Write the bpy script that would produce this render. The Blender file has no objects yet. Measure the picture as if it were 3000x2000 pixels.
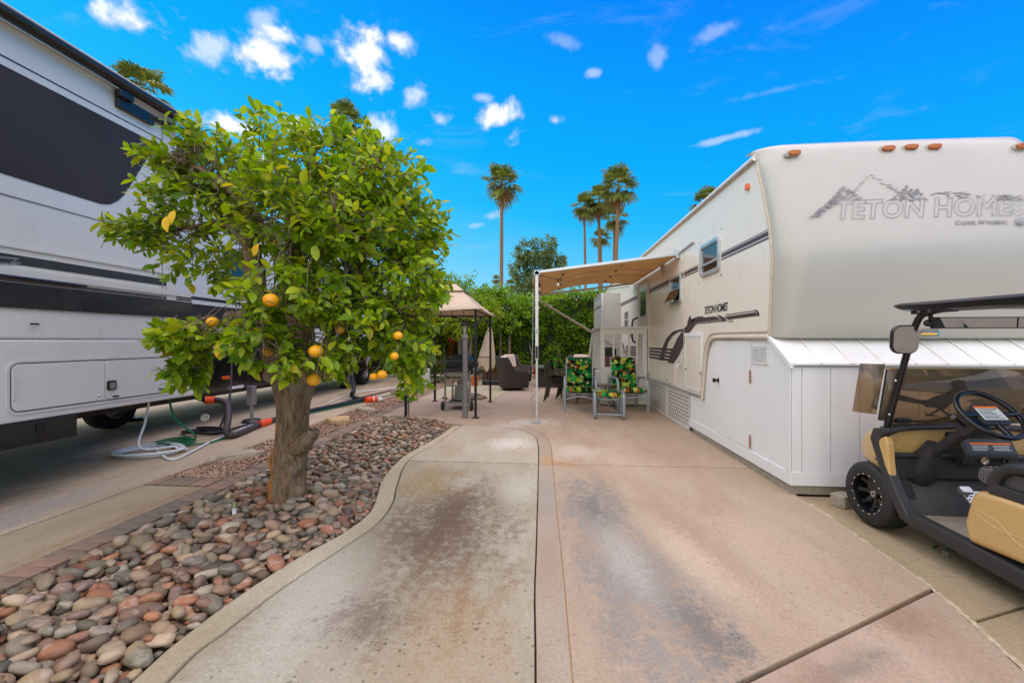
import bpy, bmesh, math, random
import numpy as np
from mathutils import Vector, Matrix, Euler, noise
R = random.Random(11)
rng = np.random.default_rng(5)
scene = bpy.context.scene
col = scene.collection
rad = math.radians

# ------------------------------------------------------------------ camera
CAM_H, FPX = 1.38, 1220.0
YAW = math.atan(97 / FPX)
cs, sn = math.cos(YAW), math.sin(YAW)
cam_d = bpy.data.cameras.new('camera')
cam = bpy.data.objects.new('camera', cam_d)
col.objects.link(cam)
cam.location = (0, 0, CAM_H)
cam.rotation_euler = (rad(90), 0, YAW)
cam_d.sensor_width = 36
cam_d.lens = 36 * FPX / 3000
cam_d.clip_start = 0.05
cam_d.clip_end = 3000
scene.camera = cam

# ------------------------------------------------------------------ light
SUN_EL, SUN_AZ = rad(66), rad(208)       # azimuth clockwise from +Y
EXPO = 1.68
scene.view_settings.view_transform = 'Standard'
scene.view_settings.look = 'None'
scene.view_settings.exposure = EXPO
scene.view_settings.gamma = 1
sun_d = bpy.data.lights.new('sun', 'SUN')
sun_d.energy = 1.75
sun_d.angle = rad(128)
sun_d.color = (1.0, 0.855, 0.64)
sun = bpy.data.objects.new('sun', sun_d)
col.objects.link(sun)
sdir = Vector((math.sin(SUN_AZ) * math.cos(SUN_EL), math.cos(SUN_AZ) * math.cos(SUN_EL), math.sin(SUN_EL)))
sun.rotation_euler = sdir.to_track_quat('Z', 'Y').to_euler()
sun.location = sdir * 50

# ------------------------------------------------------------------ pixel helpers (photo is 3000 x 2000)
def ray(px, py):
    a = (px - 1500) / FPX; b = (1000 - py) / FPX
    return a * cs - sn, a * sn + cs, b
def G(px, py, z=0.0):
    x, y, b = ray(px, py); t = (z - CAM_H) / b
    return Vector((x * t, y * t, z))
def onX(px, py, X):
    x, y, b = ray(px, py); t = X / x
    return Vector((X, y * t, CAM_H + b * t))
def onY(px, py, Y):
    x, y, b = ray(px, py); t = Y / y
    return Vector((x * t, Y, CAM_H + b * t))
def atd(px, py, d):
    x, y, b = ray(px, py)
    return Vector((x * d, y * d, CAM_H + b * d))

# ------------------------------------------------------------------ node helpers
def lin(c):
    return tuple(((v / 255) / 12.92 if v / 255 <= .04045 else ((v / 255 + .055) / 1.055) ** 2.4) for v in c)
class NT:
    def __init__(s, nt): s.nt = nt; s.n = nt.nodes; s.l = nt.links
    def new(s, t, **kw):
        n = s.n.new(t)
        for k, v in kw.items():
            if k == 'ins':
                for i, val in v.items(): s.put(n.inputs[i], val)
            else: setattr(n, k, v)
        return n
    def put(s, sock, val):
        if isinstance(val, bpy.types.NodeSocket): s.l.new(val, sock)
        elif isinstance(val, bpy.types.Node): s.l.new(val.outputs[0], sock)
        else: sock.default_value = val
    def math(s, op, a, b=0.0, c=0.0, clamp=False):
        n = s.n.new('ShaderNodeMath'); n.operation = op; n.use_clamp = clamp
        s.put(n.inputs[0], a); s.put(n.inputs[1], b); s.put(n.inputs[2], c)
        return n.outputs[0]
    def vmath(s, op, a, b=None, out=0):
        n = s.n.new('ShaderNodeVectorMath'); n.operation = op
        s.put(n.inputs[0], a)
        if b is not None: s.put(n.inputs[1], b)
        return n.outputs[out]
    def noise(s, vec, scale, detail=4, rough=.55, dist=0.0):
        n = s.n.new('ShaderNodeTexNoise')
        if vec is not None: s.put(n.inputs['Vector'], vec)
        n.inputs['Scale'].default_value = scale; n.inputs['Detail'].default_value = detail
        n.inputs['Roughness'].default_value = rough; n.inputs['Distortion'].default_value = dist
        return n.outputs['Fac']
    def ramp(s, fac, stops, interp='LINEAR'):
        n = s.n.new('ShaderNodeValToRGB'); n.color_ramp.interpolation = interp
        e = n.color_ramp.elements
        while len(e) < len(stops): e.new(0.5)
        for el, (p, c) in zip(e, stops):
            el.position = p
            el.color = (c, c, c, 1) if isinstance(c, (int, float)) else tuple(c) + (1,) if len(c) == 3 else c
        s.put(n.inputs[0], fac)
        return n.outputs[0]
    def mix(s, fac, a, b, mode='MIX'):
        n = s.n.new('ShaderNodeMix'); n.data_type = 'RGBA'; n.blend_type = mode
        s.put(n.inputs[0], fac)
        for i, v in ((6, a), (7, b)):
            if isinstance(v, (tuple, list)) and len(v) == 3: v = tuple(v) + (1,)
            s.put(n.inputs[i], v)
        return n.outputs[2]
    def sep(s, v):
        n = s.n.new('ShaderNodeSeparateXYZ'); s.put(n.inputs[0], v); return n.outputs
    def comb(s, x, y, z):
        n = s.n.new('ShaderNodeCombineXYZ')
        for i, v in enumerate((x, y, z)): s.put(n.inputs[i], v)
        return n.outputs[0]
    def smooth(s, v, a, b):
        n = s.n.new('ShaderNodeMapRange'); n.interpolation_type = 'SMOOTHSTEP'
        s.put(n.inputs[0], v); n.inputs[1].default_value = a; n.inputs[2].default_value = b
        return n.outputs[0]

# ------------------------------------------------------------------ world: sky with clouds
world = bpy.data.worlds.new('World'); scene.world = world; world.use_nodes = True
w = NT(world.node_tree); w.n.clear()
tc = w.new('ShaderNodeTexCoord'); dirv = w.vmath('NORMALIZE', tc.outputs['Generated'])
dz = w.sep(dirv)[2]; dx = w.sep(dirv)[0]
SKYK = 0.315
def sk(*c): return tuple(v * SKYK for v in lin(c))
grad = w.ramp(w.math('ADD', dz, w.math('MULTIPLY', dx, 0.20)), [
    (0.0, sk(170, 226, 253)), (0.06, sk(140, 219, 255)), (0.16, sk(92, 207, 255)), (0.28, sk(30, 190, 255)),
    (0.40, sk(0, 176, 255)), (0.53, sk(0, 160, 255)), (0.73, sk(0, 120, 255)), (0.9, sk(0, 108, 245))])
nish = w.new('ShaderNodeTexSky', sky_type='NISHITA', sun_disc=False, sun_elevation=SUN_EL, sun_rotation=SUN_AZ)
nisk = w.vmath('MULTIPLY', nish.outputs[0], (0.03, 0.03, 0.03))
sky = w.mix(0.03, grad, nisk)
n1 = w.noise(dirv, 11, 9, .60, .4); n2 = w.noise(dirv, 34, 5, .55, .3)
nz = w.math('ADD', w.math('MULTIPLY', w.math('SUBTRACT', n1, .5), 3.6), w.math('MULTIPLY', w.math('SUBTRACT', n2, .5), 1.5))
dens = None
#        px, py, half-width, half-height, tilt deg, weight
CL = [(380, 55, 95, 62, 10, 1.1), (780, 160, 125, 62, 12, 1.15), (620, 140, 85, 38, 35, .6), (765, 62, 45, 28, 20, .45), (920, 135, 35, 24, 0, .45), (1065, 150, 105, 80, 25, 1.3),
      (1165, 125, 50, 45, 30, .9), (1120, 230, 40, 20, 40, .55), (1215, 290, 45, 30, 45, .6), (690, 370, 115, 36, 0, 1.1), (860, 370, 70, 26, 0, .85),
      (1120, 390, 85, 40, 5, .8), (1455, 342, 78, 34, 15, .9), (1500, 400, 40, 22, 25, .6), (1290, 350, 40, 22, 0, .6), (1415, 285, 35, 14, 0, .5),
      (1240, 415, 35, 18, 0, .45), (1625, 352, 30, 18, 0, .6), (1930, 165, 34, 40, -35, .32), (2090, 100, 80, 22, 12, .28), (1745, 215, 32, 13, 0, .4),
      (2110, 408, 100, 10, 3, .4), (1445, 630, 36, 18, 15, .4), (1400, 660, 30, 8, 10, .3), (770, 480, 90, 34, 0, .9), (2280, 265, 150, 12, -4, .16), (1650, 120, 70, 20, -20, .25)]
for (px, py, rw, rh, tilt, wt) in CL:
    D = Vector(ray(px, py)); dl = D.length; D.normalize()
    rt = D.cross(Vector((0, 0, 1))).normalized(); up = rt.cross(D)
    ca, sa = math.cos(rad(tilt)), math.sin(rad(tilt))
    r2, u2 = rt * ca + up * sa, up * ca - rt * sa
    m = Matrix((r2, u2, -D)).transposed()
    mp = w.new('ShaderNodeMapping', vector_type='TEXTURE')
    w.put(mp.inputs[0], dirv)
    mp.inputs[1].default_value = D; mp.inputs[2].default_value = m.to_euler()
    mp.inputs[3].default_value = (rw * 1.36 / FPX / dl, rh * 1.5 / FPX / dl, .5)
    d = w.vmath('LENGTH', mp.outputs[0], out=1)
    v = w.math('ADD', w.math('SUBTRACT', 0.72, d), w.math('MULTIPLY', nz, .62))
    v = w.math('MULTIPLY', w.smooth(v, -.05, 0.62), min(wt, 1.0))
    dens = v if dens is None else w.math('MAXIMUM', dens, v)
# thin high wisps all over the sky
st = w.new('ShaderNodeMapping', vector_type='POINT'); w.put(st.inputs[0], dirv)
st.inputs[2].default_value = (0, 0, rad(35)); st.inputs[3].default_value = (2.2, 7, 9)
wisp = w.math('MULTIPLY', w.smooth(w.noise(st.outputs[0], 1.6, 9, .64, .8), .56, .86), .22)
low = w.math('MULTIPLY', w.smooth(dz, .30, .02), .10)
cd = w.math('MAXIMUM', dens, w.math('ADD', wisp, low), clamp=True)
shade = w.ramp(w.math('ADD', w.math('MULTIPLY', n1, .5), w.math('MULTIPLY', dens, .45)), [(0.25, sk(215, 225, 240)), (0.6, tuple(SKYK * 1.1 for _ in range(3)))])
skyc = w.mix(cd, sky, shade)
bg = w.new('ShaderNodeBackground'); w.put(bg.inputs[0], skyc); bg.inputs[1].default_value = 1.0
out = w.new('ShaderNodeOutputWorld'); w.l.new(bg.outputs[0], out.inputs[0])

# ------------------------------------------------------------------ materials
MATS = {}
def mat(name, c, rough=.55, metal=0.0, var=.10, scale=5.0, bump=0.0, bscale=60.0, coat=0.0, spec=.5, c2=None, grime=0.0, stretch=None, emit=None):
    if name in MATS: return MATS[name]
    m = bpy.data.materials.new(name); m.use_nodes = True
    t = NT(m.node_tree); b = t.n['Principled BSDF']
    co = t.new('ShaderNodeTexCoord').outputs['Object']
    if stretch: co = t.vmath('MULTIPLY', co, stretch)
    nf = t.noise(co, scale, 5, .6)
    base = lin(c)
    hi = lin(c2) if c2 else tuple(min(1, v * (1 + var)) for v in base)
    lo = tuple(v * (1 - var) for v in base)
    cc = t.ramp(nf, [(.3, lo), (.7, hi)])
    if grime:
        g = t.math('ADD', t.smooth(t.noise(t.vmath('MULTIPLY', co, (1.0, 1.0, .25)), 7, 6, .65), .48, .8), t.math('MULTIPLY', t.smooth(t.noise(t.vmath('MULTIPLY', co, (14.0, 14.0, .8)), 1.5, 5, .6), .52, .8), .8), clamp=True)
        cc = t.mix(t.math('MULTIPLY', g, grime), cc, lin((110, 98, 82)))
    t.put(b.inputs['Base Color'], cc)
    t.put(b.inputs['Roughness'], t.ramp(t.noise(co, scale * 2.3, 4), [(.3, max(0, rough - .07)), (.7, min(1, rough + .07))]))
    b.inputs['Metallic'].default_value = metal
    b.inputs['Specular IOR Level'].default_value = spec
    b.inputs['Coat Weight'].default_value = coat; b.inputs['Coat Roughness'].default_value = .06
    if bump:
        bp = t.new('ShaderNodeBump'); bp.inputs['Strength'].default_value = bump; bp.inputs['Distance'].default_value = .01
        t.put(bp.inputs['Height'], t.noise(co, bscale, 5, .6)); t.put(b.inputs['Normal'], bp.outputs[0])
    MATS[name] = m
    return m
def glassm(name, c, alpha_mix=.5, rough=.02):
    """tinted sheet: part clear tinted, part glossy reflection"""
    m = bpy.data.materials.new(name); m.use_nodes = True; t = NT(m.node_tree); t.n.clear()
    tr = t.new('ShaderNodeBsdfTransparent'); tr.inputs[0].default_value = lin(c) + (1,)
    gl = t.new('ShaderNodeBsdfGlossy'); gl.inputs['Roughness'].default_value = rough
    fr = t.new('ShaderNodeFresnel'); fr.inputs[0].default_value = 1.45
    mx = t.new('ShaderNodeMixShader'); t.put(mx.inputs[0], fr.outputs[0]); t.l.new(tr.outputs[0], mx.inputs[1]); t.l.new(gl.outputs[0], mx.inputs[2])
    df = t.new('ShaderNodeBsdfDiffuse'); df.inputs[0].default_value = lin(c) + (1,)
    m2 = t.new('ShaderNodeMixShader'); m2.inputs[0].default_value = alpha_mix
    t.l.new(mx.outputs[0], m2.inputs[1]); t.l.new(df.outputs[0], m2.inputs[2])
    o = t.new('ShaderNodeOutputMaterial'); t.l.new(m2.outputs[0], o.inputs[0])
    MATS[name] = m
    return m
def leafm(name, cols, trans=.4, rough=.35, patch=0.0):
    m = bpy.data.materials.new(name); m.use_nodes = True; t = NT(m.node_tree); t.n.clear()
    ge = t.new('ShaderNodeNewGeometry'); oi = t.new('ShaderNodeObjectInfo')
    r = t.math('FRACT', t.math('ADD', ge.outputs['Random Per Island'], t.math('MULTIPLY', oi.outputs['Random'], 7.31)))
    k = len(cols)
    cc = t.ramp(r, [(i / (k - 1) if k > 1 else 0, lin(c)) for i, c in enumerate(cols)])
    co = t.new('ShaderNodeTexCoord').outputs['Object']
    cc = t.mix(1.0, cc, t.ramp(t.noise(co, 1.6, 3), [(.3, .72), (.7, 1.2)]), 'MULTIPLY')
    if patch:
        cc = t.mix(t.math('MULTIPLY', t.smooth(t.noise(co, .45, 3), .52, .68), patch), cc, lin((175, 178, 20)))
    b = t.new('ShaderNodeBsdfPrincipled'); t.put(b.inputs['Base Color'], cc); b.inputs['Roughness'].default_value = rough
    b.inputs['Specular IOR Level'].default_value = .35
    tl = t.new('ShaderNodeBsdfTranslucent'); t.put(tl.inputs[0], t.mix(1.0, cc, (1.25, 1.2, .35), 'MULTIPLY'))
    mx = t.new('ShaderNodeMixShader'); mx.inputs[0].default_value = trans
    t.l.new(b.outputs[0], mx.inputs[1]); t.l.new(tl.outputs[0], mx.inputs[2])
    o = t.new('ShaderNodeOutputMaterial'); t.l.new(mx.outputs[0], o.inputs[0])
    MATS[name] = m
    return m

# ------------------------------------------------------------------ mesh helpers
class B:
    """collects geometry; build() links it as one mesh object"""
    def __init__(s): s.v = []; s.f = []; s.m = []
    def add(s, vs, fs, m=0):
        o = len(s.v); s.v += [tuple(p) for p in vs]; s.f += [tuple(i + o for i in f) for f in fs]; s.m += [m] * len(fs)
        return s
    def box(s, x0, x1, y0, y1, z0, z1, m=0):
        v = [(x, y, z) for z in (z0, z1) for y in (y0, y1) for x in (x0, x1)]
        return s.add(v, [(0, 2, 3, 1), (4, 5, 7, 6), (0, 1, 5, 4), (2, 6, 7, 3), (0, 4, 6, 2), (1, 3, 7, 5)], m)
    def obox(s, c, size, rot, m=0):
        M = rot if isinstance(rot, Matrix) else Euler(rot).to_matrix()
        h = [q / 2 for q in size]; c = Vector(c)
        v = [c + M @ Vector((x * h[0], y * h[1], z * h[2])) for z in (-1, 1) for y in (-1, 1) for x in (-1, 1)]
        return s.add(v, [(0, 2, 3, 1), (4, 5, 7, 6), (0, 1, 5, 4), (2, 6, 7, 3), (0, 4, 6, 2), (1, 3, 7, 5)], m)
    def loft(s, rings, closed=True, cap=True, m=0, loop=False):
        n = len(rings[0]); o = len(s.v); k = len(rings)
        for r in rings: s.v += [tuple(p) for p in r]
        F = []
        for i in range(k if loop else k - 1):
            a, b2 = o + i * n, o + ((i + 1) % k) * n
            for j in range(n if closed else n - 1):
                q = (j + 1) % n
                F.append((a + j, a + q, b2 + q, b2 + j))
        if cap and closed and not loop:
            F.append(tuple(o + j for j in reversed(range(n)))); F.append(tuple(o + (k - 1) * n + j for j in range(n)))
        s.f += F; s.m += [m] * len(F)
        return s
    def tube(s, pts, r, n=8, closed=False, cap=True, m=0, flat=None):
        P = [Vector(p) for p in pts]; k = len(P); rings = []
        up = Vector((0, 0, 1)); prev = None
        for i in range(k):
            if closed: t = P[(i + 1) % k] - P[i - 1]
            else: t = P[min(i + 1, k - 1)] - P[max(i - 1, 0)]
            t.normalize()
            if prev is None:
                a = t.cross(up)
                if a.length < .05: a = t.cross(Vector((1, 0, 0)))
                a.normalize()
            else:
                a = prev - t * prev.dot(t); a.normalize()
            prev = a; b2 = t.cross(a)
            rr = r[i] if isinstance(r, (list, tuple)) else r
            fl = flat or (1, 1)
            rings.append([P[i] + (a * math.cos(2 * math.pi * j / n) * fl[0] + b2 * math.sin(2 * math.pi * j / n) * fl[1]) * rr for j in range(n)])
        return s.loft(rings, True, cap, m, loop=closed)
    def lathe(s, prof, n=24, M=Matrix(), m=0, closed=False):
        rings = [[M @ Vector((r * math.cos(2 * math.pi * j / n), r * math.sin(2 * math.pi * j / n), z)) for j in range(n)] for r, z in prof]
        return s.loft(rings, True, not closed, m, loop=closed)
    def prism(s, poly, vec, m=0):
        n = len(poly); vec = Vector(vec); P = [Vector(p) for p in poly]
        return s.add(P + [p + vec for p in P], [tuple(range(n))] + [tuple(n + i for i in reversed(range(n)))] +
                     [((i + 1) % n, i, n + i, n + (i + 1) % n) for i in range(n)], m)
    def ball(s, c, rx, ry=None, rz=None, nu=14, nv=9, m=0, rot=None):
        ry = ry or rx; rz = rz or rx; c = Vector(c); rings = []
        for i in range(nv + 1):
            ph = -math.pi / 2 + math.pi * (i * .98 + .01 * nv) / nv
            ring = [Vector((rx * math.cos(ph) * math.cos(2 * math.pi * j / nu), ry * math.cos(ph) * math.sin(2 * math.pi * j / nu), rz * math.sin(ph))) for j in range(nu)]
            rings.append([c + (rot @ p if rot else p) for p in ring])
        return s.loft(rings, True, True, m)
    def build(s, name, mats, parent=None, smooth=None, bevel=0.0, seg=2, uv=None):
        me = bpy.data.meshes.new(name)
        me.from_pydata(s.v, [], s.f)
        bm = bmesh.new(); bm.from_mesh(me); bmesh.ops.recalc_face_normals(bm, faces=bm.faces); bm.to_mesh(me); bm.free()
        ml = mats if isinstance(mats, (list, tuple)) else [mats]
        for x in ml: me.materials.append(MATS[x] if isinstance(x, str) else x)
        if len(ml) > 1: me.polygons.foreach_set('material_index', s.m)
        if smooth is not None:
            me.polygons.foreach_set('use_smooth', [True] * len(me.polygons)); me.set_sharp_from_angle(angle=rad(smooth))
        me.update()
        o = bpy.data.objects.new(name, me); col.objects.link(o)
        if bevel:
            bv = o.modifiers.new('bevel', 'BEVEL'); bv.width = bevel; bv.segments = seg; bv.limit_method = 'ANGLE'; bv.angle_limit = rad(40)
        if parent: put(o, parent)
        return o
def put(o, parent):
    o.parent = parent
    o.matrix_parent_inverse = Matrix.Translation(parent.location).inverted() if parent.type == 'EMPTY' else Matrix.Identity(4)
    return o
def tag(o, label=None, cat=None, group=None, kind=None):
    if label: o['label'] = label
    if cat: o['category'] = cat
    if group: o['group'] = group
    if kind: o['kind'] = kind
    return o
def thing(name, loc, label, cat, group=None):
    e = bpy.data.objects.new(name, None); col.objects.link(e); e.location = loc; e.empty_display_size = .2
    return tag(e, label, cat, group)
def copy_tree(o, parent=None):
    c = o.copy(); col.objects.link(c)
    if parent: c.parent = parent
    for ch in list(o.children): copy_tree(ch, c)
    return c
def rawmesh(name, V, F, mats, parent=None, smooth=False):
    """V (n,3) array, F (k,3) or (k,4) array"""
    me = bpy.data.meshes.new(name); k = F.shape[1]
    me.vertices.add(len(V)); me.vertices.foreach_set('co', V.astype(np.float32).ravel())
    me.loops.add(F.size); me.loops.foreach_set('vertex_index', F.astype(np.int32).ravel())
    me.polygons.add(len(F)); me.polygons.foreach_set('loop_start', np.arange(0, F.size, k, dtype=np.int32))
    me.update(calc_edges=True)
    if smooth: me.polygons.foreach_set('use_smooth', [True] * len(F))
    for x in (mats if isinstance(mats, (list, tuple)) else [mats]): me.materials.append(MATS[x])
    o = bpy.data.objects.new(name, me); col.objects.link(o)
    if parent: put(o, parent)
    return o
def crom(pts, k=8, closed=False):
    P = [Vector(p) for p in pts]; n = len(P); res = []
    for i in range(n if closed else n - 1):
        p0 = P[(i - 1) % n] if closed or i > 0 else P[0] * 2 - P[1]
        p1 = P[i]; p2 = P[(i + 1) % n]
        p3 = P[(i + 2) % n] if closed or i < n - 2 else P[-1] * 2 - P[-2]
        for j in range(k):
            t = j / k
            res.append(.5 * ((2 * p1) + (p2 - p0) * t + (2 * p0 - 5 * p1 + 4 * p2 - p3) * t * t + (3 * p1 - p0 - 3 * p2 + p3) * t ** 3))
    if not closed: res.append(P[-1])
    return res
def rrect(a0, a1, b0, b1, r, n=5):
    """rounded rectangle outline as (a, b) pairs"""
    o = []
    for (ca, cb, s0) in ((a1 - r, b1 - r, 0), (a0 + r, b1 - r, 90), (a0 + r, b0 + r, 180), (a1 - r, b0 + r, 270)):
        for i in range(n + 1):
            t = rad(s0 + 90 * i / n); o.append((ca + r * math.cos(t), cb + r * math.sin(t)))
    return o
def text_mesh(body, size, shear=0.0, outline=0.0, spacing=1.0, depth=0.0, xscale=1.0, align='LEFT', offset=0.0):
    cu = bpy.data.curves.new('lettering', 'FONT'); cu.body = body; cu.size = size; cu.shear = shear; cu.space_character = spacing
    cu.align_x = align; cu.extrude = depth; cu.resolution_u = 3; cu.offset = offset
    if outline:
        cu.fill_mode = 'NONE' if hasattr(cu, 'fill_mode') else cu.fill_mode
        cu.bevel_depth = outline; cu.bevel_resolution = 0
    o = bpy.data.objects.new('lettering', cu); col.objects.link(o)
    dg = bpy.context.evaluated_depsgraph_get(); dg.update()
    me = bpy.data.meshes.new_from_object(o.evaluated_get(dg))
    bpy.data.objects.remove(o); bpy.data.curves.remove(cu)
    for v in me.vertices: v.co.x *= xscale
    return me
def lettering(name, me, M, m, parent):
    me.transform(M); me.materials.clear(); me.materials.append(MATS[m])
    o = bpy.data.objects.new(name, me); col.objects.link(o)
    if parent: put(o, parent)
    return o

# ================================================================== GROUND
def concrete(name, base, dark, blotches, pit=.5, fine=.10, rough=.8):
    """blotches: (colour, x, y, rx, ry, strength, threshold softness) stains of their own shape in metres"""
    m = bpy.data.materials.new(name); m.use_nodes = True; t = NT(m.node_tree); b = t.n['Principled BSDF']
    co = t.new('ShaderNodeTexCoord').outputs['Object']
    cs_ = t.vmath('MULTIPLY', co, (1.0, .42, 1.0))
    cc = t.ramp(t.noise(cs_, 1.6, 8, .68, .4), [(.3, lin(dark)), (.68, lin(base))])
    nn = t.noise(cs_, 4.0, 9, .72, .6)
    nf = t.noise(co, 17, 7, .72)
    nh = t.noise(co, 75, 5, .75)
    for (c, x, y, rx, ry, st_, rot) in blotches:
        mp = t.new('ShaderNodeMapping', vector_type='TEXTURE'); t.put(mp.inputs[0], co)
        mp.inputs[1].default_value = (x, y, 0); mp.inputs[2].default_value = (0, 0, rad(rot)); mp.inputs[3].default_value = (rx, ry, 1)
        d = t.vmath('LENGTH', mp.outputs[0], out=1)
        v = t.math('ADD', t.math('SUBTRACT', 1.0, d), t.math('MULTIPLY', t.math('SUBTRACT', nn, .5), 2.2))
        v = t.math('ADD', v, t.math('MULTIPLY', t.math('SUBTRACT', nf, .5), 2.0))
        v = t.math('ADD', v, t.math('MULTIPLY', t.math('SUBTRACT', nh, .5), 1.3))
        cc = t.mix(t.math('MULTIPLY', t.smooth(v, 0, .9), st_), cc, lin(c))
    cc = t.mix(1.0, cc, t.ramp(t.noise(co, 60, 5, .75), [(.28, 1 - fine * 2.6), (.72, 1 + fine * 1.4)]), 'MULTIPLY')
    nd = t.vmath('ADD', co, t.vmath('MULTIPLY', t.comb(nf, t.noise(co, 25, 3), 0), (.03, .03, 0)))
    vo = t.new('ShaderNodeTexVoronoi'); vo.voronoi_dimensions = '2D'; t.put(vo.inputs['Vector'], nd); vo.inputs['Scale'].default_value = 24
    dens = t.smooth(t.noise(co, 2.0, 4), .40, .62)
    rsel = t.math('GREATER_THAN', t.sep(vo.outputs['Color'])[0], .45)
    vs = t.math('MULTIPLY', t.sep(vo.outputs['Color'])[1], .22)
    pitm = t.math('MULTIPLY', t.math('MULTIPLY', t.math('LESS_THAN', vo.outputs['Distance'], vs), rsel), dens)
    cc = t.mix(t.math('MULTIPLY', pitm, pit), cc, lin((70, 58, 45)))
    t.put(b.inputs['Base Color'], cc); t.put(b.inputs['Roughness'], t.ramp(nn, [(.3, rough - .12), (.7, rough + .08)]))
    b.inputs['Specular IOR Level'].default_value = .35
    bp = t.new('ShaderNodeBump'); bp.inputs['Strength'].default_value = .35; bp.inputs['Distance'].default_value = .006
    t.put(bp.inputs['Height'], t.math('SUBTRACT', t.math('ADD', t.noise(co, 90, 5, .7), t.math('MULTIPLY', nn, .8)), t.math('MULTIPLY', pitm, 1.6)))
    t.put(b.inputs['Normal'], bp.outputs[0]); MATS[name] = m
    return m
concrete('conc_drive', (178, 170, 147), (150, 138, 110), [
    ((104, 82, 60), -.78, 3.1, .72, 1.45, .88, 8), ((168, 142, 94), -1.15, 4.1, .45, .9, .6, 12), ((172, 138, 98), -.45, 1.9, .5, .8, .45, 0), ((192, 184, 166), -1.25, 2.1, .4, 1.0, .6, 10),
    ((96, 78, 62), -.8, 3.3, .3, .6, .6, 0), ((104, 88, 72), -.85, 2.0, .28, .3, .6, 20), ((194, 187, 170), -.25, 4.0, .22, .7, .6, 0),
    ((150, 130, 95), -1.1, 4.3, .5, .35, .6, 0)], pit=.65)
concrete('conc_far_drive', (186, 176, 154), (166, 150, 124), [((215, 208, 192), -.5, 5.6, .4, .5, .7, 0), ((160, 142, 108), -1.2, 5.3, .3, .7, .6, 0)], pit=.5)
concrete('conc_pink', (182, 161, 136), (162, 138, 112), [
    ((128, 124, 116), .42, 3.6, .36, 1.1, .9, 4), ((136, 132, 124), .55, 2.4, .5, 1.2, .92, 14), ((92, 88, 82), .40, 3.3, .16, .7, .6, 4), ((94, 90, 84), .72, 2.1, .24, .5, .55, 20), ((184, 176, 160), .5, 2.7, .2, 1.0, .6, 10),
    ((160, 130, 106), 1.0, 3.2, .2, 1.3, .6, 10), ((198, 176, 148), .95, 2.75, .22, .7, .7, 12), ((194, 170, 144), 1.6, 3.0, .6, .8, .5, 0), ((182, 120, 50), .28, 4.66, .22, .05, .7, 0)], pit=.35)
concrete('conc_patio', (186, 164, 140), (166, 140, 114), [
    ((198, 184, 164), .35, 5.3, .5, .5, .7, 0), ((204, 194, 178), -.3, 7.1, .8, .4, .7, 20), ((190, 170, 150), -1.8, 8.2, 1.4, .8, .7, 0), ((182, 120, 50), .2, 4.78, .18, .05, .7, 0),
    ((178, 160, 142), -1, 10.8, 1.6, 2, .6, 0), ((186, 168, 152), -1.5, 12.4, 1.2, 1.4, .7, 0)], pit=.25)
concrete('conc_band', (176, 158, 136), (154, 136, 114), [((152, 146, 132), .02, 3.7, .2, .8, .7, 0), ((200, 186, 170), -.6, 6.8, .5, .3, .7, 0), ((186, 140, 80), .0, 4.9, .15, .3, .6, 0), ((160, 136, 114), .03, 2.6, .12, .5, .6, 0)], pit=.2)
concrete('conc_low', (182, 160, 138), (158, 134, 112), [((150, 122, 98), 1.75, 2.2, .3, .18, .8, 30), ((126, 118, 104), 1.25, 1.85, .5, .09, .7, 28), ((156, 126, 104), 1.1, 1.75, .25, .2, .6, 20)], pit=.2)
concrete('conc_kerb', (192, 180, 152), (160, 146, 112), [], pit=.15)
concrete('conc_cart', (176, 157, 124), (148, 128, 98), [((112, 96, 74), 2.7, 2.5, .4, .5, .5, 0)], pit=.3)
concrete('conc_pad', (198, 178, 148), (164, 144, 116), [((122, 108, 92), -4.6, 3.0, .6, 1.0, .6, 0), ((170, 112, 60), -3.95, 5.9, .06, .3, .5, 0), ((164, 158, 150), -4.2, 3.0, .3, 1.2, .6, 0)], pit=.1)
concrete('conc_tan', (180, 162, 130), (156, 138, 108), [((150, 118, 82), -3.3, 3.0, .1, 1.2, .6, 0)], pit=.1)
mat('joint_dirt', (96, 80, 62), .95, var=.3, scale=20)
mat('soil', (104, 86, 68), .95, var=.3, scale=14, bump=.5)
mat('ground_dirt', (176, 158, 134), .95, var=.18, scale=2.5, bump=.4)

gr = B().add([(-400, -150, -.14), (400, -150, -.14), (400, 700, -.14), (-400, 700, -.14)], [(0, 1, 2, 3)]).build('ground', 'ground_dirt')
tag(gr, 'dusty beige ground spreading around the concrete pads', 'ground', kind='structure')

def slab(poly, m, parent, name='slab', z1=0.0, z0=-.09, bevel=.006):
    P = [(p[0], p[1], z0) for p in poly]
    return B().prism(P, (0, 0, z1 - z0)).build(name, m, parent, bevel=bevel, seg=2)
def inset(poly, d):
    """shrink a polygon (list of xy) by d for the joint gap"""
    n = len(poly); A = sum(poly[i][0] * poly[(i + 1) % n][1] - poly[(i + 1) % n][0] * poly[i][1] for i in range(n)); sg = 1 if A > 0 else -1
    res = []
    for i in range(n):
        p0, p1, p2 = Vector(poly[i - 1][:2]), Vector(poly[i][:2]), Vector(poly[(i + 1) % n][:2])
        e1, e2 = (p1 - p0), (p2 - p1)
        if e1.length < 1e-6 or e2.length < 1e-6: res.append(p1); continue
        e1.normalize(); e2.normalize()
        n1 = Vector((-e1.y, e1.x)) * sg; n2 = Vector((-e2.y, e2.x)) * sg
        b = n1 + n2; k = max(.35, 1 + n1.dot(n2))
        res.append(p1 + b * (d / k))
    return res

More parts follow.
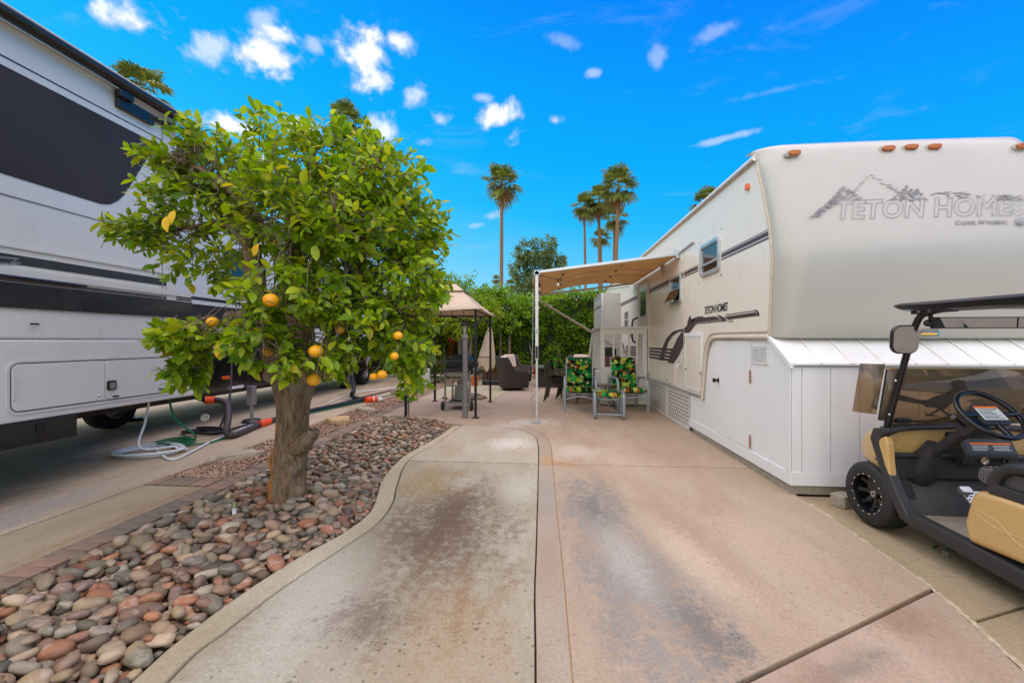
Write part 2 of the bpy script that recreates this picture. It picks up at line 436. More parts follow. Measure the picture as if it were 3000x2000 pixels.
kerb_out = [G(*p) for p in [(381, 2000), (553, 1852), (719, 1731), (884, 1626), (1006, 1560), (1083, 1499), (1106, 1443), (1122, 1399), (1172, 1344), (1216, 1316), (1284, 1278), (1326, 1247)]]
kerb_in = [G(*p) for p in [(486, 2000), (663, 1847), (829, 1720), (995, 1609), (1106, 1532), (1150, 1471), (1161, 1427), (1183, 1366), (1216, 1333), (1280, 1298), (1352, 1246)]]
kerb_out = crom([Vector((-1.52, .4, 0))] + kerb_out, 5)
kerb_in = crom([Vector((-1.30, .4, 0))] + kerb_in, 5)
sL = [G(*p) for p in [(1571, 2000), (1568, 1736), (1573, 1583), (1578, 1361), (1576, 1300), (1562, 1275), (1515, 1257), (1460, 1248), (1352, 1246)]]
sR = [G(*p) for p in [(1678, 2000), (1650, 1680), (1628, 1468), (1619, 1361), (1612, 1300), (1585, 1268), (1530, 1246), (1467, 1238), (1354, 1242)]]
sL = crom([Vector((-.02, .4, 0))] + sL, 4); sR = crom([Vector((.13, .4, 0))] + sR, 4)
JY = 4.73
def cut(pl, lo, hi):
    return [p for p in pl if lo <= p.y <= hi]
def at_y(pl, y):
    for a, b2 in zip(pl, pl[1:]):
        if (a.y - y) * (b2.y - y) <= 0 and a.y != b2.y:
            return a.lerp(b2, (y - a.y) / (b2.y - a.y))
drv = B().box(-1.95, 2.9, .2, 7.6, -.10, -.045).build('driveway', 'joint_dirt')
tag(drv, 'stained concrete driveway with a curved edge and worn joints', 'driveway', kind='structure')
kiJ, koJ, sLJ, sRJ = at_y(kerb_in, JY), at_y(kerb_out, JY), at_y(sL, JY), at_y(sR, JY)
JN = JY - .014
kiN, sLN, sRN = at_y(kerb_in, JN), at_y(sL, JN), at_y(sR, JN)
slab(inset([*cut(kerb_in, 0, JN - .01), kiN, sLN, *reversed(cut(sL, 0, JN - .01))], .007), 'conc_drive', drv)
slab(inset([kiJ, *cut(kerb_in, JY + .01, 9), *reversed([p for p in sL if p.y > JY + .01][:-1]), sLJ], .005), 'conc_far_drive', drv)
slab(inset([*cut(sL, 0, JN - .01), sLN, sRN, *reversed(cut(sR, 0, JN - .01))], .0015), 'conc_band', drv, bevel=.004)
slab(inset([sLJ, *[p for p in sL if p.y > JY + .01], *reversed([p for p in sR if p.y > JY + .01]), sRJ], .005), 'conc_band', drv)
kb = slab(inset([*kerb_out, *reversed(kerb_in)], .004), 'conc_kerb', drv, 'kerb_band', .006, bevel=.012)
dj = lambda x: 1.749 + (x - .761) * .546
slab(inset([(at_y(sR, 1.40).x, dj(at_y(sR, 1.40).x)), *[(p.x, p.y) for p in cut(sR, 1.45, JN - .01)], (sRN.x, JN), (2.25, JN), (2.26, 3.9), (2.17, 2.52)], .003), 'conc_pink', drv)
slab(inset([(.13, .4), (at_y(sR, 1.40).x, dj(at_y(sR, 1.40).x) - .016), (2.17, 2.504), (2.01, 1.92), (1.7, .4)], .008), 'conc_low', drv)
B().tube([Vector((p.x, p.y, -.007)) for p in sR if p.y > .6], .0065, 6, flat=(1, .6)).build('groove_filler', mat('groove_tan', (150, 118, 76), .9, var=.3, scale=25), drv, 60)
# patio, cut by the joints the photograph shows
pat = B().box(-3.1, 4.4, 4.7, 16.9, -.12, -.05).build('patio', 'joint_dirt')
tag(pat, 'wide pinkish concrete patio beside the cream trailer', 'patio', kind='structure')
farR = [p for p in sR if p.y > JY + .01]; tip = farR[-1]
jm0 = G(1462, 1239); jm1 = Vector((.449, 8.79, 0)); jm2 = Vector((.9, 9.5, 0))
iz = min(range(len(farR)), key=lambda i: (farR[i] - jm0).length)
slab(inset([(sRJ.x, JY), *[(p.x, p.y) for p in farR[:iz + 1]], (jm1.x, jm1.y), (jm2.x, jm2.y), (4.3, 9.5), (4.3, JY)], .005), 'conc_patio', pat)
slab(inset([*[(p.x, p.y) for p in farR[iz:]], (-2.0, 7.0), (-2.56, 7.32), (-3.04, 7.32), (-3.04, 9.9), (jm2.x + .25, 9.9), (jm2.x, jm2.y), (jm1.x, jm1.y)], .005), 'conc_patio', pat)
slab(inset([(-3.04, 9.9), (-1.2, 9.9), (-.75, 13.2), (-.9, 16.6), (-3.04, 16.6)], .006), 'conc_kerb', pat)
slab(inset([(-1.2, 9.9), (-.35, 9.9), (-.1, 13), (-.2, 16.6), (-.9, 16.6), (-.75, 13.2)], .006), 'conc_patio', pat)
slab(inset([(-.35, 9.9), (4.3, 9.9), (4.3, 16.6), (-.2, 16.6), (-.1, 13)], .006), 'conc_patio', pat)
slab([(1.16, 9.505), (4.3, 9.505), (4.3, 9.89), (1.16, 9.89)], 'conc_patio', pat)
# cart pad on the right, two slabs and a cracked joint
cp = B().box(1.5, 9, -1, 4.69, -.13, -.06).build('cart_pad', 'joint_dirt')
tag(cp, 'weathered tan concrete strip under the golf cart', 'pavement', kind='structure')
slab([(2.275, 3.95), (2.185, 2.51), (2.10, 2.245), (2.5, 2.40), (3.3, 2.62), (8.9, 2.62), (8.9, 3.95)], 'conc_cart', cp, z1=-.012)
slab([(2.087, 2.225), (2.025, 1.91), (1.72, .4), (1.6, -.8), (8.9, -.8), (8.9, 2.605), (3.3, 2.605), (2.5, 2.385)], 'conc_cart', cp, z1=-.014)
mat('crack_filler', (184, 168, 138), .9, var=.3, scale=30, bump=.5)
for pl in ([(2.262, 3.75), (2.22, 3.1), (2.175, 2.52), (2.05, 2.0), (1.9, 1.4)],):
    pts = crom([(x, y, -.011) for x, y in pl], 22)
    pts = [p + Vector((R.uniform(-.006, .006), 0, R.uniform(-.003, .002))) for p in pts]
    B().tube(pts, [.013 + .010 * noise.noise(p * 7) for p in pts], 6, flat=(1, .55)).build('joint_filler', 'crack_filler', cp, 60)
# neighbouring pad on the left
npd = B().box(-14, -3.2, -2, 16.6, -.12, -.06).build('neighbour_pad', 'joint_dirt')
tag(npd, 'shaded concrete pad under the white trailer', 'pavement', kind='structure')
for x0, x1 in ((-13.9, -9), (-9, -3.87)):
    for y0, y1 in ((-1.9, 3.93), (3.93, 9.0), (9.0, 16.4)):
        slab([(x0 + .005, y0 + .005), (x1 - .005, y0 + .005), (x1 - .005, y1 - .005), (x0 + .005, y1 - .005)], 'conc_pad', npd)
slab([(-3.862, -1.9), (-3.235, -1.9), (-3.235, 3.72), (-3.862, 3.72)], 'conc_tan', npd, 'slab', -.004)
# gravel strip
def ellipsoid_variants(k, sub, rough_, flat):
    res = []
    for i in range(k):
        bm = bmesh.new(); bmesh.ops.create_icosphere(bm, subdivisions=sub, radius=1.0)
        off = Vector((R.uniform(-50, 50), R.uniform(-50, 50), R.uniform(-50, 50)))
        sx, sy, sz = R.uniform(.9, 1.45), R.uniform(.62, .9), R.uniform(*flat)
        for v in bm.verts:
            p = v.co.copy(); k2 = 1 + rough_ * noise.noise(p * .9 + off) + rough_ * .35 * noise.noise(p * 2.3 + off)
            e = 2.4
            q = Vector([math.copysign(abs(c) ** (2 / e), c) for c in p]) * .92
            v.co = Vector((q.x * sx, q.y * sy, q.z * sz)) * k2
        bm.verts.index_update()
        V = np.array([v.co[:] for v in bm.verts]); F = np.array([[v.index for v in f.verts] for f in bm.faces]); bm.free()
        res.append((V, F))
    return res
def scatter_mesh(name, variants, mats4, mname, parent, smooth=True):
    Vs, Fs, o = [], [], 0
    for i, M in enumerate(mats4):
        V, F = variants[i % len(variants)]; A = np.array(M)
        W = V @ A[:3, :3].T + A[:3, 3]; Vs.append(W); Fs.append(F + o); o += len(V)
    return rawmesh(name, np.concatenate(Vs), np.concatenate(Fs), mname, parent, smooth)
def stonem(name, cols, speck=.25, dust=(142, 119, 98)):
    m = bpy.data.materials.new(name); m.use_nodes = True; t = NT(m.node_tree); b = t.n['Principled BSDF']
    ge = t.new('ShaderNodeNewGeometry'); oi = t.new('ShaderNodeObjectInfo')
    r = t.math('FRACT', t.math('ADD', ge.outputs['Random Per Island'], t.math('MULTIPLY', oi.outputs['Random'], 9.7)))
    k = len(cols)
    cc = t.ramp(r, [(i / k, lin(c)) for i, c in enumerate(cols)], 'CONSTANT')
    co = ge.outputs['Position']
    r2 = t.math('FRACT', t.math('MULTIPLY', r, 37.7))
    nb = t.noise(t.vmath('ADD', t.vmath('MULTIPLY', co, (9, 9, 26)), t.comb(t.math('MULTIPLY', r, 91), r2, 0)), 1.6, 6, .65, .8)
    cc = t.mix(t.math('MULTIPLY', t.smooth(nb, .42, .72), t.math('MULTIPLY', r2, .75)), cc, lin((206, 190, 172)))
    cc = t.mix(1.0, cc, t.ramp(t.noise(co, 150, 4, .8), [(.3, 1 - speck), (.72, 1 + speck * .5)]), 'MULTIPLY')
    cc = t.mix(t.math('ADD', .04, t.math('MULTIPLY', t.noise(co, 30, 5, .7), .24)), cc, lin(dust))
    cc = t.mix(1.0, cc, t.ramp(r2, [(0, .58), (1, 1.12)]), 'MULTIPLY')
    t.put(b.inputs['Base Color'], cc); b.inputs['Roughness'].default_value = .62; b.inputs['Specular IOR Level'].default_value = .4
    bp = t.new('ShaderNodeBump'); bp.inputs['Strength'].default_value = .3; bp.inputs['Distance'].default_value = .004
    t.put(bp.inputs['Height'], t.noise(co, 110, 5, .7)); t.put(b.inputs['Normal'], bp.outputs[0]); MATS[name] = m
stonem('river_stone', [(151, 113, 85), (174, 141, 107), (122, 95, 73), (139, 131, 109), (191, 163, 123), (99, 95, 81), (164, 103, 67), (145, 123, 97), (178, 165, 137), (126, 89, 65), (160, 135, 95), (112, 105, 85), (183, 119, 75), (143, 115, 99), (120, 115, 85), (156, 137, 103)])
stonem('gravel_stone', [(196, 148, 112), (176, 128, 98), (210, 172, 138), (168, 130, 106), (188, 158, 130), (146, 112, 92)], .2, (206, 168, 132))
gs = B().box(-3.865, -3.225, 3.98, 15.5, -.07, -.03).build('gravel_bed', 'soil')
tag(gs, 'narrow strip of small tan gravel between pad and brick edging', 'gravel bed', kind='structure')
gv = ellipsoid_variants(10, 1, .32, (.5, .8))
ms = []
for i in range(9000):
    y = 4.0 + 11.4 * (R.random() ** 1.7); x = R.uniform(-3.85, -3.24)
    sc_ = R.uniform(.008, .02) * (1 if y < 8 else 1.35)
    ms.append(Matrix.Translation((x, y, -.025 + R.uniform(0, .03))) @ Euler((R.uniform(-.6, .6), R.uniform(-.6, .6), R.uniform(0, 6.3))).to_matrix().to_4x4() @ Matrix.Scale(sc_, 4))
tag(scatter_mesh('gravel', gv, ms, 'gravel_stone', gs, False), kind='stuff')
# brick edging, each brick its own part
mat('brick_a', (134, 114, 94), .9, var=.25, scale=9, bump=.5, bscale=80)
mat('brick_b', (150, 120, 98), .9, var=.25, scale=9, bump=.5, bscale=80)
mat('brick_c', (120, 106, 90), .9, var=.25, scale=9, bump=.5, bscale=80)
be = B().box(-3.235, -3.0, .2, 15.5, -.12, -.06).build('brick_edging', 'joint_dirt')
tag(be, 'row of weathered brown paving bricks edging the stone bed', 'brick edging', kind='structure')
bmesh_ = {}
def brick(x, y, lx, ly, parent, m):
    key = (lx, ly, m)
    if key not in bmesh_:
        o = B().box(-lx / 2, lx / 2, -ly / 2, ly / 2, -.06, .0).build('brick', m, parent, bevel=.006)
        bmesh_[key] = o
    else:
        o = bmesh_[key].copy(); col.objects.link(o)
    o.location = (x, y, R.uniform(-.003, .004)); o.rotation_euler = (R.uniform(-.01, .01), R.uniform(-.012, .012), R.uniform(-.015, .015))
    return o
y = .3
while y < 15.3:
    step = .212 if y > 7.5 else .106
    brick(-3.117, y + step / 2, .205, step - .006, be, R.choice(['brick_a', 'brick_a', 'brick_b', 'brick_c'])); y += step
for i in range(6): brick(-3.81 + i * .104, 3.85, .098, .215, be, R.choice(['brick_a', 'brick_b', 'brick_b']))
# river stone bed
bedpoly = [(-2.99, .4)] + [(p.x, p.y) for p in kerb_out] + [(G(*p).x, G(*p).y) for p in [(1295, 1236), (1226, 1224), (1150, 1219)]] + [(-2.99, 7.3)]
bed = slab(bedpoly, 'soil', None, 'stone_bed', -.03, -.12, 0)
tag(bed, 'long bed of mixed river stones around the citrus tree', 'stone bed', kind='structure')
def inpoly(x, y, poly):
    c = False; n = len(poly)
    for i in range(n):
        x1, y1 = poly[i]; x2, y2 = poly[i - 1]
        if (y1 > y) != (y2 > y) and x < (x2 - x1) * (y - y1) / (y2 - y1) + x1: c = not c
    return c
def pdist(x, y, poly):
    d = 9; p = Vector((x, y))
    for i in range(len(poly)):
        a, b2 = Vector(poly[i - 1]), Vector(poly[i]); e = b2 - a
        t_ = max(0, min(1, (p - a).dot(e) / max(1e-9, e.length_squared))); d = min(d, (p - a - e * t_).length)
    return d
sv = ellipsoid_variants(22, 2, .36, (.38, .66))
stones = []; grid = {}
def fits(x, y, r, k):
    gx, gy = int(x / .12), int(y / .12)
    for i in range(gx - 2, gx + 3):
        for j in range(gy - 2, gy + 3):
            for (X, Y, rr) in grid.get((i, j), ()):
                if (X - x) ** 2 + (Y - y) ** 2 < ((r + rr) * k) ** 2: return False
    return True
for (n_, r0, r1, k, zz) in ((700, .052, .070, .84, .012), (5000, .038, .050, .80, .006), (20000, .024, .038, .74, -.004), (14000, .015, .024, .66, -.004)):
    for _ in range(n_):
        x = R.uniform(-2.97, -1.2); y = .9 + 6.6 * R.random() ** 1.15; r = R.uniform(r0, r1) * (1.0 if y < 4 else .82 if y < 5.5 else .74)
        if (x + 2.274) ** 2 + (y - 3.53) ** 2 < .19 ** 2: continue
        if not inpoly(x, y, bedpoly) or pdist(x, y, bedpoly) < r * .75: continue
        if not fits(x, y, r, k): continue
        grid.setdefault((int(x / .12), int(y / .12)), []).append((x, y, r))
        stones.append((x, y, r, zz + R.uniform(-.004, .016)))
# a second loose layer on top
top = []
for _ in range(2600):
    x = R.uniform(-2.9, -1.3); y = .9 + 6.4 * R.random(); r = R.uniform(.03, .055) * (1.0 if y < 4 else .8)
    if (x + 2.274) ** 2 + (y - 3.53) ** 2 < .22 ** 2: continue
    if not inpoly(x, y, bedpoly) or pdist(x, y, bedpoly) < r + .03: continue
    if any((x - a) ** 2 + (y - b2) ** 2 < (r + c) ** 2 * .8 for a, b2, c, d in top): continue
    top.append((x, y, r, .036 + R.uniform(0, .012)))
stones += top
SM = []
for (x, y, r, zz) in stones:
    M = Matrix.Translation((x, y, zz - .01)) @ Euler((R.gauss(0, .16), R.gauss(0, .16), R.gauss(-.35, .75))).to_matrix().to_4x4() @ Matrix.Scale(r * 1.12, 4)
    d = -x * sn + y * cs; X = (x * cs + y * sn) / d
    vis = abs(X) < 1.26 and d > 1.55
    SM.append((r / d if vis else 0, M))
SM.sort(key=lambda q: -q[0])
smesh = []
for V, F in sv:
    o = rawmesh('stone', V, F, 'river_stone', None, True); smesh.append(o.data); bpy.data.objects.remove(o)
for i, (k, M) in enumerate(SM[:300]):
    o = bpy.data.objects.new('stone', smesh[i % len(smesh)]); col.objects.link(o); put(o, bed); o.matrix_basis = M
tag(scatter_mesh('river_stones', sv, [M for k, M in SM[300:]], 'river_stone', bed), kind='stuff')

# ================================================================== WHITE TRAILER ON THE LEFT
mat('gelcoat', (216, 212, 204), .30, var=.03, scale=1.2, coat=.35, grime=.06)
mat('gelcoat_trim', (208, 204, 196), .35, var=.04, coat=.2)
mat('black_trim', (22, 22, 24), .38, var=.2, coat=.25)
mat('black_gloss', (16, 16, 19), .14, var=.15, coat=.6)
mat('graphic_dark', (60, 52, 50), .5, var=.25, scale=1.0, coat=.0, spec=.22)
mat('graphic_grey', (120, 120, 122), .35, var=.08)
mat('graphic_charcoal', (30, 30, 34), .28, var=.1, coat=.3)
mat('graphic_brown', (70, 62, 58), .3, var=.12, coat=.3)
mat('rubber', (20, 20, 20), .75, var=.2, bump=.2)
mat('seam', (150, 152, 150), .6, var=.1)
mat('seam_dark', (70, 70, 70), .6, var=.1)
mat('steel', (170, 170, 172), .38, .8, var=.1)
mat('chrome', (205, 205, 205), .15, 1.0, var=.05)
mat('amber', (235, 96, 14), .25, var=.15, coat=.5)
mat('lamp_lens', (210, 208, 190), .15, var=.1, coat=.6)
mat('white_plastic', (222, 222, 218), .4, var=.05)
XL = -4.5
def decal(plane, px, name, m, parent, th=.004, off=0.0, sgn=1):
    """flat print or panel on a wall plane X = plane, outline given in photo pixels; sgn = side it faces"""
    pts = [onX(a, b2, plane) for a, b2 in px]
    o = B().prism([(plane + sgn * off, p.y, p.z) for p in pts], (sgn * th, 0, 0)).build(name, m, parent)
    return o
def yz(plane, sgn, pts, name, m, parent, th=.004, off=0.0, bevel=0):
    return B().prism([(plane + sgn * off, y_, z_) for y_, z_ in pts], (sgn * th, 0, 0)).build(name, m, parent, bevel=bevel)
rvL = thing('travel_trailer', (-5.6, 4, 0), 'tall white travel trailer with dark window graphic and black lower skirt', 'trailer')
# side section that stands proud, then the main wall behind it
B().box(-5.62, XL, -3.2, 4.75, 1.40, 4.06).build('side_wall', 'gelcoat', rvL, bevel=.02)
pe = onX(590, 1157, XL); pc = onX(560, 1000, XL)
B().prism([(-5.62, y_, z_) for y_, z_ in ((-3.2, .69), (pe.y - .12, .69), (pe.y, .80), (pe.y, 1.12), (pe.y - .2, 1.395), (-3.2, 1.395))], (1.12 + .012, 0, 0)).build('lower_wall', 'gelcoat', rvL, bevel=.015)
B().box(-8.1, -5.6, -3.2, 14.6, 1.22, 3.92).build('main_body', 'gelcoat', rvL, bevel=.05)
B().box(-8.05, -5.57, 4.3, 14.5, .52, 1.215).build('black_skirt', 'black_gloss', rvL, bevel=.02)
B().box(-7.9, -5.8, -3, 14, .42, .6).build('chassis', 'black_trim', rvL)
B().box(-5.598, -5.55, 5.0, 13.5, 3.80, 3.90).build('rear_awning', 'black_trim', rvL, bevel=.01)
# topper tube along the roof edge
zt = 4.08
B().tube([(XL + .09, -3.2, zt), (XL + .09, 4.93, zt)], .062, 14).build('awning_tube', 'black_trim', rvL, 30)
br = B()
br.box(XL, XL + .05, 4.02, 4.42, zt - .24, zt - .12).box(XL + .02, XL + .10, 4.0, 4.14, zt - .14, zt - .06)
br.tube([(XL + .03, 4.35, zt - .16), (XL + .08, 4.80, zt - .11), (XL + .09, 4.91, zt - .03)], .03, 8)
br.ball((XL + .09, 4.93, zt), .07, .03, .07)
br.build('awning_bracket', 'black_trim', rvL, 40, .006)
B().box(XL, XL + .012, -3.2, 4.74, 3.985, 4.055).build('roof_rail', 'gelcoat_trim', rvL, bevel=.004)
B().box(XL + .0005, XL + .004, -3.2, 4.3, 3.66, 3.668).build('panel_seam', 'seam', rvL)
e1 = onX(475, 560, XL).y
B().box(XL + .0005, XL + .008, e1 - .006, e1 + .004, 1.41, 3.99).build('panel_seam', 'seam', rvL)
B().box(XL + .0005, XL + .006, 4.62, 4.748, 1.41, 4.0).build('corner_trim', 'gelcoat_trim', rvL)
def rail(p0, p1, p2, p3, name, m, off=.001, y0=-3.2, th=.004):
    """band with edges p0-p1 (upper) and p3-p2 (lower), run on towards -Y at the height of its left end"""
    a, b2, c, d = [onX(*q, XL) for q in (p0, p1, p2, p3)]
    return yz(XL, 1, [(y0, a.z), (b2.y, b2.z), (c.y, c.z), (y0, d.z)], name, m, rvL, th, off)
# dark window graphic
dp = [onX(*q, XL) for q in [(0, 182), (455, 420), (442, 446), (380, 545), (362, 572), (345, 588), (322, 599), (296, 598), (0, 507)]]
pts = [(-3.2, dp[0].z)] + [(p.y, p.z) for p in dp[1:-1]] + [(-3.2, dp[-1].z)]
yz(XL, 1, pts, 'window_graphic', 'graphic_dark', rvL, .004, .001)
rail((0, 147), (474, 410), (474, 412), (0, 157), 'pinstripe', 'graphic_charcoal')
rail((0, 562), (330, 655), (330, 657), (0, 578), 'grey_stripe', 'graphic_grey')
rail((0, 744), (515, 823), (515, 842), (0, 772), 'black_stripe', 'graphic_charcoal')
rail((0, 802), (560, 878), (560, 884), (0, 818), 'brown_stripe', 'graphic_brown')
rail((0, 823), (560, 886), (560, 933), (0, 909), 'dark_band', 'graphic_charcoal', .014)
rail((0, 727), (515, 803), (515, 808), (0, 733), 'trim_moulding', 'gelcoat_trim', .002, th=.012)
rail((0, 776), (556, 858), (556, 872), (0, 799), 'trim_moulding', 'gelcoat_trim', .002, th=.016)
B().tube([onX(0, 806, XL + .05), onX(230, 836, XL + .05), onX(252, 839, XL + .05)], .014, 8).build('awning_arm', 'black_trim', rvL, 40)
# Z lettering on the black band
z0 = onX(2, 752, XL)
for dz_, s_ in ((0, 1.0),):
    for q in ([(-30, 748), (54, 756), (50, 761), (-30, 753)], [(20, 776), (60, 772), (58, 768), (34, 769), (52, 760), (44, 759)], [(-30, 770), (22, 769), (18, 774), (-30, 775)]):
        decal(XL, q, 'lettering', 'graphic_grey', rvL, .002, .006)
for (px, py) in ((168, 183), (160, 763), (477, 850), (486, 425), (486, 880 - 40)):
    p = onX(px, py, XL); B().ball((XL + .006, p.y, p.z), .012, nu=8, nv=5).build('screw_cap', 'gelcoat_trim', rvL, 60)
# baggage doors
def frame_strip(poly, w_, plane, th, name, m, parent, off=0.0, sgn=1):
    """thin closed strip following an outline of (y, z)"""
    n = len(poly); c = Vector((sum(p[0] for p in poly) / n, sum(p[1] for p in poly) / n)); rings = []
    inn = inset(poly, w_)
    b = B()
    for i in range(n):
        j = (i + 1) % n
        o1, o2, i1, i2 = poly[i], poly[j], inn[i], inn[j]
        x0, x1 = plane + sgn * off, plane + sgn * (off + th)
        b.add([(x0, *o1), (x0, *o2), (x0, *i2), (x0, *i1), (x1, *o1), (x1, *o2), (x1, *i2), (x1, *i1)],
              [(4, 5, 6, 7), (0, 1, 5, 4), (3, 2, 6, 7), (0, 3, 7, 4)])
    return b.build(name, m, parent)
XB = XL + .012
a, b_, c, d = [onX(*q, XB) for q in ((30, 945), (500, 992), (500, 1140), (30, 1200))]
ya, yb = a.y, b_.y; zb, ztp = .78, 1.19
ys = onX(306, 1040, XB).y
fr = rrect(ya - .03, yb + .03, zb - .03, ztp + .03, .09)
frame_strip(fr, .022, XB, .008, 'baggage_frame', 'gelcoat_trim', rvL)
frame_strip(inset(fr, .024), .008, XB, .004, 'baggage_gasket', 'seam_dark', rvL)
for (y0, y1) in ((ya + .005, ys - .006), (ys + .006, yb - .005)):
    q = rrect(y0, y1, zb + .005, ztp - .005, .05)
    dr = B().prism([(XB + .001, yy, zz) for yy, zz in q], (.008, 0, 0)).build('baggage_door', 'gelcoat', rvL, bevel=.003)
    if y0 > ys:
        p = onX(323, 1128, XB)
        h = B().prism([(XB + .009, yy, zz) for yy, zz in rrect(p.y - .045, p.y + .045, p.z - .05, p.z + .05, .02)], (.016, 0, 0)); h.build('latch', 'black_trim', dr, bevel=.004)
        B().prism([(XB + .026, yy, zz) for yy, zz in rrect(p.y - .028, p.y + .028, p.z - .036, p.z + .03, .015)], (.004, 0, 0)).build('latch_paddle', 'steel', dr)
    else:
        B().box(XB + .009, XB + .018, y0 + .005, y0 + .02, zb + .1, ztp - .1).build('hinge', 'gelcoat_trim', dr)
for (px, py) in ((97, 949), (335, 1160), (470, 1139)):
    p = onX(px, py, XB); B().box(XB + .008, XB + .024, p.y - .03, p.y + .03, p.z - .008, p.z + .008).build('catch', 'black_trim', rvL, bevel=.003)
for (px, py) in ((291, 964), (287, 1158)):
    p = onX(px, py, XB); B().ball((XB + .012, p.y, p.z), .012, nu=8, nv=6).build('lock', 'chrome', rvL, 60)
# docking light panel
q = [onX(*k, XB) for k in ((514, 1003), (592, 1010), (592, 1098), (514, 1098))]
y0, y1 = q[0].y, q[1].y - .01; z0, z1 = q[3].z, q[0].z
pn = B().prism([(XB + .001, yy, zz) for yy, zz in rrect(y0, y1, z0, z1, .03)], (.018, 0, 0)).build('utility_panel', 'black_gloss', rvL, bevel=.006)
p = onX(550, 1027, XB); B().ball((XB + .02, p.y, p.z), .012, .04, .045, nu=14).build('docking_light', 'lamp_lens', pn, 60)
for zz in (.0, .022, .044): B().box(XB + .019, XB + .026, y0 + .06, y1 - .05, z0 + .06 + zz, z0 + .068 + zz).build('vent_louver', 'steel', pn)
# step box slung below
q0, q1, q2 = onX(230, 1222, XL + .02), onX(230, 1268, XL + .02), onX(0, 1310, XL + .02)
B().box(-5.3, XL + .01, -2.0, q0.y, .47, .685).build('entry_step', 'black_trim', rvL, bevel=.008)
p = onX(118, 1262, XL + .01); B().box(XL + .01, XL + .022, p.y - .03, p.y + .03, .56, .66).build('step_bracket', 'rubber', rvL, bevel=.003)
# marker lamp, sill stickers, landing legs, outlet
p = onX(660, 1106, -5.57); B().prism([(-5.57, yy, zz) for yy, zz in rrect(p.y - .09, p.y + .09, p.z - .03, p.z + .03, .028)], (.03, 0, 0)).build('marker_lamp', 'amber', rvL, bevel=.008)
p = onX(692, 1140, -5.57); B().box(-5.57, -5.566, p.y - .18, p.y + .18, .53, .58).build('sill_sticker', 'white_plastic', rvL)
def landing_leg(px, py, zt_, wide):
    g = G(px, py)
    lg = B().tube([(g.x, g.y, .02), (g.x, g.y, .34)], .028, 10).build('leg_ram', 'steel', rvL, 40)
    B().box(g.x - wide, g.x + wide, g.y - wide, g.y + wide, .30, zt_).build('leg_tube', 'steel', rvL, bevel=.008)
    B().lathe([(.14, 0), (.155, .02), (.12, .05), (.05, .05)], 10, Matrix.Translation((g.x, g.y, .0))).build('leg_foot', 'black_trim', rvL, 30)
landing_leg(388, 1232, .7, .03); landing_leg(737, 1236, .62, .055)
# wheels
def road_wheel(root, c, r, w_, rim_r, sgn, name='wheel'):
    M = Matrix.Translation(c) @ Matrix.Rotation(rad(90) * sgn, 4, 'Y')
    wl = B().lathe([(rim_r, -w_ / 2), (r * .93, -w_ / 2), (r, -w_ * .36), (r * 1.003, 0), (r, w_ * .36), (r * .93, w_ / 2), (rim_r, w_ / 2), (rim_r * .96, 0)], 36, M, closed=True).build(name, 'rubber', root, 50)
    B().lathe([(.02, w_ * .3), (rim_r * .3, w_ * .34), (rim_r * .34, w_ * .22), (rim_r * .8, w_ * .16), (rim_r * .97, w_ * .46), (rim_r * 1.0, w_ * .46), (rim_r, -w_ * .3), (.02, -w_ * .3)], 28, M).build('rim', 'steel', wl, 40)
    return wl
for yy in (11.9, 12.95): road_wheel(rvL, (-5.86, yy, .38), .38, .24, .21, 1)
road_wheel(rvL, (-6.9, 6.1, .36), .36, .24, .2, 1)
fd = B(); prof = []
for i in range(33):
    t = i / 32; y_ = 11.35 + t * 2.15
    z_ = .62 + .34 * abs(math.sin(math.pi * t * 2)) ** .55
    prof.append((y_, z_))
fd.loft([[(-5.62, y_, z_), (-5.50, y_, z_ + .01), (-5.46, y_, z_ - .03), (-5.47, y_, z_ - .09), (-5.62, y_, z_ - .10)] for y_, z_ in prof])
fd.build('fender', 'black_gloss', rvL, 50)
# stripes on the far wall
yz(-5.6, 1, [(4.8, 1.70), (14.5, 1.70), (14.5, 1.98), (4.8, 1.98)], 'dark_band', 'graphic_dark', rvL, .004, .001)
yz(-5.6, 1, [(4.8, 2.05), (14.5, 2.05), (14.5, 2.10), (4.8, 2.10)], 'black_stripe', 'graphic_charcoal', rvL, .004, .001)
for yc in (7.4, 10.6):
    wdw = B().prism([(-5.6, a_, b2) for a_, b2 in rrect(yc - .5, yc + .5, 2.35, 3.0, .08)], (.02, 0, 0)).build('window', 'black_gloss', rvL, bevel=.005)
    frame_strip(rrect(yc - .53, yc + .53, 2.32, 3.03, .1), .03, -5.6, .03, 'frame', 'black_trim', wdw)

# ------------------------------------------------------------------ hoses and cables
mat('hose_white', (226, 226, 224), .4, var=.05); mat('hose_green', (18, 104, 66), .4, var=.1)
mat('hose_brown', (66, 54, 52), .5, var=.12); mat('cable_black', (28, 28, 30), .5, var=.1); mat('fitting_orange', (240, 78, 26), .45, var=.1)
mat('clear_plastic', (200, 196, 178), .15, var=.1, coat=.5)
def coil(c, r0, r1, turns, z, k=22, ecc=1.0, ph=0.0):
    o = []
    for i in range(int(turns * k) + 1):
        t = i / k; r = r0 + (r1 - r0) * t / turns; a_ = ph + 2 * math.pi * t
        o.append(Vector((c.x + r * math.cos(a_), c.y + r * math.sin(a_) * ecc, z + .013 * (t % 3) + .01 * math.sin(a_ * 1.7 + t))))
    return o
cw = G(440, 1328); hp = onX(428, 1185, -4.75)
hw = [Vector((-4.8, hp.y + .1, .72)), G(428, 1230, .4) * 1 , G(436, 1290, .16)]
hx = hw[0]
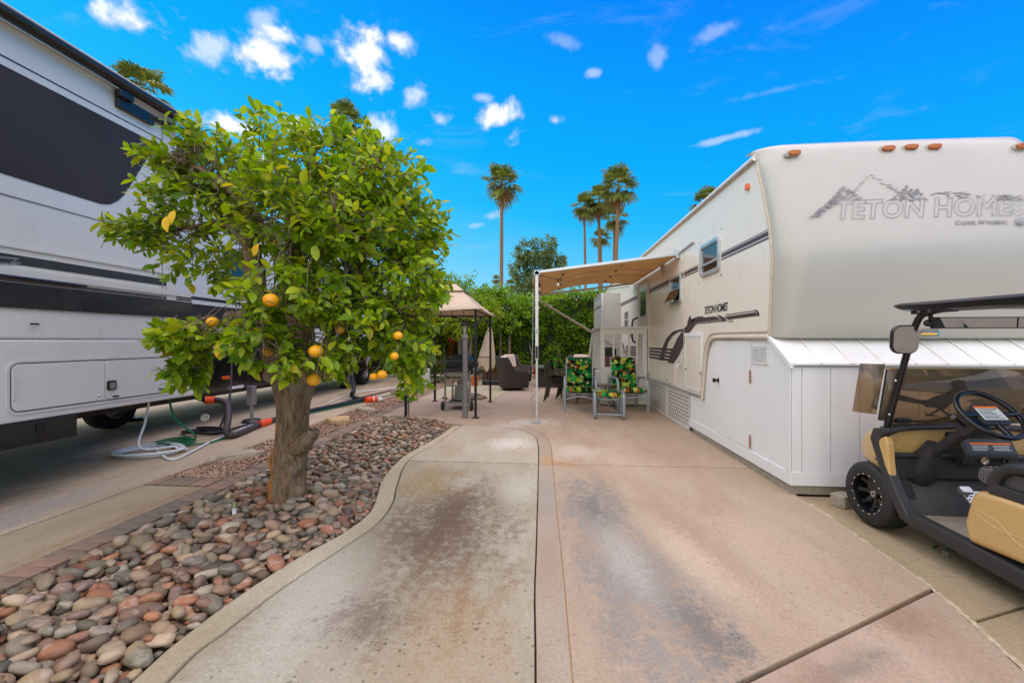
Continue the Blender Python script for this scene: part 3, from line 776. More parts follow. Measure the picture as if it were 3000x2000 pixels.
path = crom([hx, Vector((hx.x + .02, hx.y - .08, .42)), Vector((hx.x + .08, hx.y - .2, .14)), Vector((cw.x + .22, cw.y + .12, .06))], 7) + coil(cw, .30, .40, 3.3, .02, ecc=.8, ph=.5)
endp = path[-1]
path += crom([endp, G(500, 1345, .02), G(570, 1318, .02), G(625, 1290, .02), G(760, 1235, .02)], 6)[1:]
tag(B().tube(path, .0125, 8).build('garden_hose', 'hose_white', None, 60), 'white water hose coiled on the pad under the white trailer', 'hose')
cg = G(515, 1303); gx = Vector((-4.78, hp.y + .32, .72))
path = crom([gx, Vector((gx.x + .05, gx.y + .05, .4)), Vector((gx.x + .2, gx.y + .2, .12)), Vector((cg.x + .05, cg.y - .1, .05))], 7) + coil(cg, .16, .26, 3, .02, ecc=.7, ph=-1.2)
path += crom([path[-1], G(600, 1298, .02), G(640, 1288, .02), G(720, 1262, .02), G(790, 1235, .02), G(1150, 1155, .02), G(1330, 1100, .02)], 6)[1:]
tag(B().tube(path, .0125, 8).build('garden_hose', 'hose_green', None, 60), 'dark green water hose looped beside the coiled white hose', 'hose')
# ribbed sewer hose
sh = thing('sewer_hose', G(640, 1285), 'brown ribbed sewer hose with orange couplings lying on the pad', 'hose')
p0 = G(606, 1184, .40); d0 = G(640, 1285).y
sp = [Vector((p0.x - .5, d0 + .05, .50)), Vector((-4.62, d0 + .05, .47)), Vector((-4.5, d0 + .03, .40)), Vector((-4.46, d0, .2)), Vector((-4.44, d0 + .02, .07)), G(690, 1272, .05), G(760, 1243, .05), G(800, 1230, .05)]
sp[0] = G(600, 1172, .46); sp[1] = G(640, 1172, .45); sp[2] = G(665, 1185, .40); sp[3] = G(668, 1225, .25); sp[4] = G(664, 1265, .1)
pth = crom(sp, 26)
B().tube(pth, [.044 + .005 * math.cos(i * 1.57) for i in range(len(pth))], 12).build('ribbed_hose', 'hose_brown', sh, 30)
def coupling(p, q, r, n='coupling', m='fitting_orange', parent=None):
    p, q = Vector(p), Vector(q); k = 13
    return B().tube([p.lerp(q, i / (k - 1)) for i in range(k)], [r * (1.06 if i % 4 < 2 else .96) for i in range(k)], 14).build(n, m, parent, 35)
coupling(pth[1], pth[18], .06, parent=sh)
iz = len(pth) - 26; coupling(pth[iz - 2], pth[iz + 16], .057, parent=sh)
B().tube([pth[0] + Vector((-.25, .12, .04)), pth[2]], .045, 12).build('outlet_pipe', 'black_trim', sh, 40)
far = crom([G(800, 1230, .05), G(900, 1205, .05), G(1040, 1176, .05), G(1075, 1168, .05)], 20)
B().tube(far, [.044 + .004 * math.cos(i * 1.57) for i in range(len(far))], 10).build('ribbed_hose', 'cable_black', sh, 30)
# second pipe further back with clear elbow
s2_ = thing('drain_pipe', G(1020, 1165), 'black drain hose with orange fittings and clear elbow by the gravel', 'hose')
pp = crom([onX(1030, 1100, -5.3), G(1036, 1140, .25), G(1030, 1158, .12), G(1050, 1168, .06), G(1075, 1170, .06)], 10)
B().tube(pp, .05, 10).build('ribbed_hose', 'cable_black', s2_, 40)
e0, e1_ = G(1072, 1172, .06), G(1090, 1170, .06); coupling(e0, e1_, .075, parent=s2_)
e2 = G(1100, 1170, .06); B().tube([e1_, e2], .06, 12).build('clear_sleeve', 'white_plastic', s2_, 40)
e3 = G(1108, 1170, .06); coupling(e2, e3, .072, parent=s2_)
B().tube(crom([e3, G(1114, 1170, .06), G(1117, 1176, .02)], 5), .06, 12).build('clear_elbow', 'clear_plastic', s2_, 40)
# power cable
cb = G(595, 1270)
path = crom([onX(678, 1060, -5.5), onX(676, 1130, -5.2), G(668, 1190, .35), G(645, 1250, .06), Vector((cb.x + .22, cb.y, .04))], 8) + coil(cb, .24, .34, 2.4, .02, ecc=.55)
path += crom([path[-1], G(650, 1262, .03), G(720, 1245, .03), G(860, 1215, .03), G(1150, 1142, .03), G(1290, 1118, .03)], 6)[1:]
tag(B().tube(path, .017, 8).build('power_cable', 'cable_black', None, 60), 'thick black power cable looped behind the brown sewer hose', 'cable')
wl_ = crom([G(960, 1180, .02), G(1040, 1150, .02), G(1140, 1137, .02), G(1250, 1120, .02)], 8)
tag(B().tube(wl_, .014, 8).build('garden_hose', 'hose_white', None, 60), 'thin pale hose running along the pad past the trailer wheels', 'hose')
p = G(601, 1223, .22)
cap_ = thing('hanging_sewer_lid', p, 'clear round sewer cap hanging from a thin cord', 'cap')
B().lathe([(.02, -.012), (.05, -.012), (.056, -.004), (.056, .014), (.046, .016), (.044, .0), (.02, -.004)], 20, Matrix.Translation(p) @ Matrix.Rotation(rad(75), 4, 'X') @ Matrix.Rotation(rad(20), 4, 'Y')).build('lid', 'clear_plastic', cap_, 40)
B().tube([p + Vector((0, 0, .05)), p + Vector((.0, .04, .24))], .002, 5).build('cord', 'cable_black', cap_)
# boulders, fallen wood, sprinkler head
mat('boulder_tan', (190, 150, 98), .9, var=.25, scale=6, bump=.8, bscale=18, c2=(214, 182, 136))
mat('boulder_grey', (170, 152, 130), .9, var=.25, scale=9, bump=.8, bscale=20)
def boulder(p, sx, sy, sz, m, label, name='boulder', rot=0, cat='rock'):
    bm = bmesh.new(); bmesh.ops.create_icosphere(bm, subdivisions=3, radius=1)
    off = Vector((R.uniform(0, 90), R.uniform(0, 90), 0))
    for v in bm.verts:
        q = v.co; f_ = noise.noise(q * .9 + off) * .35 + noise.noise(q * 2.6 + off) * .12
        q = Vector([math.copysign(abs(k) ** .55, k) for k in q]) * (.86 + f_)
        v.co = Vector((q.x * sx, q.y * sy, max(-.3, q.z) * sz))
    me = bpy.data.meshes.new(name); bm.to_mesh(me); bm.free(); me.materials.append(MATS[m])
    o = bpy.data.objects.new(name, me); col.objects.link(o); o.location = (p.x, p.y, sz * .25); o.rotation_euler = (0, 0, rot)
    return tag(o, label, cat)
boulder(G(990, 1240), .20, .13, .10, 'boulder_tan', 'squared ochre rock on the gravel just beyond the citrus trunk', rot=.3)
boulder(G(1073, 1204), .24, .14, .07, 'boulder_grey', 'flat pale rock lying on gravel beyond the ochre rock', rot=-.3)
boulder(G(1160, 1152), .15, .13, .12, 'boulder_grey', 'small rounded grey rock on gravel far past the sapling')
boulder(G(690, 1340), .32, .10, .06, 'boulder_grey', 'long weathered slab of rock on the gravel beside the brick edging', rot=.75)
p = G(687, 1520)
sp_ = thing('sprinkler_riser', (p.x, p.y, .02), 'white sprinkler riser with green cap poking out of river stones', 'sprinkler')
B().tube([p, p + Vector((0, 0, .085))], .016, 12).build('riser', 'white_plastic', sp_, 40)
B().tube([p + Vector((0, 0, .085)), p + Vector((0, 0, .13))], .014, 12).build('cap', mat('cap_green', (150, 160, 104), .6), sp_, 40)

# ================================================================== CREAM TRAILER ON THE RIGHT
mat('cream', (230, 219, 205), .34, var=.025, scale=.8, coat=.25, bump=.04, bscale=200, grime=.10)
mat('cap_white', (174, 170, 161), .36, var=.03, scale=.7, coat=.2, grime=.06)
mat('cream_trim', (206, 192, 174), .5, var=.05)
mat('caulk', (190, 176, 156), .7, var=.15, scale=20)
mat('decal_plum', (74, 54, 58), .5, var=.2, scale=25); mat('decal_charcoal', (66, 60, 64), .5, var=.25, scale=25); mat('decal_grey', (138, 134, 138), .6, var=.25, scale=20)
mat('alu', (196, 198, 200), .35, .6, var=.06); mat('glass_dark', (34, 30, 26), .10, var=.2, coat=.1, spec=.35); mat('glass_upper', (58, 56, 56), .10, var=.15, coat=.15, spec=.4)
mat('shed_white', (222, 222, 220), .55, var=.03, scale=2, bump=.10, bscale=40, grime=.07, stretch=(1, 1, .35))
mat('shed_roof', (226, 224, 218), .5, var=.04, scale=3, grime=.10)
mat('hardware_bronze', (52, 40, 34), .35, .7, var=.2); mat('rust', (150, 92, 50), .8, var=.4, scale=40)
mat('wood_white', (216, 210, 200), .55, var=.05, scale=6, grime=.12)
mat('block_grey', (150, 140, 124), .9, var=.2, scale=15, bump=.6); mat('block_red', (168, 128, 108), .9, var=.2, scale=15, bump=.6)
XR = 2.20
rv = thing('fifth_wheel_trailer', (3.45, 8, 0), 'cream fifth wheel trailer with purple swoosh graphics and TETON HOMES lettering', 'trailer')
XF = 4.68           # far side of the trailer
ZT = 3.30
kick = [(6.02, .585), (5.98, .75), (5.93, 1.0), (5.88, 1.2), (5.80, 1.34), (5.66, 1.42), (5.4, 1.435), (4.27, 1.425)]
# side wall as one outline, with the step up over the hitch
def seam_y(z_):
    pts = [(1.40, 4.275), (1.8, 4.24), (2.17, 4.21), (2.5, 4.26), (2.9, 4.39), (3.265, 4.53), (3.6, 4.66)]
    for (za, ya_), (zb_, yb_) in zip(pts, pts[1:]):
        if z_ <= zb_: return ya_ + (yb_ - ya_) * (z_ - za) / (zb_ - za)
    return pts[-1][1]
front = [(seam_y(z_), z_) for z_ in (1.425, 1.7, 2.0, 2.17, 2.35, 2.6, 2.9, 3.1, 3.24)]
outl = [(15.4, .585)] + kick[:-1] + front + [(4.75, ZT), (15.4, ZT)]
yz(XR, -1, outl, 'side_wall', 'cream', rv, -.05)
B().box(XR + .05, XF, 5.9, 15.4, .60, ZT - .01).build('body_core', 'cream', rv)
B().box(XR + .05, XF, 4.6, 5.95, 1.45, ZT - .01).build('hitch_core', 'cream', rv)
# roof edge: rolled cream membrane and gutter
B().loft([[(XR - .02, y_, ZT - .03), (XR - .035, y_, ZT), (XR + .0, y_, ZT + .05), (XR + .15, y_, ZT + .09), (XF, y_, ZT + .09), (XF, y_, ZT - .02)] for y_ in (4.56, 9, 15.4)]).build('roof', 'cream_trim', rv, 40)
B().tube([(XR - .03, y_, ZT - .02) for y_ in (4.53, 8, 15.4)], .013, 8).build('gutter', 'alu', rv, 40)
# front cap
def cap_ring(z_, yf, ys_):
    r = max(.06, min(.24, ys_ - yf)); o = []
    n = 7
    for i in range(n + 1):
        t = rad(90 * i / n); o.append((XR - .004 + r * 1.15 * (1 - math.cos(t)), ys_ + 0 - (ys_ - yf) * math.sin(t), z_))
    for k in (.25, .5, .75):
        o.append((XR + (XF - XR) * k, yf - .015 * math.sin(math.pi * k), z_))
    for i in range(n, -1, -1):
        t = rad(90 * i / n); o.append((XF + .004 - r * 1.15 * (1 - math.cos(t)), ys_ - (ys_ - yf) * math.sin(t), z_))
    return o
capp = [(1.405, 4.19), (1.42, 4.13), (1.5, 4.105), (1.75, 4.06), (1.95, 4.025), (2.08, 4.01), (2.18, 4.005), (2.28, 4.015), (2.4, 4.04), (2.6, 4.09), (2.85, 4.155), (3.05, 4.215), (3.18, 4.255), (3.27, 4.29), (3.34, 4.35), (3.385, 4.45), (3.405, 4.6), (3.41, 4.75)]
rings = [cap_ring(z_, yf, max(seam_y(min(z_, 3.27)) + (.0 if z_ < 3.27 else .1), yf + .03)) for z_, yf in capp]
cp_ = B().loft(rings, closed=False, cap=False)
n0 = len(rings[0]); cp_.f.append(tuple(range(n0))); cp_.m.append(0)
cap_o = cp_.build('front_cap', 'cap_white', rv, 60)
sb = cap_o.modifiers.new('sub', 'SUBSURF'); sb.levels = 2; sb.render_levels = 2
# seam trim between wall and cap
B().tube([(XR - .008, seam_y(z_), z_) for z_ in [1.41 + i * .085 for i in range(22)]], .012, 7).build('seam_trim', 'caulk', rv, 60)
B().tube([(XR - .006, seam_y(z_) + .03, z_) for z_ in [1.44 + i * .085 for i in range(21)]], .006, 6).build('seam_trim', 'cream_trim', rv, 60)
# moulding that follows the kick-up
mo = crom([(XR - .012, y_, z_) for y_, z_ in [(6.03, .57)] + kick], 5)
B().tube(mo, .024, 8, flat=(.8, 1)).build('kick_moulding', 'cream_trim', rv, 60)
mo2 = [Vector((p.x, p.y + .055, p.z + .045)) if p.z < 1.3 else Vector((p.x, p.y + .035, p.z + .055)) for p in mo[4:]]
B().tube(mo2, .008, 6).build('kick_moulding', 'caulk', rv, 60)
# vertical panel seam
y_ = onX(2004, 800, XR).y
B().box(XR - .006, XR - .0005, y_ - .012, y_ + .012, .60, 2.86).build('panel_seam', 'cream_trim', rv, bevel=.002)
# stripes
def stripe(z0_, z1_, y0_, y1_, m, name='stripe'):
    yz(XR, -1, [(y0_, z0_), (y1_, z0_), (y1_, z1_), (y0_, z1_)], name, m, rv, .003, .0006)
for ya_, yb_ in ((4.32, 5.40), (6.20, 7.00), (7.60, 9.03), (10.15, 12.35)):
    if ya_ == 4.32: ya_ = seam_y(2.46) + .045
    stripe(2.425, 2.468, ya_, yb_, 'decal_plum'); stripe(2.480, 2.487, ya_, yb_, 'decal_charcoal'); stripe(2.392, 2.410, ya_, yb_, 'decal_charcoal')
# windows
def window(root, y0_, y1_, z0_, z1_, split, r=.05):
    wd = frame_strip(rrect(y0_ - .035, y1_ + .035, z0_ - .035, z1_ + .035, r + .03), .04, XR, .03, 'window', 'alu', root, 0, -1)
    frame_strip(rrect(y0_, y1_, z0_, z1_, r), .02, XR, .02, 'frame', 'alu', wd, 0, -1)
    B().prism([(XR - .002, a_, b2) for a_, b2 in rrect(y0_, y1_, z0_, split, .03)], (-.006, 0, 0)).build('pane', 'glass_dark', wd)
    B().prism([(XR - .002, a_, b2) for a_, b2 in rrect(y0_, y1_, split, z1_, .03)], (-.005, 0, 0)).build('pane', 'glass_upper', wd)
    B().box(XR - .026, XR - .004, y0_, y1_, split - .015, split + .015).build('mullion', 'alu', wd, bevel=.003)
    return wd
a, b_ = onX(2108, 700, XR), onX(2058, 812, XR)
z0_, z1_ = onX(2105, 800, XR).z, onX(2108, 700, XR).z
window(rv, a.y, b_.y, onX(2060, 805, XR).z, onX(2106, 700, XR).z, onX(2085, 768, XR).z)
# awning-type window, lower pane propped open
a, b_ = onX(1996, 800, XR), onX(1966, 850, XR)
w2 = frame_strip(rrect(a.y - .02, b_.y + .02, 2.02, 2.48, .06), .04, XR, .03, 'window', 'alu', rv, 0, -1)
B().prism([(XR - .002, p_, q_) for p_, q_ in rrect(a.y, b_.y, 2.04, 2.46, .03)], (-.004, 0, 0)).build('pane', 'glass_dark', w2)
sash = B().obox(((XR - .07), (a.y + b_.y) / 2, 2.14), (.02, b_.y - a.y, .24), (0, rad(28), 0)).build('open_sash', 'glass_dark', w2, bevel=.004)
for zc in (-.12, .12):
    c0 = Vector((XR - .07, 0, 2.14)) + Matrix.Rotation(rad(28), 3, 'Y') @ Vector((-.012, 0, zc))
    B().obox((c0.x, (a.y + b_.y) / 2, c0.z), (.014, b_.y - a.y + .02, .02), (0, rad(28), 0)).build('sash_rail', 'alu', w2)
# entry door with glass, grab handle, small fixtures
dr = frame_strip(rrect(9.02, 9.98, .68, 2.72, .08), .045, XR, .025, 'entry_door', 'cream_trim', rv, 0, -1)
B().prism([(XR - .001, p_, q_) for p_, q_ in rrect(9.07, 9.93, .73, 2.67, .06)], (-.012, 0, 0)).build('door_panel', 'cream', dr)
B().prism([(XR - .013, p_, q_) for p_, q_ in rrect(9.2, 9.8, 1.95, 2.5, .08)], (-.006, 0, 0)).build('pane', 'glass_upper', dr)
frame_strip(rrect(9.17, 9.83, 1.92, 2.53, .1), .03, XR, .014, 'pane_frame', 'alu', dr, .012, -1)
B().box(XR - .05, XR - .013, 9.12, 9.2, 1.28, 1.42).build('lock', 'black_trim', dr, bevel=.01)
hx = onX(1876, 930, XR)
B().tube(crom([(XR, 10.12, 1.35), (XR - .12, 10.12, 1.42), (XR - .12, 10.12, 1.86), (XR, 10.12, 1.95)], 6), .022, 8).build('grab_handle', 'black_trim', rv, 60)
p = onX(1851, 983, XR); B().box(XR - .03, XR, p.y - .1, p.y + .1, p.z - .05, p.z + .05).build('porch_lamp', 'amber', rv, bevel=.008)
vy = onX(1836, 920, XR)
vt = B().prism([(XR - .001, p_, q_) for p_, q_ in rrect(vy.y - .25, vy.y + .25, 1.75, 2.2, .06)], (-.015, 0, 0)).build('side_window', 'alu', rv)
for zc in (1.86, 2.08): B().prism([(XR - .016, p_, q_) for p_, q_ in rrect(vy.y - .2, vy.y + .2, zc - .08, zc + .09, .03)], (-.004, 0, 0)).build('pane', 'glass_dark', vt)
p = onX(1945, 786, XR)
spk = B().lathe([(.02, .0), (.10, .0), (.12, .006), (.13, .02), (.13, .03), (.10, .022), (.02, .018)], 20, Matrix.Translation((XR - .001, p.y, p.z)) @ Matrix.Rotation(rad(-90), 4, 'Y')).build('outdoor_speaker', 'cream_trim', rv, 40)
for k in range(5): B().box(XR - .034, XR - .028, p.y - .08, p.y + .08, p.z - .062 + k * .03, p.z - .055 + k * .03).build('grille_bar', 'caulk', spk)
p = onX(2193, 548, XR)
B().prism([(XR - .001, a_, b2) for a_, b2 in rrect(p.y - .028, p.y + .028, p.z - .035, p.z + .035, .02)], (-.03, 0, 0)).build('marker_lamp', 'amber', rv, bevel=.006)
for q in ((2115, 670), (2115, 806), (2049, 712), (2048, 831), (2002, 771), (2001, 852), (1959, 795), (2112, 805)):
    p = onX(*q, XR); B().ball((XR - .002, p.y, p.z), .008, nu=6, nv=4).build('screw', 'black_trim', rv)
# compartment doors low on the wall
for (q0, q1, q2, nm) in (((2008, 985), (2056, 985), (2052, 1150), 'tall'), ((1935, 1010), (1978, 1010), (1978, 1120), 'low')):
    y1_, y0_ = onX(*q0, XR).y, onX(*q1, XR).y
    zt_, zb_ = (1.45, .66) if nm == 'tall' else (1.0, .64)
    cd_ = frame_strip(rrect(y0_, y1_, zb_, zt_, .015), .025, XR, .012, 'compartment_door', 'shed_white' if nm == 'tall' else 'cream_trim', rv, 0, -1)
    B().box(XR - .009, XR - .0008, y0_ + .025, y1_ - .025, zb_ + .025, zt_ - .025).build('door_panel', 'cream', cd_)
    B().ball((XR - .012, (y1_ - .06) if nm == 'tall' else (y0_ + y1_) / 2, .95 if nm == 'tall' else .70), .014, nu=8, nv=5).build('lock', 'black_trim', cd_, 60)
    if nm == 'tall': B().box(XR - .02, XR - .001, y0_, y1_, zt_, zt_ + .06).build('rain_cap', 'shed_white', cd_, bevel=.004)
p = onX(1996, 1067, XR); B().tube([(XR, p.y, p.z), (XR - .05, p.y, p.z), (XR - .06, p.y, p.z - .05)], .015, 8).build('tap', 'alu', rv, 40)
B().tube([(XR - .04, p.y - .03, p.z + .03), (XR - .04, p.y + .04, p.z + .03)], .012, 8).build('tap_handle', 'alu', rv, 40)
B().box(XR - .014, XR, 6.05, 8.9, .585, .62).build('sill_rail', 'alu', rv, bevel=.004)
for (yy, zz) in ((6.02, .92),): B().box(XR - .025, XR, yy, yy + .05, zz, zz + .03).build('catch', 'alu', rv)
# swoosh graphics, outlines from the photograph on the wall plane
def sw(px, m='decal_plum', off=.0008, name='swoosh'):
    return decal(XR, px, name, m, rv, .003, off, -1)
sw([(1931, 1055), (1940, 1020), (1953, 990), (1970, 972), (1990, 965), (2006, 962), (2003, 968), (1985, 974), (1971, 984), (1959, 1002), (1950, 1030), (1945, 1056)], 'decal_charcoal')
sw([(1955, 1068), (1966, 1030), (1985, 990), (2006, 960), (2030, 938), (2060, 926), (2062, 930), (2042, 946), (2020, 975), (2004, 1010), (1990, 1040), (1970, 1070)])
sw([(2041, 945), (2062, 930), (2094, 926), (2104, 930), (2112, 936), (2076, 941)])
sw([(2041, 947), (2113, 938), (2116, 941), (2041, 949.5)], 'decal_charcoal')
sw([(2100, 922), (2112, 924), (2124, 931), (2132, 939), (2117, 942), (2112, 933)], 'decal_charcoal', .0042)
sw([(2123, 928), (2215, 914), (2218, 925), (2134, 936)])
sw([(2123, 922), (2215, 908), (2216, 910), (2126, 924)], 'decal_charcoal')
sw([(2213, 907), (2219, 908), (2224, 915), (2226, 925), (2219, 926), (2218, 916)], 'decal_charcoal')
sw([(2013, 953), (2016, 938), (2022, 923), (2026, 934), (2030, 933), (2036, 936), (2026, 944)], 'decal_charcoal')
sw([(2032, 932), (2046, 927), (2058, 925), (2040, 934), (2024, 948)])
# strakes running back along the lower wall
for k in range(4):
    z0_ = 1.03 + k * .062
    yz(XR, -1, [(7.35, z0_), (11.6 - k * .0, z0_), (11.6, z0_ + .042), (7.28, z0_ + .042)], 'strake', 'decal_plum', rv, .003, .0006)
yz(XR, -1, [(11.65, 1.03), (11.95, 1.33), (12.3, 1.38), (11.75, 1.03)], 'strake', 'decal_charcoal', rv, .003, .0006)
mw = text_mesh('TETON HOMES', .2, .28, spacing=.82, xscale=.66, offset=.004)
# letters stand on the wall: text x runs towards -Y (to the right seen from the patio)
def wallM(y_, z_, tilt=0.0): return Matrix.Translation((XR - .004, y_, z_)) @ Matrix.Rotation(rad(tilt), 4, 'X') @ Matrix(((0, 0, -1, 0), (-1, 0, 0, 0), (0, 1, 0, 0), (0, 0, 0, 1)))
p0, p1 = onX(2063, 921, XR), onX(2133, 910, XR)
wd_ = max(v.co.x for v in mw.vertices); hg = max(v.co.y for v in mw.vertices)
S_ = Matrix.Diagonal(((p0.y - p1.y) / wd_, (onX(2063, 900, XR).z - p0.z) / hg * 1.0, 1, 1))
lettering('lettering', mw, wallM(p0.y, p0.z + .004, 0) @ S_, 'decal_charcoal', rv)
mw = text_mesh('Grand', .1, .45, spacing=.9)
p0, p1 = onX(2134, 945, XR), onX(2149, 942, XR); wd_ = max(v.co.x for v in mw.vertices)
lettering('lettering', mw, wallM(p0.y, p0.z, 0) @ Matrix.Diagonal(((p0.y - p1.y) / wd_, 1.05 * (p0.y - p1.y) / wd_ , 1, 1)), 'decal_charcoal', rv)

# lettering and lamps on the cap
def cap_y(z_):
    for (za, ya_), (zb_, yb_) in zip(capp, capp[1:]):
        if z_ <= zb_: return ya_ + (yb_ - ya_) * (z_ - za) / (zb_ - za)
    return capp[-1][1]
slope = math.atan2(cap_y(2.85) - cap_y(2.45), .4)
def onCap(px, py):
    z_ = 2.6
    for _ in range(8):
        p = onY(px, py, cap_y(z_) - .014); z_ = p.z
    return p
def capM(p): return Matrix.Translation(p + Vector((0, -.006, 0))) @ Matrix.Rotation(rad(90) - slope, 4, 'X')
t0, t1, tt = onCap(2445, 640), onCap(3012, 634), onCap(2455, 586)
mt = text_mesh('TETON HOMES', .3, .32, outline=.0025, spacing=1.03, offset=.008)
wd_ = max(v.co.x for v in mt.vertices); hg = max(v.co.y for v in mt.vertices)
kx = (t1.x - t0.x + .02) / wd_; ky = (tt.z - t0.z) / hg / math.cos(slope)
lettering('lettering', mt, capM(t0) @ Matrix.Diagonal((kx, ky, .3, 1)), 'decal_grey', cap_o)
def small_caps(p, s1_, s2_, words):
    x = 0.0
    for wd2 in words:
        for i, (txt, sz) in enumerate(((wd2[0], s1_), (wd2[1:], s2_))):
            me = text_mesh(txt, sz, .25, spacing=1.0, offset=.0015)
            lettering('lettering', me, capM(p) @ Matrix.Translation((x, 0, 0)), 'decal_grey', cap_o)
            x += max(v.co.x for v in me.vertices if True) - 0 if False else sum_w(txt, sz)
        x += .010
def sum_w(txt, sz):
    me = text_mesh(txt, sz, .0, spacing=1.0); v = max(q.co.x for q in me.vertices); bpy.data.meshes.remove(me); return v + .006
c0 = onCap(2798, 658)
small_caps(c0, .058, .044, ['CASPER,', 'WYOMING'])
bd = onCap(2988, 650); Mb = capM(bd)
B().lathe([(.034, 0), (.038, 0), (.038, .004), (.034, .004)], 24, Mb @ Matrix.Diagonal((1.25, 1, 1, 1)), closed=True).build('badge', 'decal_grey', cap_o)
B().prism([Mb @ Vector(q) for q in [(-.03, -.012, 0), (-.012, .016, 0), (0, .004, 0), (.012, .018, 0), (.034, -.01, 0), (.02, -.024, 0), (-.015, -.024, 0)]], Mb.to_3x3() @ Vector((0, 0, .003))).build('badge_peak', 'decal_grey', cap_o)
# mountains: rows of thin broken strokes
mb = B(); mb2 = B()
def stroke(x0, x1, y_, h_, b):
    q = [onCap(x0, y_), onCap(x1, y_ - R.uniform(0, 2)), onCap(x1 - R.uniform(2, 8), y_ + h_), onCap(x0 + R.uniform(2, 8), y_ + h_)]
    b.prism([p + Vector((0, -.007, 0)) for p in q], (0, .002, 0))
def peak(apex, lft, rgt, base, n_, fade, b):
    for i in range(n_):
        t = (i + .3) / n_; y_ = apex[1] + (base - apex[1]) * t
        xl = apex[0] + (lft - apex[0]) * t; xr = apex[0] + (rgt - apex[0]) * t ** fade
        x = xl + R.uniform(0, 3)
        while x < xr:
            x2 = min(xr, x + R.uniform(8, 30)); stroke(x, x2, y_, (base - apex[1]) / n_ * R.uniform(.25, .75), b); x = x2 + R.uniform(0, 22) * (.2 + t)
peak((2467, 545), 2428, 2532, 584, 13, .75, mb)
for i in range(34):
    t = i / 34; y_ = 585 + 52 * t; xl = 2428 - 64 * t
    for _ in range(2):
        x = R.uniform(xl, 2452 - 22 * t - 45 * t); stroke(x, x + R.uniform(8, 26) * (1 - .4 * t), y_, R.uniform(.8, 1.6), mb)
for i in range(0):
    stroke(2440 + i * 9 + R.uniform(-8, 8), 2470 + i * 11, 576 + R.uniform(0, 12), 2.2, mb)
peak((2653, 543), 2602, 2720, 588, 13, .9, mb)
peak((2685, 552), 2660, 2710, 572, 6, .9, mb)
for i in range(24):
    x = 2690 + 290 * R.random() ** 1.2; stroke(x, x + R.uniform(10, 36), 562 + (x - 2690) * .045 + R.uniform(-5, 11), R.uniform(1, 2.6), mb)
for i in range(26):
    t = R.random(); x = 2545 + 85 * t + R.uniform(-6, 6); stroke(x, x + R.uniform(5, 18), 512 + 50 * t + R.uniform(-6, 6), 1.3, mb2)
for i in range(16):
    t = R.random(); x = 2545 - 45 * t; stroke(x - 4, x + R.uniform(2, 8), 512 + 50 * t, 1.0, mb2)
mat('decal_faint', (178, 174, 172), .6, var=.1)
tag(mb.build('mountain_print', 'decal_grey', cap_o), kind='stuff'); tag(mb2.build('mountain_print', 'decal_faint', cap_o), kind='stuff')
for (px, py) in ((2323, 450), (2597, 437), (2664, 433), (2732, 432), (2990, 430)):
    p = onCap(px, py)
    lm = B().prism([p + Vector((a_, -.008, b2)) for a_, b2 in rrect(-.068, .06, -.03, .028, .025)], (0, .07, 0)).build('lamp_base', 'cap_white', cap_o, bevel=.004)
    B().prism([p + Vector((a_, -.034, b2)) for a_, b2 in rrect(-.048, .062, -.024, .026, .022)], (0, .03, 0)).build('lens', 'amber_dull' if 'amber_dull' in MATS else mat('amber_dull', (176, 92, 26), .4, var=.25, scale=30, coat=.2), lm, bevel=.01)
# small grey card with a yellow bar and blue tip on the cap
p = onY(2722, 975, 4.10)
st_ = B().box(p.x - .07, p.x + .07, 4.082, 4.086, p.z - .03, p.z + .035).build('grey_card', 'graphic_grey', rv)
B().box(p.x - .085, p.x + .045, 4.068, 4.081, p.z - .02, p.z - .002).build('card_bar', mat('bar_yellow', (232, 186, 70), .4), rv, bevel=.004)
B().box(p.x + .045, p.x + .066, 4.068, 4.081, p.z - .02, p.z + .008).build('card_tip', mat('tip_blue', (70, 160, 186), .4), rv, bevel=.004)
# slide-out room behind the porch
so = B().box(1.66, XR + .02, 12.4, 14.4, .95, 2.80).build('slide_room', 'cap_white', rv, bevel=.01)
B().box(1.645, 1.66, 12.36, 14.4, 2.74, 2.81).build('slide_trim', 'alu', so); B().box(1.645, 1.70, 12.37, 12.40, .95, 2.80).build('slide_trim', 'alu', so)
B().box(1.655, 1.6595, 12.42, 14.3, 2.42, 2.46).build('slide_stripe', 'decal_plum', so)

# ------------------------------------------------------------------ storage skirt below the hitch
XS = 2.216
shed = thing('storage_shed', (2.9, 4.2, 0), 'white panelled storage shed built under the cream trailer front', 'shed')
SY = 3.955
SX1 = 5.6
# side wall outline with the roof slope at the front
B().prism([(XS, y_, z_) for y_, z_ in ((SY, .085), (6.58, .085), (6.58, .57), (6.0, .57), (5.9, 1.0), (5.85, 1.2), (5.7, 1.40), (4.28, 1.40), (SY, 1.165))], (.05, 0, 0)).build('side_panel', 'shed_white', shed)
# front wall of boards with battens
b = B().box(XS + .05, SX1, SY + .004, SY + .05, .085, 1.16); b.build('front_panel', 'shed_white', shed)
x = XS; k = 0
while x < SX1:
    x2 = x + (.09 if k == 0 else .245)
    B().box(x + .003, x2 - .003, SY - .012, SY + .004, .205 if k else .085, 1.15).build('board', 'shed_white', shed, bevel=.003); x = x2; k += 1
B().box(XS - .012, SX1, SY - .022, SY - .012, .085, .205).build('base_board', 'shed_white', shed, bevel=.003)
B().box(XS - .014, XS - .001, SY - .010, 6.58, .085, .20).build('base_board', 'shed_white', shed, bevel=.003)
B().box(XS - .013, XS - .001, SY - .010, SY + .07, .2055, 1.15).build('corner_board', 'shed_white', shed, bevel=.003)
B().box(XS + .01, SX1, SY + .01, 6.5, .0, .084).build('plinth', 'block_grey', shed)
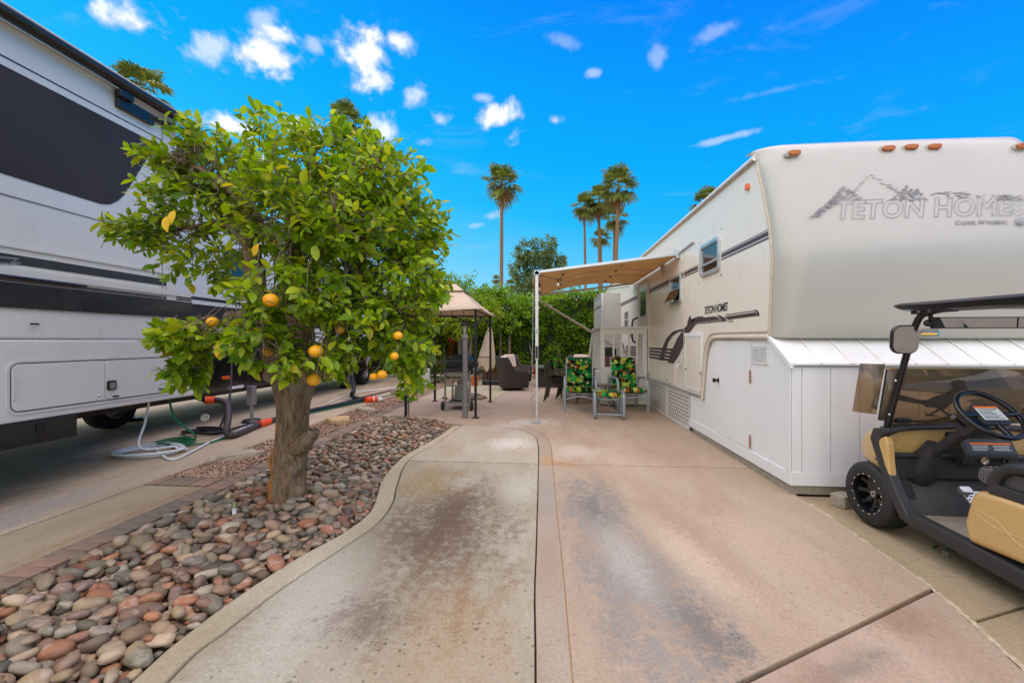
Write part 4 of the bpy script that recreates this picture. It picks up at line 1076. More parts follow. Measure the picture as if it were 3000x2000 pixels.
# sloped roof of lapped panels
x = XS - .03
ze, zr = 1.165, 1.425
while x < SX1:
    x2 = x + .262
    B().prism([(x, SY - .045, ze + .002), (x, 4.30, zr + .012), (x, 4.30, zr + .028), (x, SY - .045, ze + .020)], (.268, 0, .0)).build('roof_panel', 'shed_roof', shed, bevel=.002)
    B().tube([(x + .263, SY - .048, ze + .020), (x + .263, 4.28, zr + .026)], .008, 6, flat=(1, .8)).build('roof_rib', 'shed_roof', shed, 60)
    x = x2
B().prism([(XS - .035, SY - .05, ze - .03), (XS - .035, SY - .05, ze + .024), (XS - .035, 4.30, zr + .03), (XS - .035, 4.30, zr - .02)], (.03, 0, 0)).build('barge_board', 'shed_white', shed, bevel=.003)
# door in the side
yd1, yd0 = onX(2098, 1100, XS).y, onX(2200, 1100, XS).y
dd = B().box(XS - .010, XS - .001, yd0, yd1, .21, 1.385).build('door', 'shed_white', shed, bevel=.004)
p = onX(2105, 1113, XS)
B().lathe([(.03, 0), (.03, .006), (.012, .01), (.012, .03), (.026, .04), (.03, .055), (.02, .068), (.004, .07)], 16, Matrix.Translation((XS - .010, p.y - .02, p.z)) @ Matrix.Rotation(rad(-90), 4, 'Y')).build('knob', 'hardware_bronze', dd, 40)
for zc in (1.0, .30): B().box(XS - .016, XS - .010, yd0 - .012, yd0 + .012, zc - .07, zc + .07).build('hinge', 'rust', dd, bevel=.002)
# louvred vent
y1_, y0_ = onX(2204, 1040, XS).y, onX(2252, 1040, XS).y; zt_, zb_ = onX(2228, 1012, XS).z, onX(2228, 1066, XS).z
vn = frame_strip(rrect(y0_, y1_, zb_, zt_, .008), .016, XS, .012, 'vent', 'shed_white', shed, .0, -1)
B().box(XS - .003, XS - .0005, y0_ + .01, y1_ - .01, zb_ + .01, zt_ - .01).build('backing', 'seam_dark', vn)
for c in range(3):
    ya_ = y0_ + .018 + c * (y1_ - y0_ - .03) / 3; yb_ = ya_ + (y1_ - y0_ - .03) / 3 - .008
    for k in range(11):
        zc = zb_ + .022 + k * (zt_ - zb_ - .04) / 10.5
        B().obox((XS - .008, (ya_ + yb_) / 2, zc), (.011, yb_ - ya_, .008), (0, rad(-30), 0)).build('louver', 'shed_white', vn)
for (px, py, sx, sy, m) in ((2395, 1465, .5, .12, 'block_red'), (2470, 1500, .09, .07, 'block_grey')):
    p = G(px, py)
o_ = B().box(-.16, .16, -.09, .09, 0, .07).build('paving_block', 'block_red', None, bevel=.008); o_.location = (2.86, 3.87, 0)
tag(o_, 'reddish concrete block tucked under the shed front board', 'block')
o_ = B().box(-.075, .075, -.06, .06, 0, .10).build('paving_block', 'block_grey', None, bevel=.008); o_.location = (2.52, 3.74, -.01); o_.rotation_euler = (0, 0, .4)
tag(o_, 'small tan concrete block beside the golf cart front wheel', 'block')

# ------------------------------------------------------------------ lattice skirt under the trailer
def latticem():
    m = bpy.data.materials.new('lattice_white'); m.use_nodes = True; t = NT(m.node_tree); b = t.n['Principled BSDF']
    co = t.sep(t.new('ShaderNodeTexCoord').outputs['Object'])
    u = t.math('MULTIPLY', co[1], 11.0); v = t.math('MULTIPLY', co[2], 17.0)
    u2 = t.math('ADD', u, t.math('MULTIPLY', t.math('FLOOR', v), .5))
    fu = t.math('SUBTRACT', t.math('FRACT', u2), .5); fv = t.math('SUBTRACT', t.math('FRACT', v), .5)
    d = t.math('MAXIMUM', t.math('ABSOLUTE', fu), t.math('ABSOLUTE', fv))
    hole = t.smooth(d, .27, .22)
    t.put(b.inputs['Base Color'], t.mix(hole, lin((212, 206, 196)), lin((46, 40, 34)))); b.inputs['Roughness'].default_value = .5
    bp = t.new('ShaderNodeBump'); bp.inputs['Strength'].default_value = .6; bp.inputs['Distance'].default_value = .02
    t.put(bp.inputs['Height'], t.math('SUBTRACT', 1.0, hole)); t.put(b.inputs['Normal'], bp.outputs[0]); MATS['lattice_white'] = m
latticem()
lt = thing('lattice_skirt', (XS, 7.8, 0), 'white perforated skirting panels along the base of the cream trailer', 'skirting')
for y0_, y1_ in ((6.60, 7.8), (7.82, 9.02), (9.04, 12.2)):
    pnl = B().box(XS, XS + .012, y0_, y1_, .012, .575).build('lattice_panel', 'lattice_white', lt)
    for yy in (y0_, y1_ - .03): B().box(XS - .006, XS + .016, yy, yy + .03, .0, .58).build('edge_strip', 'wood_white', pnl)
    for zz in (.01, .555): B().box(XS - .007, XS + .017, y0_, y1_, zz, zz + .025).build('edge_strip', 'wood_white', pnl)

# ------------------------------------------------------------------ entry porch
po = thing('entry_porch', (1.7, 9.5, 0), 'white wooden entry porch with picket railing at the trailer door', 'porch')
PX0, PX1, PY0, PY1 = 1.20, 2.17, 9.10, 10.6
B().box(PX0, PX1, PY0, PY1, .66, .70).build('deck', 'wood_white', po, bevel=.004)
x = PX0
while x < PX1 - .02:
    B().box(x + .002, min(x + .15, PX1) - .002, PY0 - .016, PY0 - .001, .03, .69).build('board', 'wood_white', po, bevel=.002); x += .15
y = PY0
while y < PY1 - .02:
    B().box(PX0 - .016, PX0 - .001, y + .002, min(y + .15, PY1) - .002, .03, .69).build('board', 'wood_white', po, bevel=.002); y += .15
for (xx, yy) in ((PX0 + .035, PY0 + .03), (PX1 - .045, PY0 + .03), (PX0 + .035, PY1 - .05)):
    B().box(xx - .045, xx + .045, yy - .04, yy + .04, .70, 1.66).build('post', 'wood_white', po, bevel=.004)
B().box(PX0 - .03, PX1 + .02, PY0 - .03, PY0 + .09, 1.66, 1.70).build('top_rail', 'wood_white', po, bevel=.006)
B().box(PX0 + .08, PX1 - .09, PY0 + .01, PY0 + .05, 1.54, 1.655).build('rail_board', 'wood_white', po, bevel=.004)
B().box(PX0 - .03, PX0 + .09, PY0 + .09, PY1, 1.66, 1.70).build('top_rail', 'wood_white', po, bevel=.006)
for i in range(4):
    xx = PX0 + .27 + i * .165; B().box(xx - .02, xx + .02, PY0 + .005, PY0 + .03, .72, 1.60).build('picket', 'wood_white', po, bevel=.003)
for i in range(7):
    yy = PY0 + .2 + i * .19; B().box(PX0 + .02, PX0 + .05, yy - .022, yy + .022, .72, 1.655).build('picket', 'wood_white', po, bevel=.003)
for i in range(3): B().box(PX0 - .02, PX1, PY1 + .002 + i * .27, PY1 + .27 + i * .27, .0, .52 - i * .17).build('step', 'wood_white', po, bevel=.006)
B().obox((PX0 - .0, PY1 + .42, 1.25), (.05, 1.15, .11), (rad(-38), 0, 0)).build('stair_rail', 'wood_white', po, bevel=.004)
B().box(PX0 - .03, PX0 + .03, PY1 + .78, PY1 + .85, .0, 1.0).build('post', 'wood_white', po, bevel=.004)
bx = thing('storage_box', (1.5, 11.4, 0), 'dark box on a brown crate behind the porch pickets', 'box')
B().box(1.30, 1.95, 11.45, 11.9, .70, 1.0).build('crate', mat('crate_brown', (110, 76, 56), .7, var=.2), bx, bevel=.01)
B().box(1.30, 1.95, 11.45, 11.9, .0, .695).build('stand', 'wood_white', bx, bevel=.01)
lid = B().box(1.32, 1.93, 11.47, 11.88, 1.005, 1.22).build('case', 'black_trim', bx, bevel=.02); B().box(1.42, 1.54, 11.465, 11.469, 1.12, 1.18).build('sticker', 'white_plastic', bx)

# ------------------------------------------------------------------ patio awning
mat('awning_fabric', (204, 172, 124), .75, var=.05, scale=3, bump=.1, bscale=300)
def fabricm(name, c, tr=.35):
    m = bpy.data.materials.new(name); m.use_nodes = True; t = NT(m.node_tree); t.n.clear()
    co = t.new('ShaderNodeTexCoord').outputs['Object']
    cc = t.ramp(t.noise(co, 2.5, 5, .6), [(.3, tuple(v * .9 for v in lin(c))), (.7, tuple(min(1, v * 1.08) for v in lin(c)))])
    d = t.new('ShaderNodeBsdfDiffuse'); t.put(d.inputs[0], cc); tl = t.new('ShaderNodeBsdfTranslucent'); t.put(tl.inputs[0], cc)
    mx = t.new('ShaderNodeMixShader'); mx.inputs[0].default_value = tr; t.l.new(d.outputs[0], mx.inputs[1]); t.l.new(tl.outputs[0], mx.inputs[2])
    o = t.new('ShaderNodeOutputMaterial'); t.l.new(mx.outputs[0], o.inputs[0]); MATS[name] = m
fabricm('awning_cloth', (214, 182, 138), .4)
aw = thing('patio_awning', (-.14, 7.1, 0), 'tan patio awning on white poles over the seating area', 'awning')
AY0, AY1, AX = 7.06, 10.55, -.14
AZ, AW = 2.53, 2.80
rows = []
for i in range(19):
    y_ = AY0 + .02 + (AY1 - AY0 - .04) * i / 18; r = []
    for j in range(25):
        t = j / 24; x = XR - .02 + (AX - XR + .02) * t
        z_ = AW + (AZ + .02 - AW) * t + .13 * math.sin(math.pi * t) * (.82 + .18 * math.cos(2 * math.pi * i / 18 * 3)) * (.25 + .75 * min(1, 4 * (i / 18) * 1.0 + .0)) * (1 if i > 0 else .25)
        r.append((x, y_, z_))
    rows.append(r)
fb = B().loft(rows, closed=False, cap=False).build('canopy', 'awning_cloth', aw, 80)
so_ = fb.modifiers.new('thick', 'SOLIDIFY'); so_.thickness = .004
vl = B().loft([[(AX - .05, AY0 + (AY1 - AY0) * i / 30, AZ - .02), (AX - .065 - .01 * math.sin(i * 1.3), AY0 + (AY1 - AY0) * i / 30, AZ - .12), (AX - .06, AY0 + (AY1 - AY0) * i / 30, AZ - .20 - .02 * abs(math.sin(i * .8)))] for i in range(31)], closed=False, cap=False).build('valance', 'awning_cloth', aw, 80)
vs_ = vl.modifiers.new('thick', 'SOLIDIFY'); vs_.thickness = .004
B().tube([(AX, AY0 - .03, AZ), (AX, AY1 + .03, AZ)], .038, 12).build('roller_tube', 'alu', aw, 40)
for yy in (AY0, AY1):
    B().obox(((AX + XR) / 2, yy - .012, (AZ + AW) / 2 + .02), (math.hypot(XR - AX, AW - AZ), .026, .045), (0, math.atan2(AZ - AW, XR - AX) * 1, 0)).build('rafter_arm', 'alu', aw, bevel=.004)
for k in range(4):
    t = (k + 1) / 5; yy = AY0 + (AY1 - AY0) * t
    B().tube([(XR - .03 + (AX - XR) * u, yy, AW + (AZ + .02 - AW) * u + .115 * math.sin(math.pi * u) - .012) for u in [i / 16 for i in range(17)]], .008, 6).build('bow_pole', 'alu', aw, 60)
def pole(yy, foot):
    pl = B().box(AX - .026, AX + .026, yy - .034, yy + .018, 1.08, AZ - .02).build('pole', 'gelcoat', aw, bevel=.004)
    B().box(AX - .018, AX + .018, yy - .026, yy + .010, .03, 1.1).build('inner_pole', 'alu', pl, bevel=.003)
    B().box(AX - .034, AX + .034, yy - .042, yy + .026, 1.52, 1.60).build('clamp', 'steel', pl, bevel=.006)
    B().box(AX - .02, AX + .02, yy - .05, yy - .034, 1.1, 1.3).build('lever', 'black_trim', pl, bevel=.004)
    B().box(AX - .06, AX + .06, yy - .05, yy + .04, .0, .028).build('foot', 'steel', pl, bevel=.006)
    B().box(AX - .05, AX + .05, yy - .04, yy + .03, AZ - .03, AZ + .05).build('head', 'alu', pl, bevel=.008)
pole(AY0 + .01, True)
# far arm folds back to the trailer
B().tube([(AX + .03, AY1, AZ - .14), (1.0, AY1, 1.72), (XR - .02, AY1, .95)], .026, 8).build('far_arm', 'cream_trim', aw, 40)
p = onX(2036, 708, XR); B().tube([(XR - .02, AY0 - .01, AW + .02), (XR - .02, p.y, p.z)], .014, 8).build('arm_bracket', 'alu', aw, 40)
B().box(XR - .06, XR, AY0 - .06, AY0 + .05, AW - .06, AW + .08).build('hinge_block', 'alu', aw, bevel=.006)
# clips along the fabric
for i in range(4):
    for t in (.34, .8):
        yy = AY0 + .7 + i * .7; x = XR + (AX - XR) * t
        B().box(x - .022, x + .022, yy - .015, yy + .015, AW + (AZ - AW) * t + .115 * math.sin(math.pi * t) - .045, AW + (AZ - AW) * t + .115 * math.sin(math.pi * t) - .02).build('clip', 'black_trim', aw)
# chain tie-down beside the pole
ch = thing('tie_down_chain', (G(1558, 1245).x, G(1558, 1245).y, 0), 'thin steel chain hanging beside the white awning pole', 'chain')
pt0 = Vector((AX - .06, AY0 - .06, 2.2)); pt1 = G(1558, 1242); pt1.z = .01
lk = B().tube([(.0055 * math.cos(a_), 0, .017 * math.sin(a_)) for a_ in [2 * math.pi * i / 10 for i in range(10)]], .0028, 5, closed=True).build('link', 'steel', ch, 60)
L_ = (pt0 - pt1).length; nl = int(L_ / .027); dirc = (pt1 - pt0).normalized(); qz = dirc.to_track_quat('-Z', 'Y')
for i in range(nl):
    o = lk if i == 0 else lk.copy()
    if i: col.objects.link(o)
    q = pt0.lerp(pt1, (i + .5) / nl)
    o.matrix_basis = Matrix.Translation(q) @ qz.to_matrix().to_4x4() @ Matrix.Rotation(rad(90) * (i % 2), 4, 'Z') @ (Matrix.Identity(4) if i < nl - 10 else Matrix.Diagonal((1.3, 1.3, 1.0, 1)))
# string lights along the awning
sl = thing('string_lights', (AX, AY0, 0), 'black cord string of small bulbs hung from the awning edge', 'string lights')
cps = crom([(XR - .3, AY0 + .06, AW - .06), (1.2, AY0 + .3, AZ + .11), (.42, AY0 + .05, AZ + .03), (.22, AY0 + .1, AZ - .08), (AX + .05, AY0 + .1, AZ - .02)], 8)
B().tube(cps[18:], .006, 6).build('cord', 'cable_black', sl, 60)
back = crom([(AX + .04, AY0 + .3, AZ - .1), (AX + .02, AY0 + 1.2, AZ - .2), (AX + .02, AY0 + 2.4, AZ - .12), (AX + .05, AY1, AZ - .22), (.7, AY1 + .05, AZ - .02), (1.4, AY1 + .05, AZ + .12), (XR - .1, AY1 + .05, AW - .05)], 8)
B().tube(back, .006, 6).build('cord', 'cable_black', sl, 60)
mat('bulb_glass', (226, 216, 196), .08, var=.05, coat=.8)
bulbs = [cps[24] + Vector((0, 0, 0))] + [back[i] for i in (1, 6, 11, 16, 22, 27, 33, 39)]
for q in bulbs:
    sk_ = B().tube([q, q + Vector((0, 0, -.07))], .014, 8).build('socket', 'black_trim', sl, 40)
    B().ball(q + Vector((0, 0, -.10)), .024, .024, .034, nu=10, nv=7).build('bulb', 'bulb_glass', sk_, 60)

# ================================================================== PATIO FURNITURE
def tropicm():
    m = bpy.data.materials.new('tropical_print'); m.use_nodes = True; t = NT(m.node_tree); b = t.n['Principled BSDF']
    uv = t.new('ShaderNodeUVMap').outputs[0]
    oi = t.new('ShaderNodeObjectInfo').outputs['Random']
    uv = t.vmath('ADD', uv, t.comb(t.math('MULTIPLY', oi, 13), t.math('MULTIPLY', oi, 7), 0))
    col_ = t.mix(t.smooth(t.noise(uv, 9, 3), .45, .6), lin((16, 17, 15)), lin((34, 38, 22)))
    def layer(cc, sc_, cols, petals, rr, sharp, dx_):
        u0 = t.vmath('ADD', uv, (dx_, dx_ * .7, 0))
        v = t.new('ShaderNodeTexVoronoi'); v.voronoi_dimensions = '2D'; t.put(v.inputs['Vector'], u0); v.inputs['Scale'].default_value = sc_; v.inputs['Randomness'].default_value = .8
        d = t.vmath('SUBTRACT', t.vmath('MULTIPLY', u0, (sc_, sc_, 0)), t.vmath('MULTIPLY', v.outputs['Position'], (sc_, sc_, 0)))
        s_ = t.sep(d); ang = t.math('ARCTAN2', s_[1], s_[0]); c_ = t.sep(v.outputs['Color'])
        ang = t.math('ADD', ang, t.math('MULTIPLY', c_[2], 6.28))
        pet = t.math('ABSOLUTE', t.math('SINE', t.math('MULTIPLY', ang, petals / 2)))
        half = t.math('MULTIPLY', t.math('ADD', t.math('COSINE', ang), 1.15), .5)
        rad_ = t.math('MULTIPLY', t.math('MULTIPLY', t.math('POWER', pet, sharp), half), rr)
        mask = t.math('LESS_THAN', v.outputs['Distance'], rad_)
        k = len(cols); cm = t.ramp(c_[0], [(i / k, lin(c)) for i, c in enumerate(cols)], 'CONSTANT')
        cm = t.mix(t.smooth(v.outputs['Distance'], .0, rr), cm, t.mix(1.0, cm, (.6, .75, .55), 'MULTIPLY'))
        return t.mix(mask, cc, cm)
    col_ = layer(col_, 12, [(92, 128, 44), (150, 166, 66), (196, 176, 120), (60, 110, 44)], 5, .62, .45, 3.1)
    col_ = layer(col_, 5.2, [(34, 144, 74), (156, 184, 50), (24, 118, 66), (196, 204, 100), (44, 160, 80)], 15, .80, .5, 0.0)
    col_ = layer(col_, 4.4, [(20, 124, 70), (24, 104, 44), (150, 168, 40), (14, 88, 60)], 6, .46, .3, 1.7)
    col_ = layer(col_, 7.0, [(214, 92, 48), (218, 180, 132), (196, 72, 44), (226, 196, 150)], 7, .30, .6, 5.3)
    col_ = t.mix(1.0, col_, (1.45, 1.4, 1.3), 'MULTIPLY')
    t.put(b.inputs['Base Color'], col_); b.inputs['Roughness'].default_value = .8; b.inputs['Specular IOR Level'].default_value = .2
    MATS['tropical_print'] = m
tropicm()
mat('frame_grey', (150, 156, 160), .42, .35, var=.06); mat('frame_olive', (70, 66, 50), .45, .3, var=.1)
mat('wood_tan', (190, 150, 96), .6, var=.15, stretch=(1, 6, 6))
glassm('table_glass', (128, 150, 134), .42); glassm('smoke_glass', (150, 138, 116), .5)
def uv_cushion(name, prof, w_, th, parent, x0, seams=(), segx=10):
    """quilted pad swept along a (y, z) profile, x from x0 to x0 + w_; UV in metres"""
    P = [Vector((0, a_, b2)) for a_, b2 in prof]; P = crom(P, 6); n = len(P)
    L = [0]
    for a_, b2 in zip(P, P[1:]): L.append(L[-1] + (b2 - a_).length)
    V = []; UVs = []; F = []; uvf = []
    for side in (1, -1):
        for i in range(n):
            t = (P[min(i + 1, n - 1)] - P[max(i - 1, 0)]).normalized(); nn = Vector((0, -t.z, t.y)) * side
            if side * 1 > 0: nn = Vector((0, -t.z, t.y))
            pinch = min([1.0] + [abs(L[i] - s_) / .05 for s_ in seams]); pinch = .45 + .55 * min(1, pinch)
            edge = min(1, min(L[i], L[-1] - L[i]) / .04 + .15)
            for j in range(segx + 1):
                u = j / segx; pu = 1 - abs(2 * u - 1) ** 6 * .85
                k = th / 2 * pinch * pu * math.sqrt(min(1, edge))
                V.append(P[i] + Vector((x0 + w_ * u, 0, 0)) + (nn * k * side)); UVs.append((u * w_, L[i]))
    W = segx + 1
    for s_ in (0, 1):
        for i in range(n - 1):
            for j in range(segx):
                a_ = s_ * n * W + i * W + j; F.append((a_, a_ + 1, a_ + W + 1, a_ + W) if s_ == 0 else (a_, a_ + W, a_ + W + 1, a_ + 1))
    o2 = n * W
    for i in range(n - 1):
        for j in (0, segx): F.append((i * W + j, (i + 1) * W + j, o2 + (i + 1) * W + j, o2 + i * W + j))
    for j in range(segx):
        for i in (0, n - 1): F.append((i * W + j, i * W + j + 1, o2 + i * W + j + 1, o2 + i * W + j))
    me = bpy.data.meshes.new(name); me.from_pydata(V, [], F); ul = me.uv_layers.new(name='UVMap')
    for l in me.loops: ul.data[l.index].uv = UVs[l.vertex_index]
    bm = bmesh.new(); bm.from_mesh(me); bmesh.ops.recalc_face_normals(bm, faces=bm.faces); bm.to_mesh(me); bm.free()
    me.polygons.foreach_set('use_smooth', [True] * len(me.polygons)); me.materials.append(MATS['tropical_print'])
    o = bpy.data.objects.new(name, me); col.objects.link(o); put(o, parent)
    return o
# two high-back chairs facing the drive; built at their own base, front towards -Y
def lounge(name, base, label, w_=.58, ang=0.0, reclined=False):
    r = thing(name, (0, 0, 0), label, 'chair', None)
    h = w_ / 2
    uv_cushion('cushion', [(-.30, .40), (-.28, .44), (.0, .42), (.20, .41), (.27, .48), (.34, .70), (.40, .98), (.42, 1.04)], w_ * .92, .10, r, -w_ * .46, seams=(.60, .86))
    for s_ in (-1, 1):
        x = s_ * h
        # flat arm loop: front leg, arm, rear leg
        pts = crom([(x, -.30, .0), (x, -.31, .42), (x, -.26, .62), (x, -.10, .66), (x, .22, .64), (x, .34, .58), (x, .38, .3), (x, .42, .0)], 5)
        B().tube(pts, .026, 8, flat=(.7, 1.1) if False else None).build('leg', 'frame_grey', r, 50)
        B().tube([(x * .9, .24, .36), (x * .9, .30, .62), (x * .9, .40, 1.04)], .014, 8).build('back_frame', 'frame_grey', r, 50)
    B().tube(crom([(-h, -.30, .24), (-h * .5, -.31, .29), (0, -.315, .31), (h * .5, -.31, .29), (h, -.30, .24)], 5), .013, 8).build('stretcher', 'frame_grey', r, 50)
    B().tube([(-h, .40, .22), (h, .40, .22)], .013, 8).build('stretcher', 'frame_grey', r, 50)
    B().box(-h * .9, h * .9, -.28, .26, .355, .372).build('sling_seat', 'frame_grey', r, bevel=.004)
    B().tube([(-h * .9, .40, 1.03), (h * .9, .40, 1.03)], .014, 8).build('back_frame', 'frame_grey', r, 50)
    r.location = base; r.rotation_euler = (0, 0, ang)
    return r
lounge('patio_chair', (.70, 8.48, 0), 'grey metal patio chair with tropical print cushion, beside the stacked chairs', .60, -.05)
lounge('patio_chair', (1.66, 8.48, 0), 'grey metal patio chair with tropical print cushion, closest to the trailer wall', .58, .10)
ot = thing('ottoman', (0, 0, 0), 'low grey loop-frame ottoman with tropical print pad', 'ottoman')
uv_cushion('pad', [(-.24, .40), (-.22, .43), (-.08, .40), (.08, .40), (.22, .43), (.24, .40)], .44, .09, ot, -.22)
for s_ in (-1, 1):
    x = s_ * .25
    pts = [(x, a_, b2) for a_, b2 in rrect(-.27, .27, .025, .46, .09, 5)]
    B().tube(pts, .026, 8, closed=True).build('loop_leg', 'frame_grey', ot, 50)
B().tube([(-.25, -.24, .09), (.25, -.24, .09)], .012, 8).build('stretcher', 'frame_grey', ot, 50)
for yy in (-.2, .2): B().tube(crom([(-.25, yy, .40), (-.1, yy, .355), (.1, yy, .355), (.25, yy, .40)], 5), .012, 8).build('seat_rail', 'frame_grey', ot, 50)
ot.location = (1.15, 7.70, 0); ot.rotation_euler = (0, 0, -.09)
# small glass side table between the chairs
stb = thing('side_table', (1.24, 8.72, 0), 'small olive side table with glass top between two patio chairs', 'table')
q = rrect(1.24 - .24, 1.24 + .24, 8.72 - .18, 8.72 + .18, .09)
B().prism([(a_, b2, .475) for a_, b2 in q], (0, 0, .008)).build('glass_top', 'smoke_glass', stb)
tp_ = [(a_, b2, .475) for a_, b2 in q]; B().tube(tp_, .014, 8, closed=True).build('rim', 'frame_olive', stb, 50)
B().tube([(1.24, 8.72, .25), (1.24, 8.72, .47)], .018, 8).build('stem', 'frame_olive', stb, 40)
for sx_, sy_ in ((-1, -1), (1, -1), (-1, 1), (1, 1)):
    B().tube(crom([(1.24, 8.72, .27), (1.24 + sx_ * .08, 8.72 + sy_ * .06, .25), (1.24 + sx_ * .17, 8.72 + sy_ * .13, .12), (1.24 + sx_ * .19, 8.72 + sy_ * .15, .0)], 5), .012, 7).build('leg', 'frame_olive', stb, 50)
# stacked olive dining chairs, seen from their side (front towards +X)
def dining(i, base):
    r = thing('dining_chair', (0, 0, 0), ('topmost olive dining chair of the stack, carrying a tropical print cushion' if i == 3 else 'lowest olive metal dining chair of the stack by the awning pole' if i == 0 else 'bare olive metal dining chair within the stack by the awning pole'), 'chair', 'dining chairs stacked by the awning pole')
    for s_ in (-1, 1):
        y_ = s_ * .26
        B().tube(crom([(-.30, y_, .0), (-.24, y_, .25), (-.22, y_, .42), (-.25, y_, .66), (-.29, y_, .86)], 5), .014, 7).build('leg', 'frame_olive', r, 50)
        B().tube(crom([(.28, y_, .0), (.24, y_, .3), (.24, y_, .56), (.18, y_, .63), (-.05, y_, .63), (-.24, y_, .60)], 5), .014, 7).build('leg', 'frame_olive', r, 50)
    B().box(-.22, .24, -.25, .25, .405, .42).build('sling_seat', 'frame_olive', r, bevel=.004)
    B().prism([(-.235, -.24, .45), (-.29, -.24, .84), (-.28, .24, .84), (-.225, .24, .45)], (-.008, 0, 0)).build('sling_back', 'frame_olive', r)
    if i == 3:
        c = uv_cushion('cushion', [(-.26, .46), (-.24, .50), (.0, .48), (.10, .47), (.15, .54), (.185, .72), (.215, .90), (.22, .94)], .46, .09, r, -.23, seams=(.55, .8))
        c.rotation_euler = (0, 0, rad(90))
    r.location = base; r.rotation_euler = (0, 0, rad(-34))
    return r
for i in range(4): dining(i, (.36 + i * .035, 9.62 - i * .01, i * .04))
# table with green glass behind the stack
dt = thing('patio_table', (.75, 10.6, 0), 'round patio table with green glass top behind the tropical cushions', 'table')
B().lathe([(.02, .70), (.62, .70), (.62, .71), (.02, .71)], 36, Matrix.Translation((.75, 10.6, 0))).build('glass_top', 'table_glass', dt, 30)
B().lathe([(.605, .69), (.64, .69), (.64, .72), (.605, .72)], 36, Matrix.Translation((.75, 10.6, 0)), closed=True).build('rim', 'frame_olive', dt, 30)
for k in range(4):
    a_ = rad(45 + 90 * k); B().tube([(.75 + .5 * math.cos(a_), 10.6 + .5 * math.sin(a_), 0), (.75 + .42 * math.cos(a_), 10.6 + .42 * math.sin(a_), .69)], .018, 7).build('leg', 'frame_olive', dt, 50)

# ------------------------------------------------------------------ wicker seating
def wickerm():
    m = bpy.data.materials.new('wicker'); m.use_nodes = True; t = NT(m.node_tree); b = t.n['Principled BSDF']
    co = t.sep(t.new('ShaderNodeTexCoord').outputs['Object'])
    u = t.math('MULTIPLY', t.math('ADD', co[0], co[1]), 150); v = t.math('MULTIPLY', co[2], 190)
    h_ = t.math('MULTIPLY', t.math('SINE', u), t.math('SINE', v))
    t.put(b.inputs['Base Color'], t.ramp(t.math('ADD', t.math('MULTIPLY', h_, .5), .5), [(.1, lin((24, 19, 16))), (.9, lin((74, 60, 50)))]))
    b.inputs['Roughness'].default_value = .5
    bp = t.new('ShaderNodeBump'); bp.inputs['Strength'].default_value = .8; bp.inputs['Distance'].default_value = .01; t.put(bp.inputs['Height'], h_); t.put(b.inputs['Normal'], bp.outputs[0])
    MATS['wicker'] = m
wickerm()
mat('cushion_beige', (196, 178, 158), .85, var=.06, scale=9, bump=.1, bscale=200)
mat('cushion_grey', (128, 122, 112), .85, var=.06, scale=9)
def wicker_chair(base, ang, label):
    r = thing('wicker_armchair', (0, 0, 0), label, 'chair', None)
    # shell: arms and back as lofted rings of a horseshoe, front towards -Y
    def horseshoe(z_, out, arm):
        o = []
        for i in range(21):
            t = i / 20; a_ = rad(-20 + 220 * t)
            o.append(Vector((out * .44 * math.cos(a_), .05 + out * .42 * math.sin(a_), z_)))
        return o
    side = []
    b = B(); rings_o, rings_i = [], []
    N = 24
    for i in range(N + 1):
        t = i / N
        # outline in plan: from front of left arm round the back to front of right arm
        if t < .33: x, y_ = -.43, -.42 + (t / .33) * .62
        elif t > .67: x, y_ = .43, -.42 + ((1 - t) / .33) * .62
        else:
            a_ = math.pi - (t - .33) / .34 * math.pi; x, y_ = .43 * math.cos(a_), .20 + .22 * math.sin(a_)
        back = min(1, max(0, (.27 - abs(t - .5)) / .11)); bk = back * back * (3 - 2 * back)
        top_ = .60 + .34 * bk; lean = .10 * bk
        dirn = Vector((x * .9, max(0, y_ - .05), 0)); dirn = dirn.normalized() if dirn.length > 0 else Vector((0, 1, 0))
        P = Vector((x, y_, 0)); ring = []
        for (zz, off) in ((.07, -.05), (.3, 0), (.5, .02), (top_ - .06, .03 + lean * .6), (top_, lean), (top_ - .0, -.05 + lean), (top_ - .06, -.085 + lean * .7), (.40, -.10)):
            ring.append(P + dirn * off + Vector((0, 0, zz)))
        rings_o.append(ring)
    b.loft(rings_o, closed=True, cap=True)
    b.build('shell', 'wicker', r, 50)
    B().box(-.34, .34, -.42, .22, .08, .30).build('seat_base', 'wicker', r, bevel=.02)
    B().box(-.33, .33, -.43, .22, .305, .44).build('seat_cushion', 'cushion_beige', r, bevel=.05, seg=4)
    B().obox((0, .21, .70), (.60, .16, .52), (rad(-12), 0, 0)).build('back_cushion', 'cushion_beige', r, bevel=.07, seg=4)
    B().lathe([(.28, 0), (.30, .015), (.28, .03), (.24, .03), (.24, 0)], 28, Matrix(), closed=True).build('swivel_ring', 'black_trim', r, 40)
    B().tube([(0, 0, .0), (0, 0, .1)], .05, 10).build('swivel_stem', 'black_trim', r)
    r.location = base; r.rotation_euler = (0, 0, ang); r.scale = (.94, .94, 1.0)
wicker_chair((-.95, 11.95, 0), rad(108), 'dark wicker swivel armchair with its back to the drive, before the fire table')
wicker_chair((-.98, 13.5, 0), rad(60), 'dark wicker swivel armchair half hidden behind another, against the hedge')
wicker_chair((1.05, 13.6, 0), rad(-35), 'dark wicker armchair with beige cushion beyond the fire table')
wicker_chair((1.30, 12.0, 0), rad(-95), 'dark wicker armchair with low back, just behind the green glass table')
ft = thing('fire_table', (.25, 13.0, 0), 'square dark wicker fire table with glass top', 'table')
B().box(-.28, .78, 12.55, 13.5, .0, .56).build('base', 'wicker', ft, bevel=.02)
B().box(-.36, .86, 12.47, 13.58, .565, .60).build('table_top', 'graphic_brown', ft, bevel=.008)
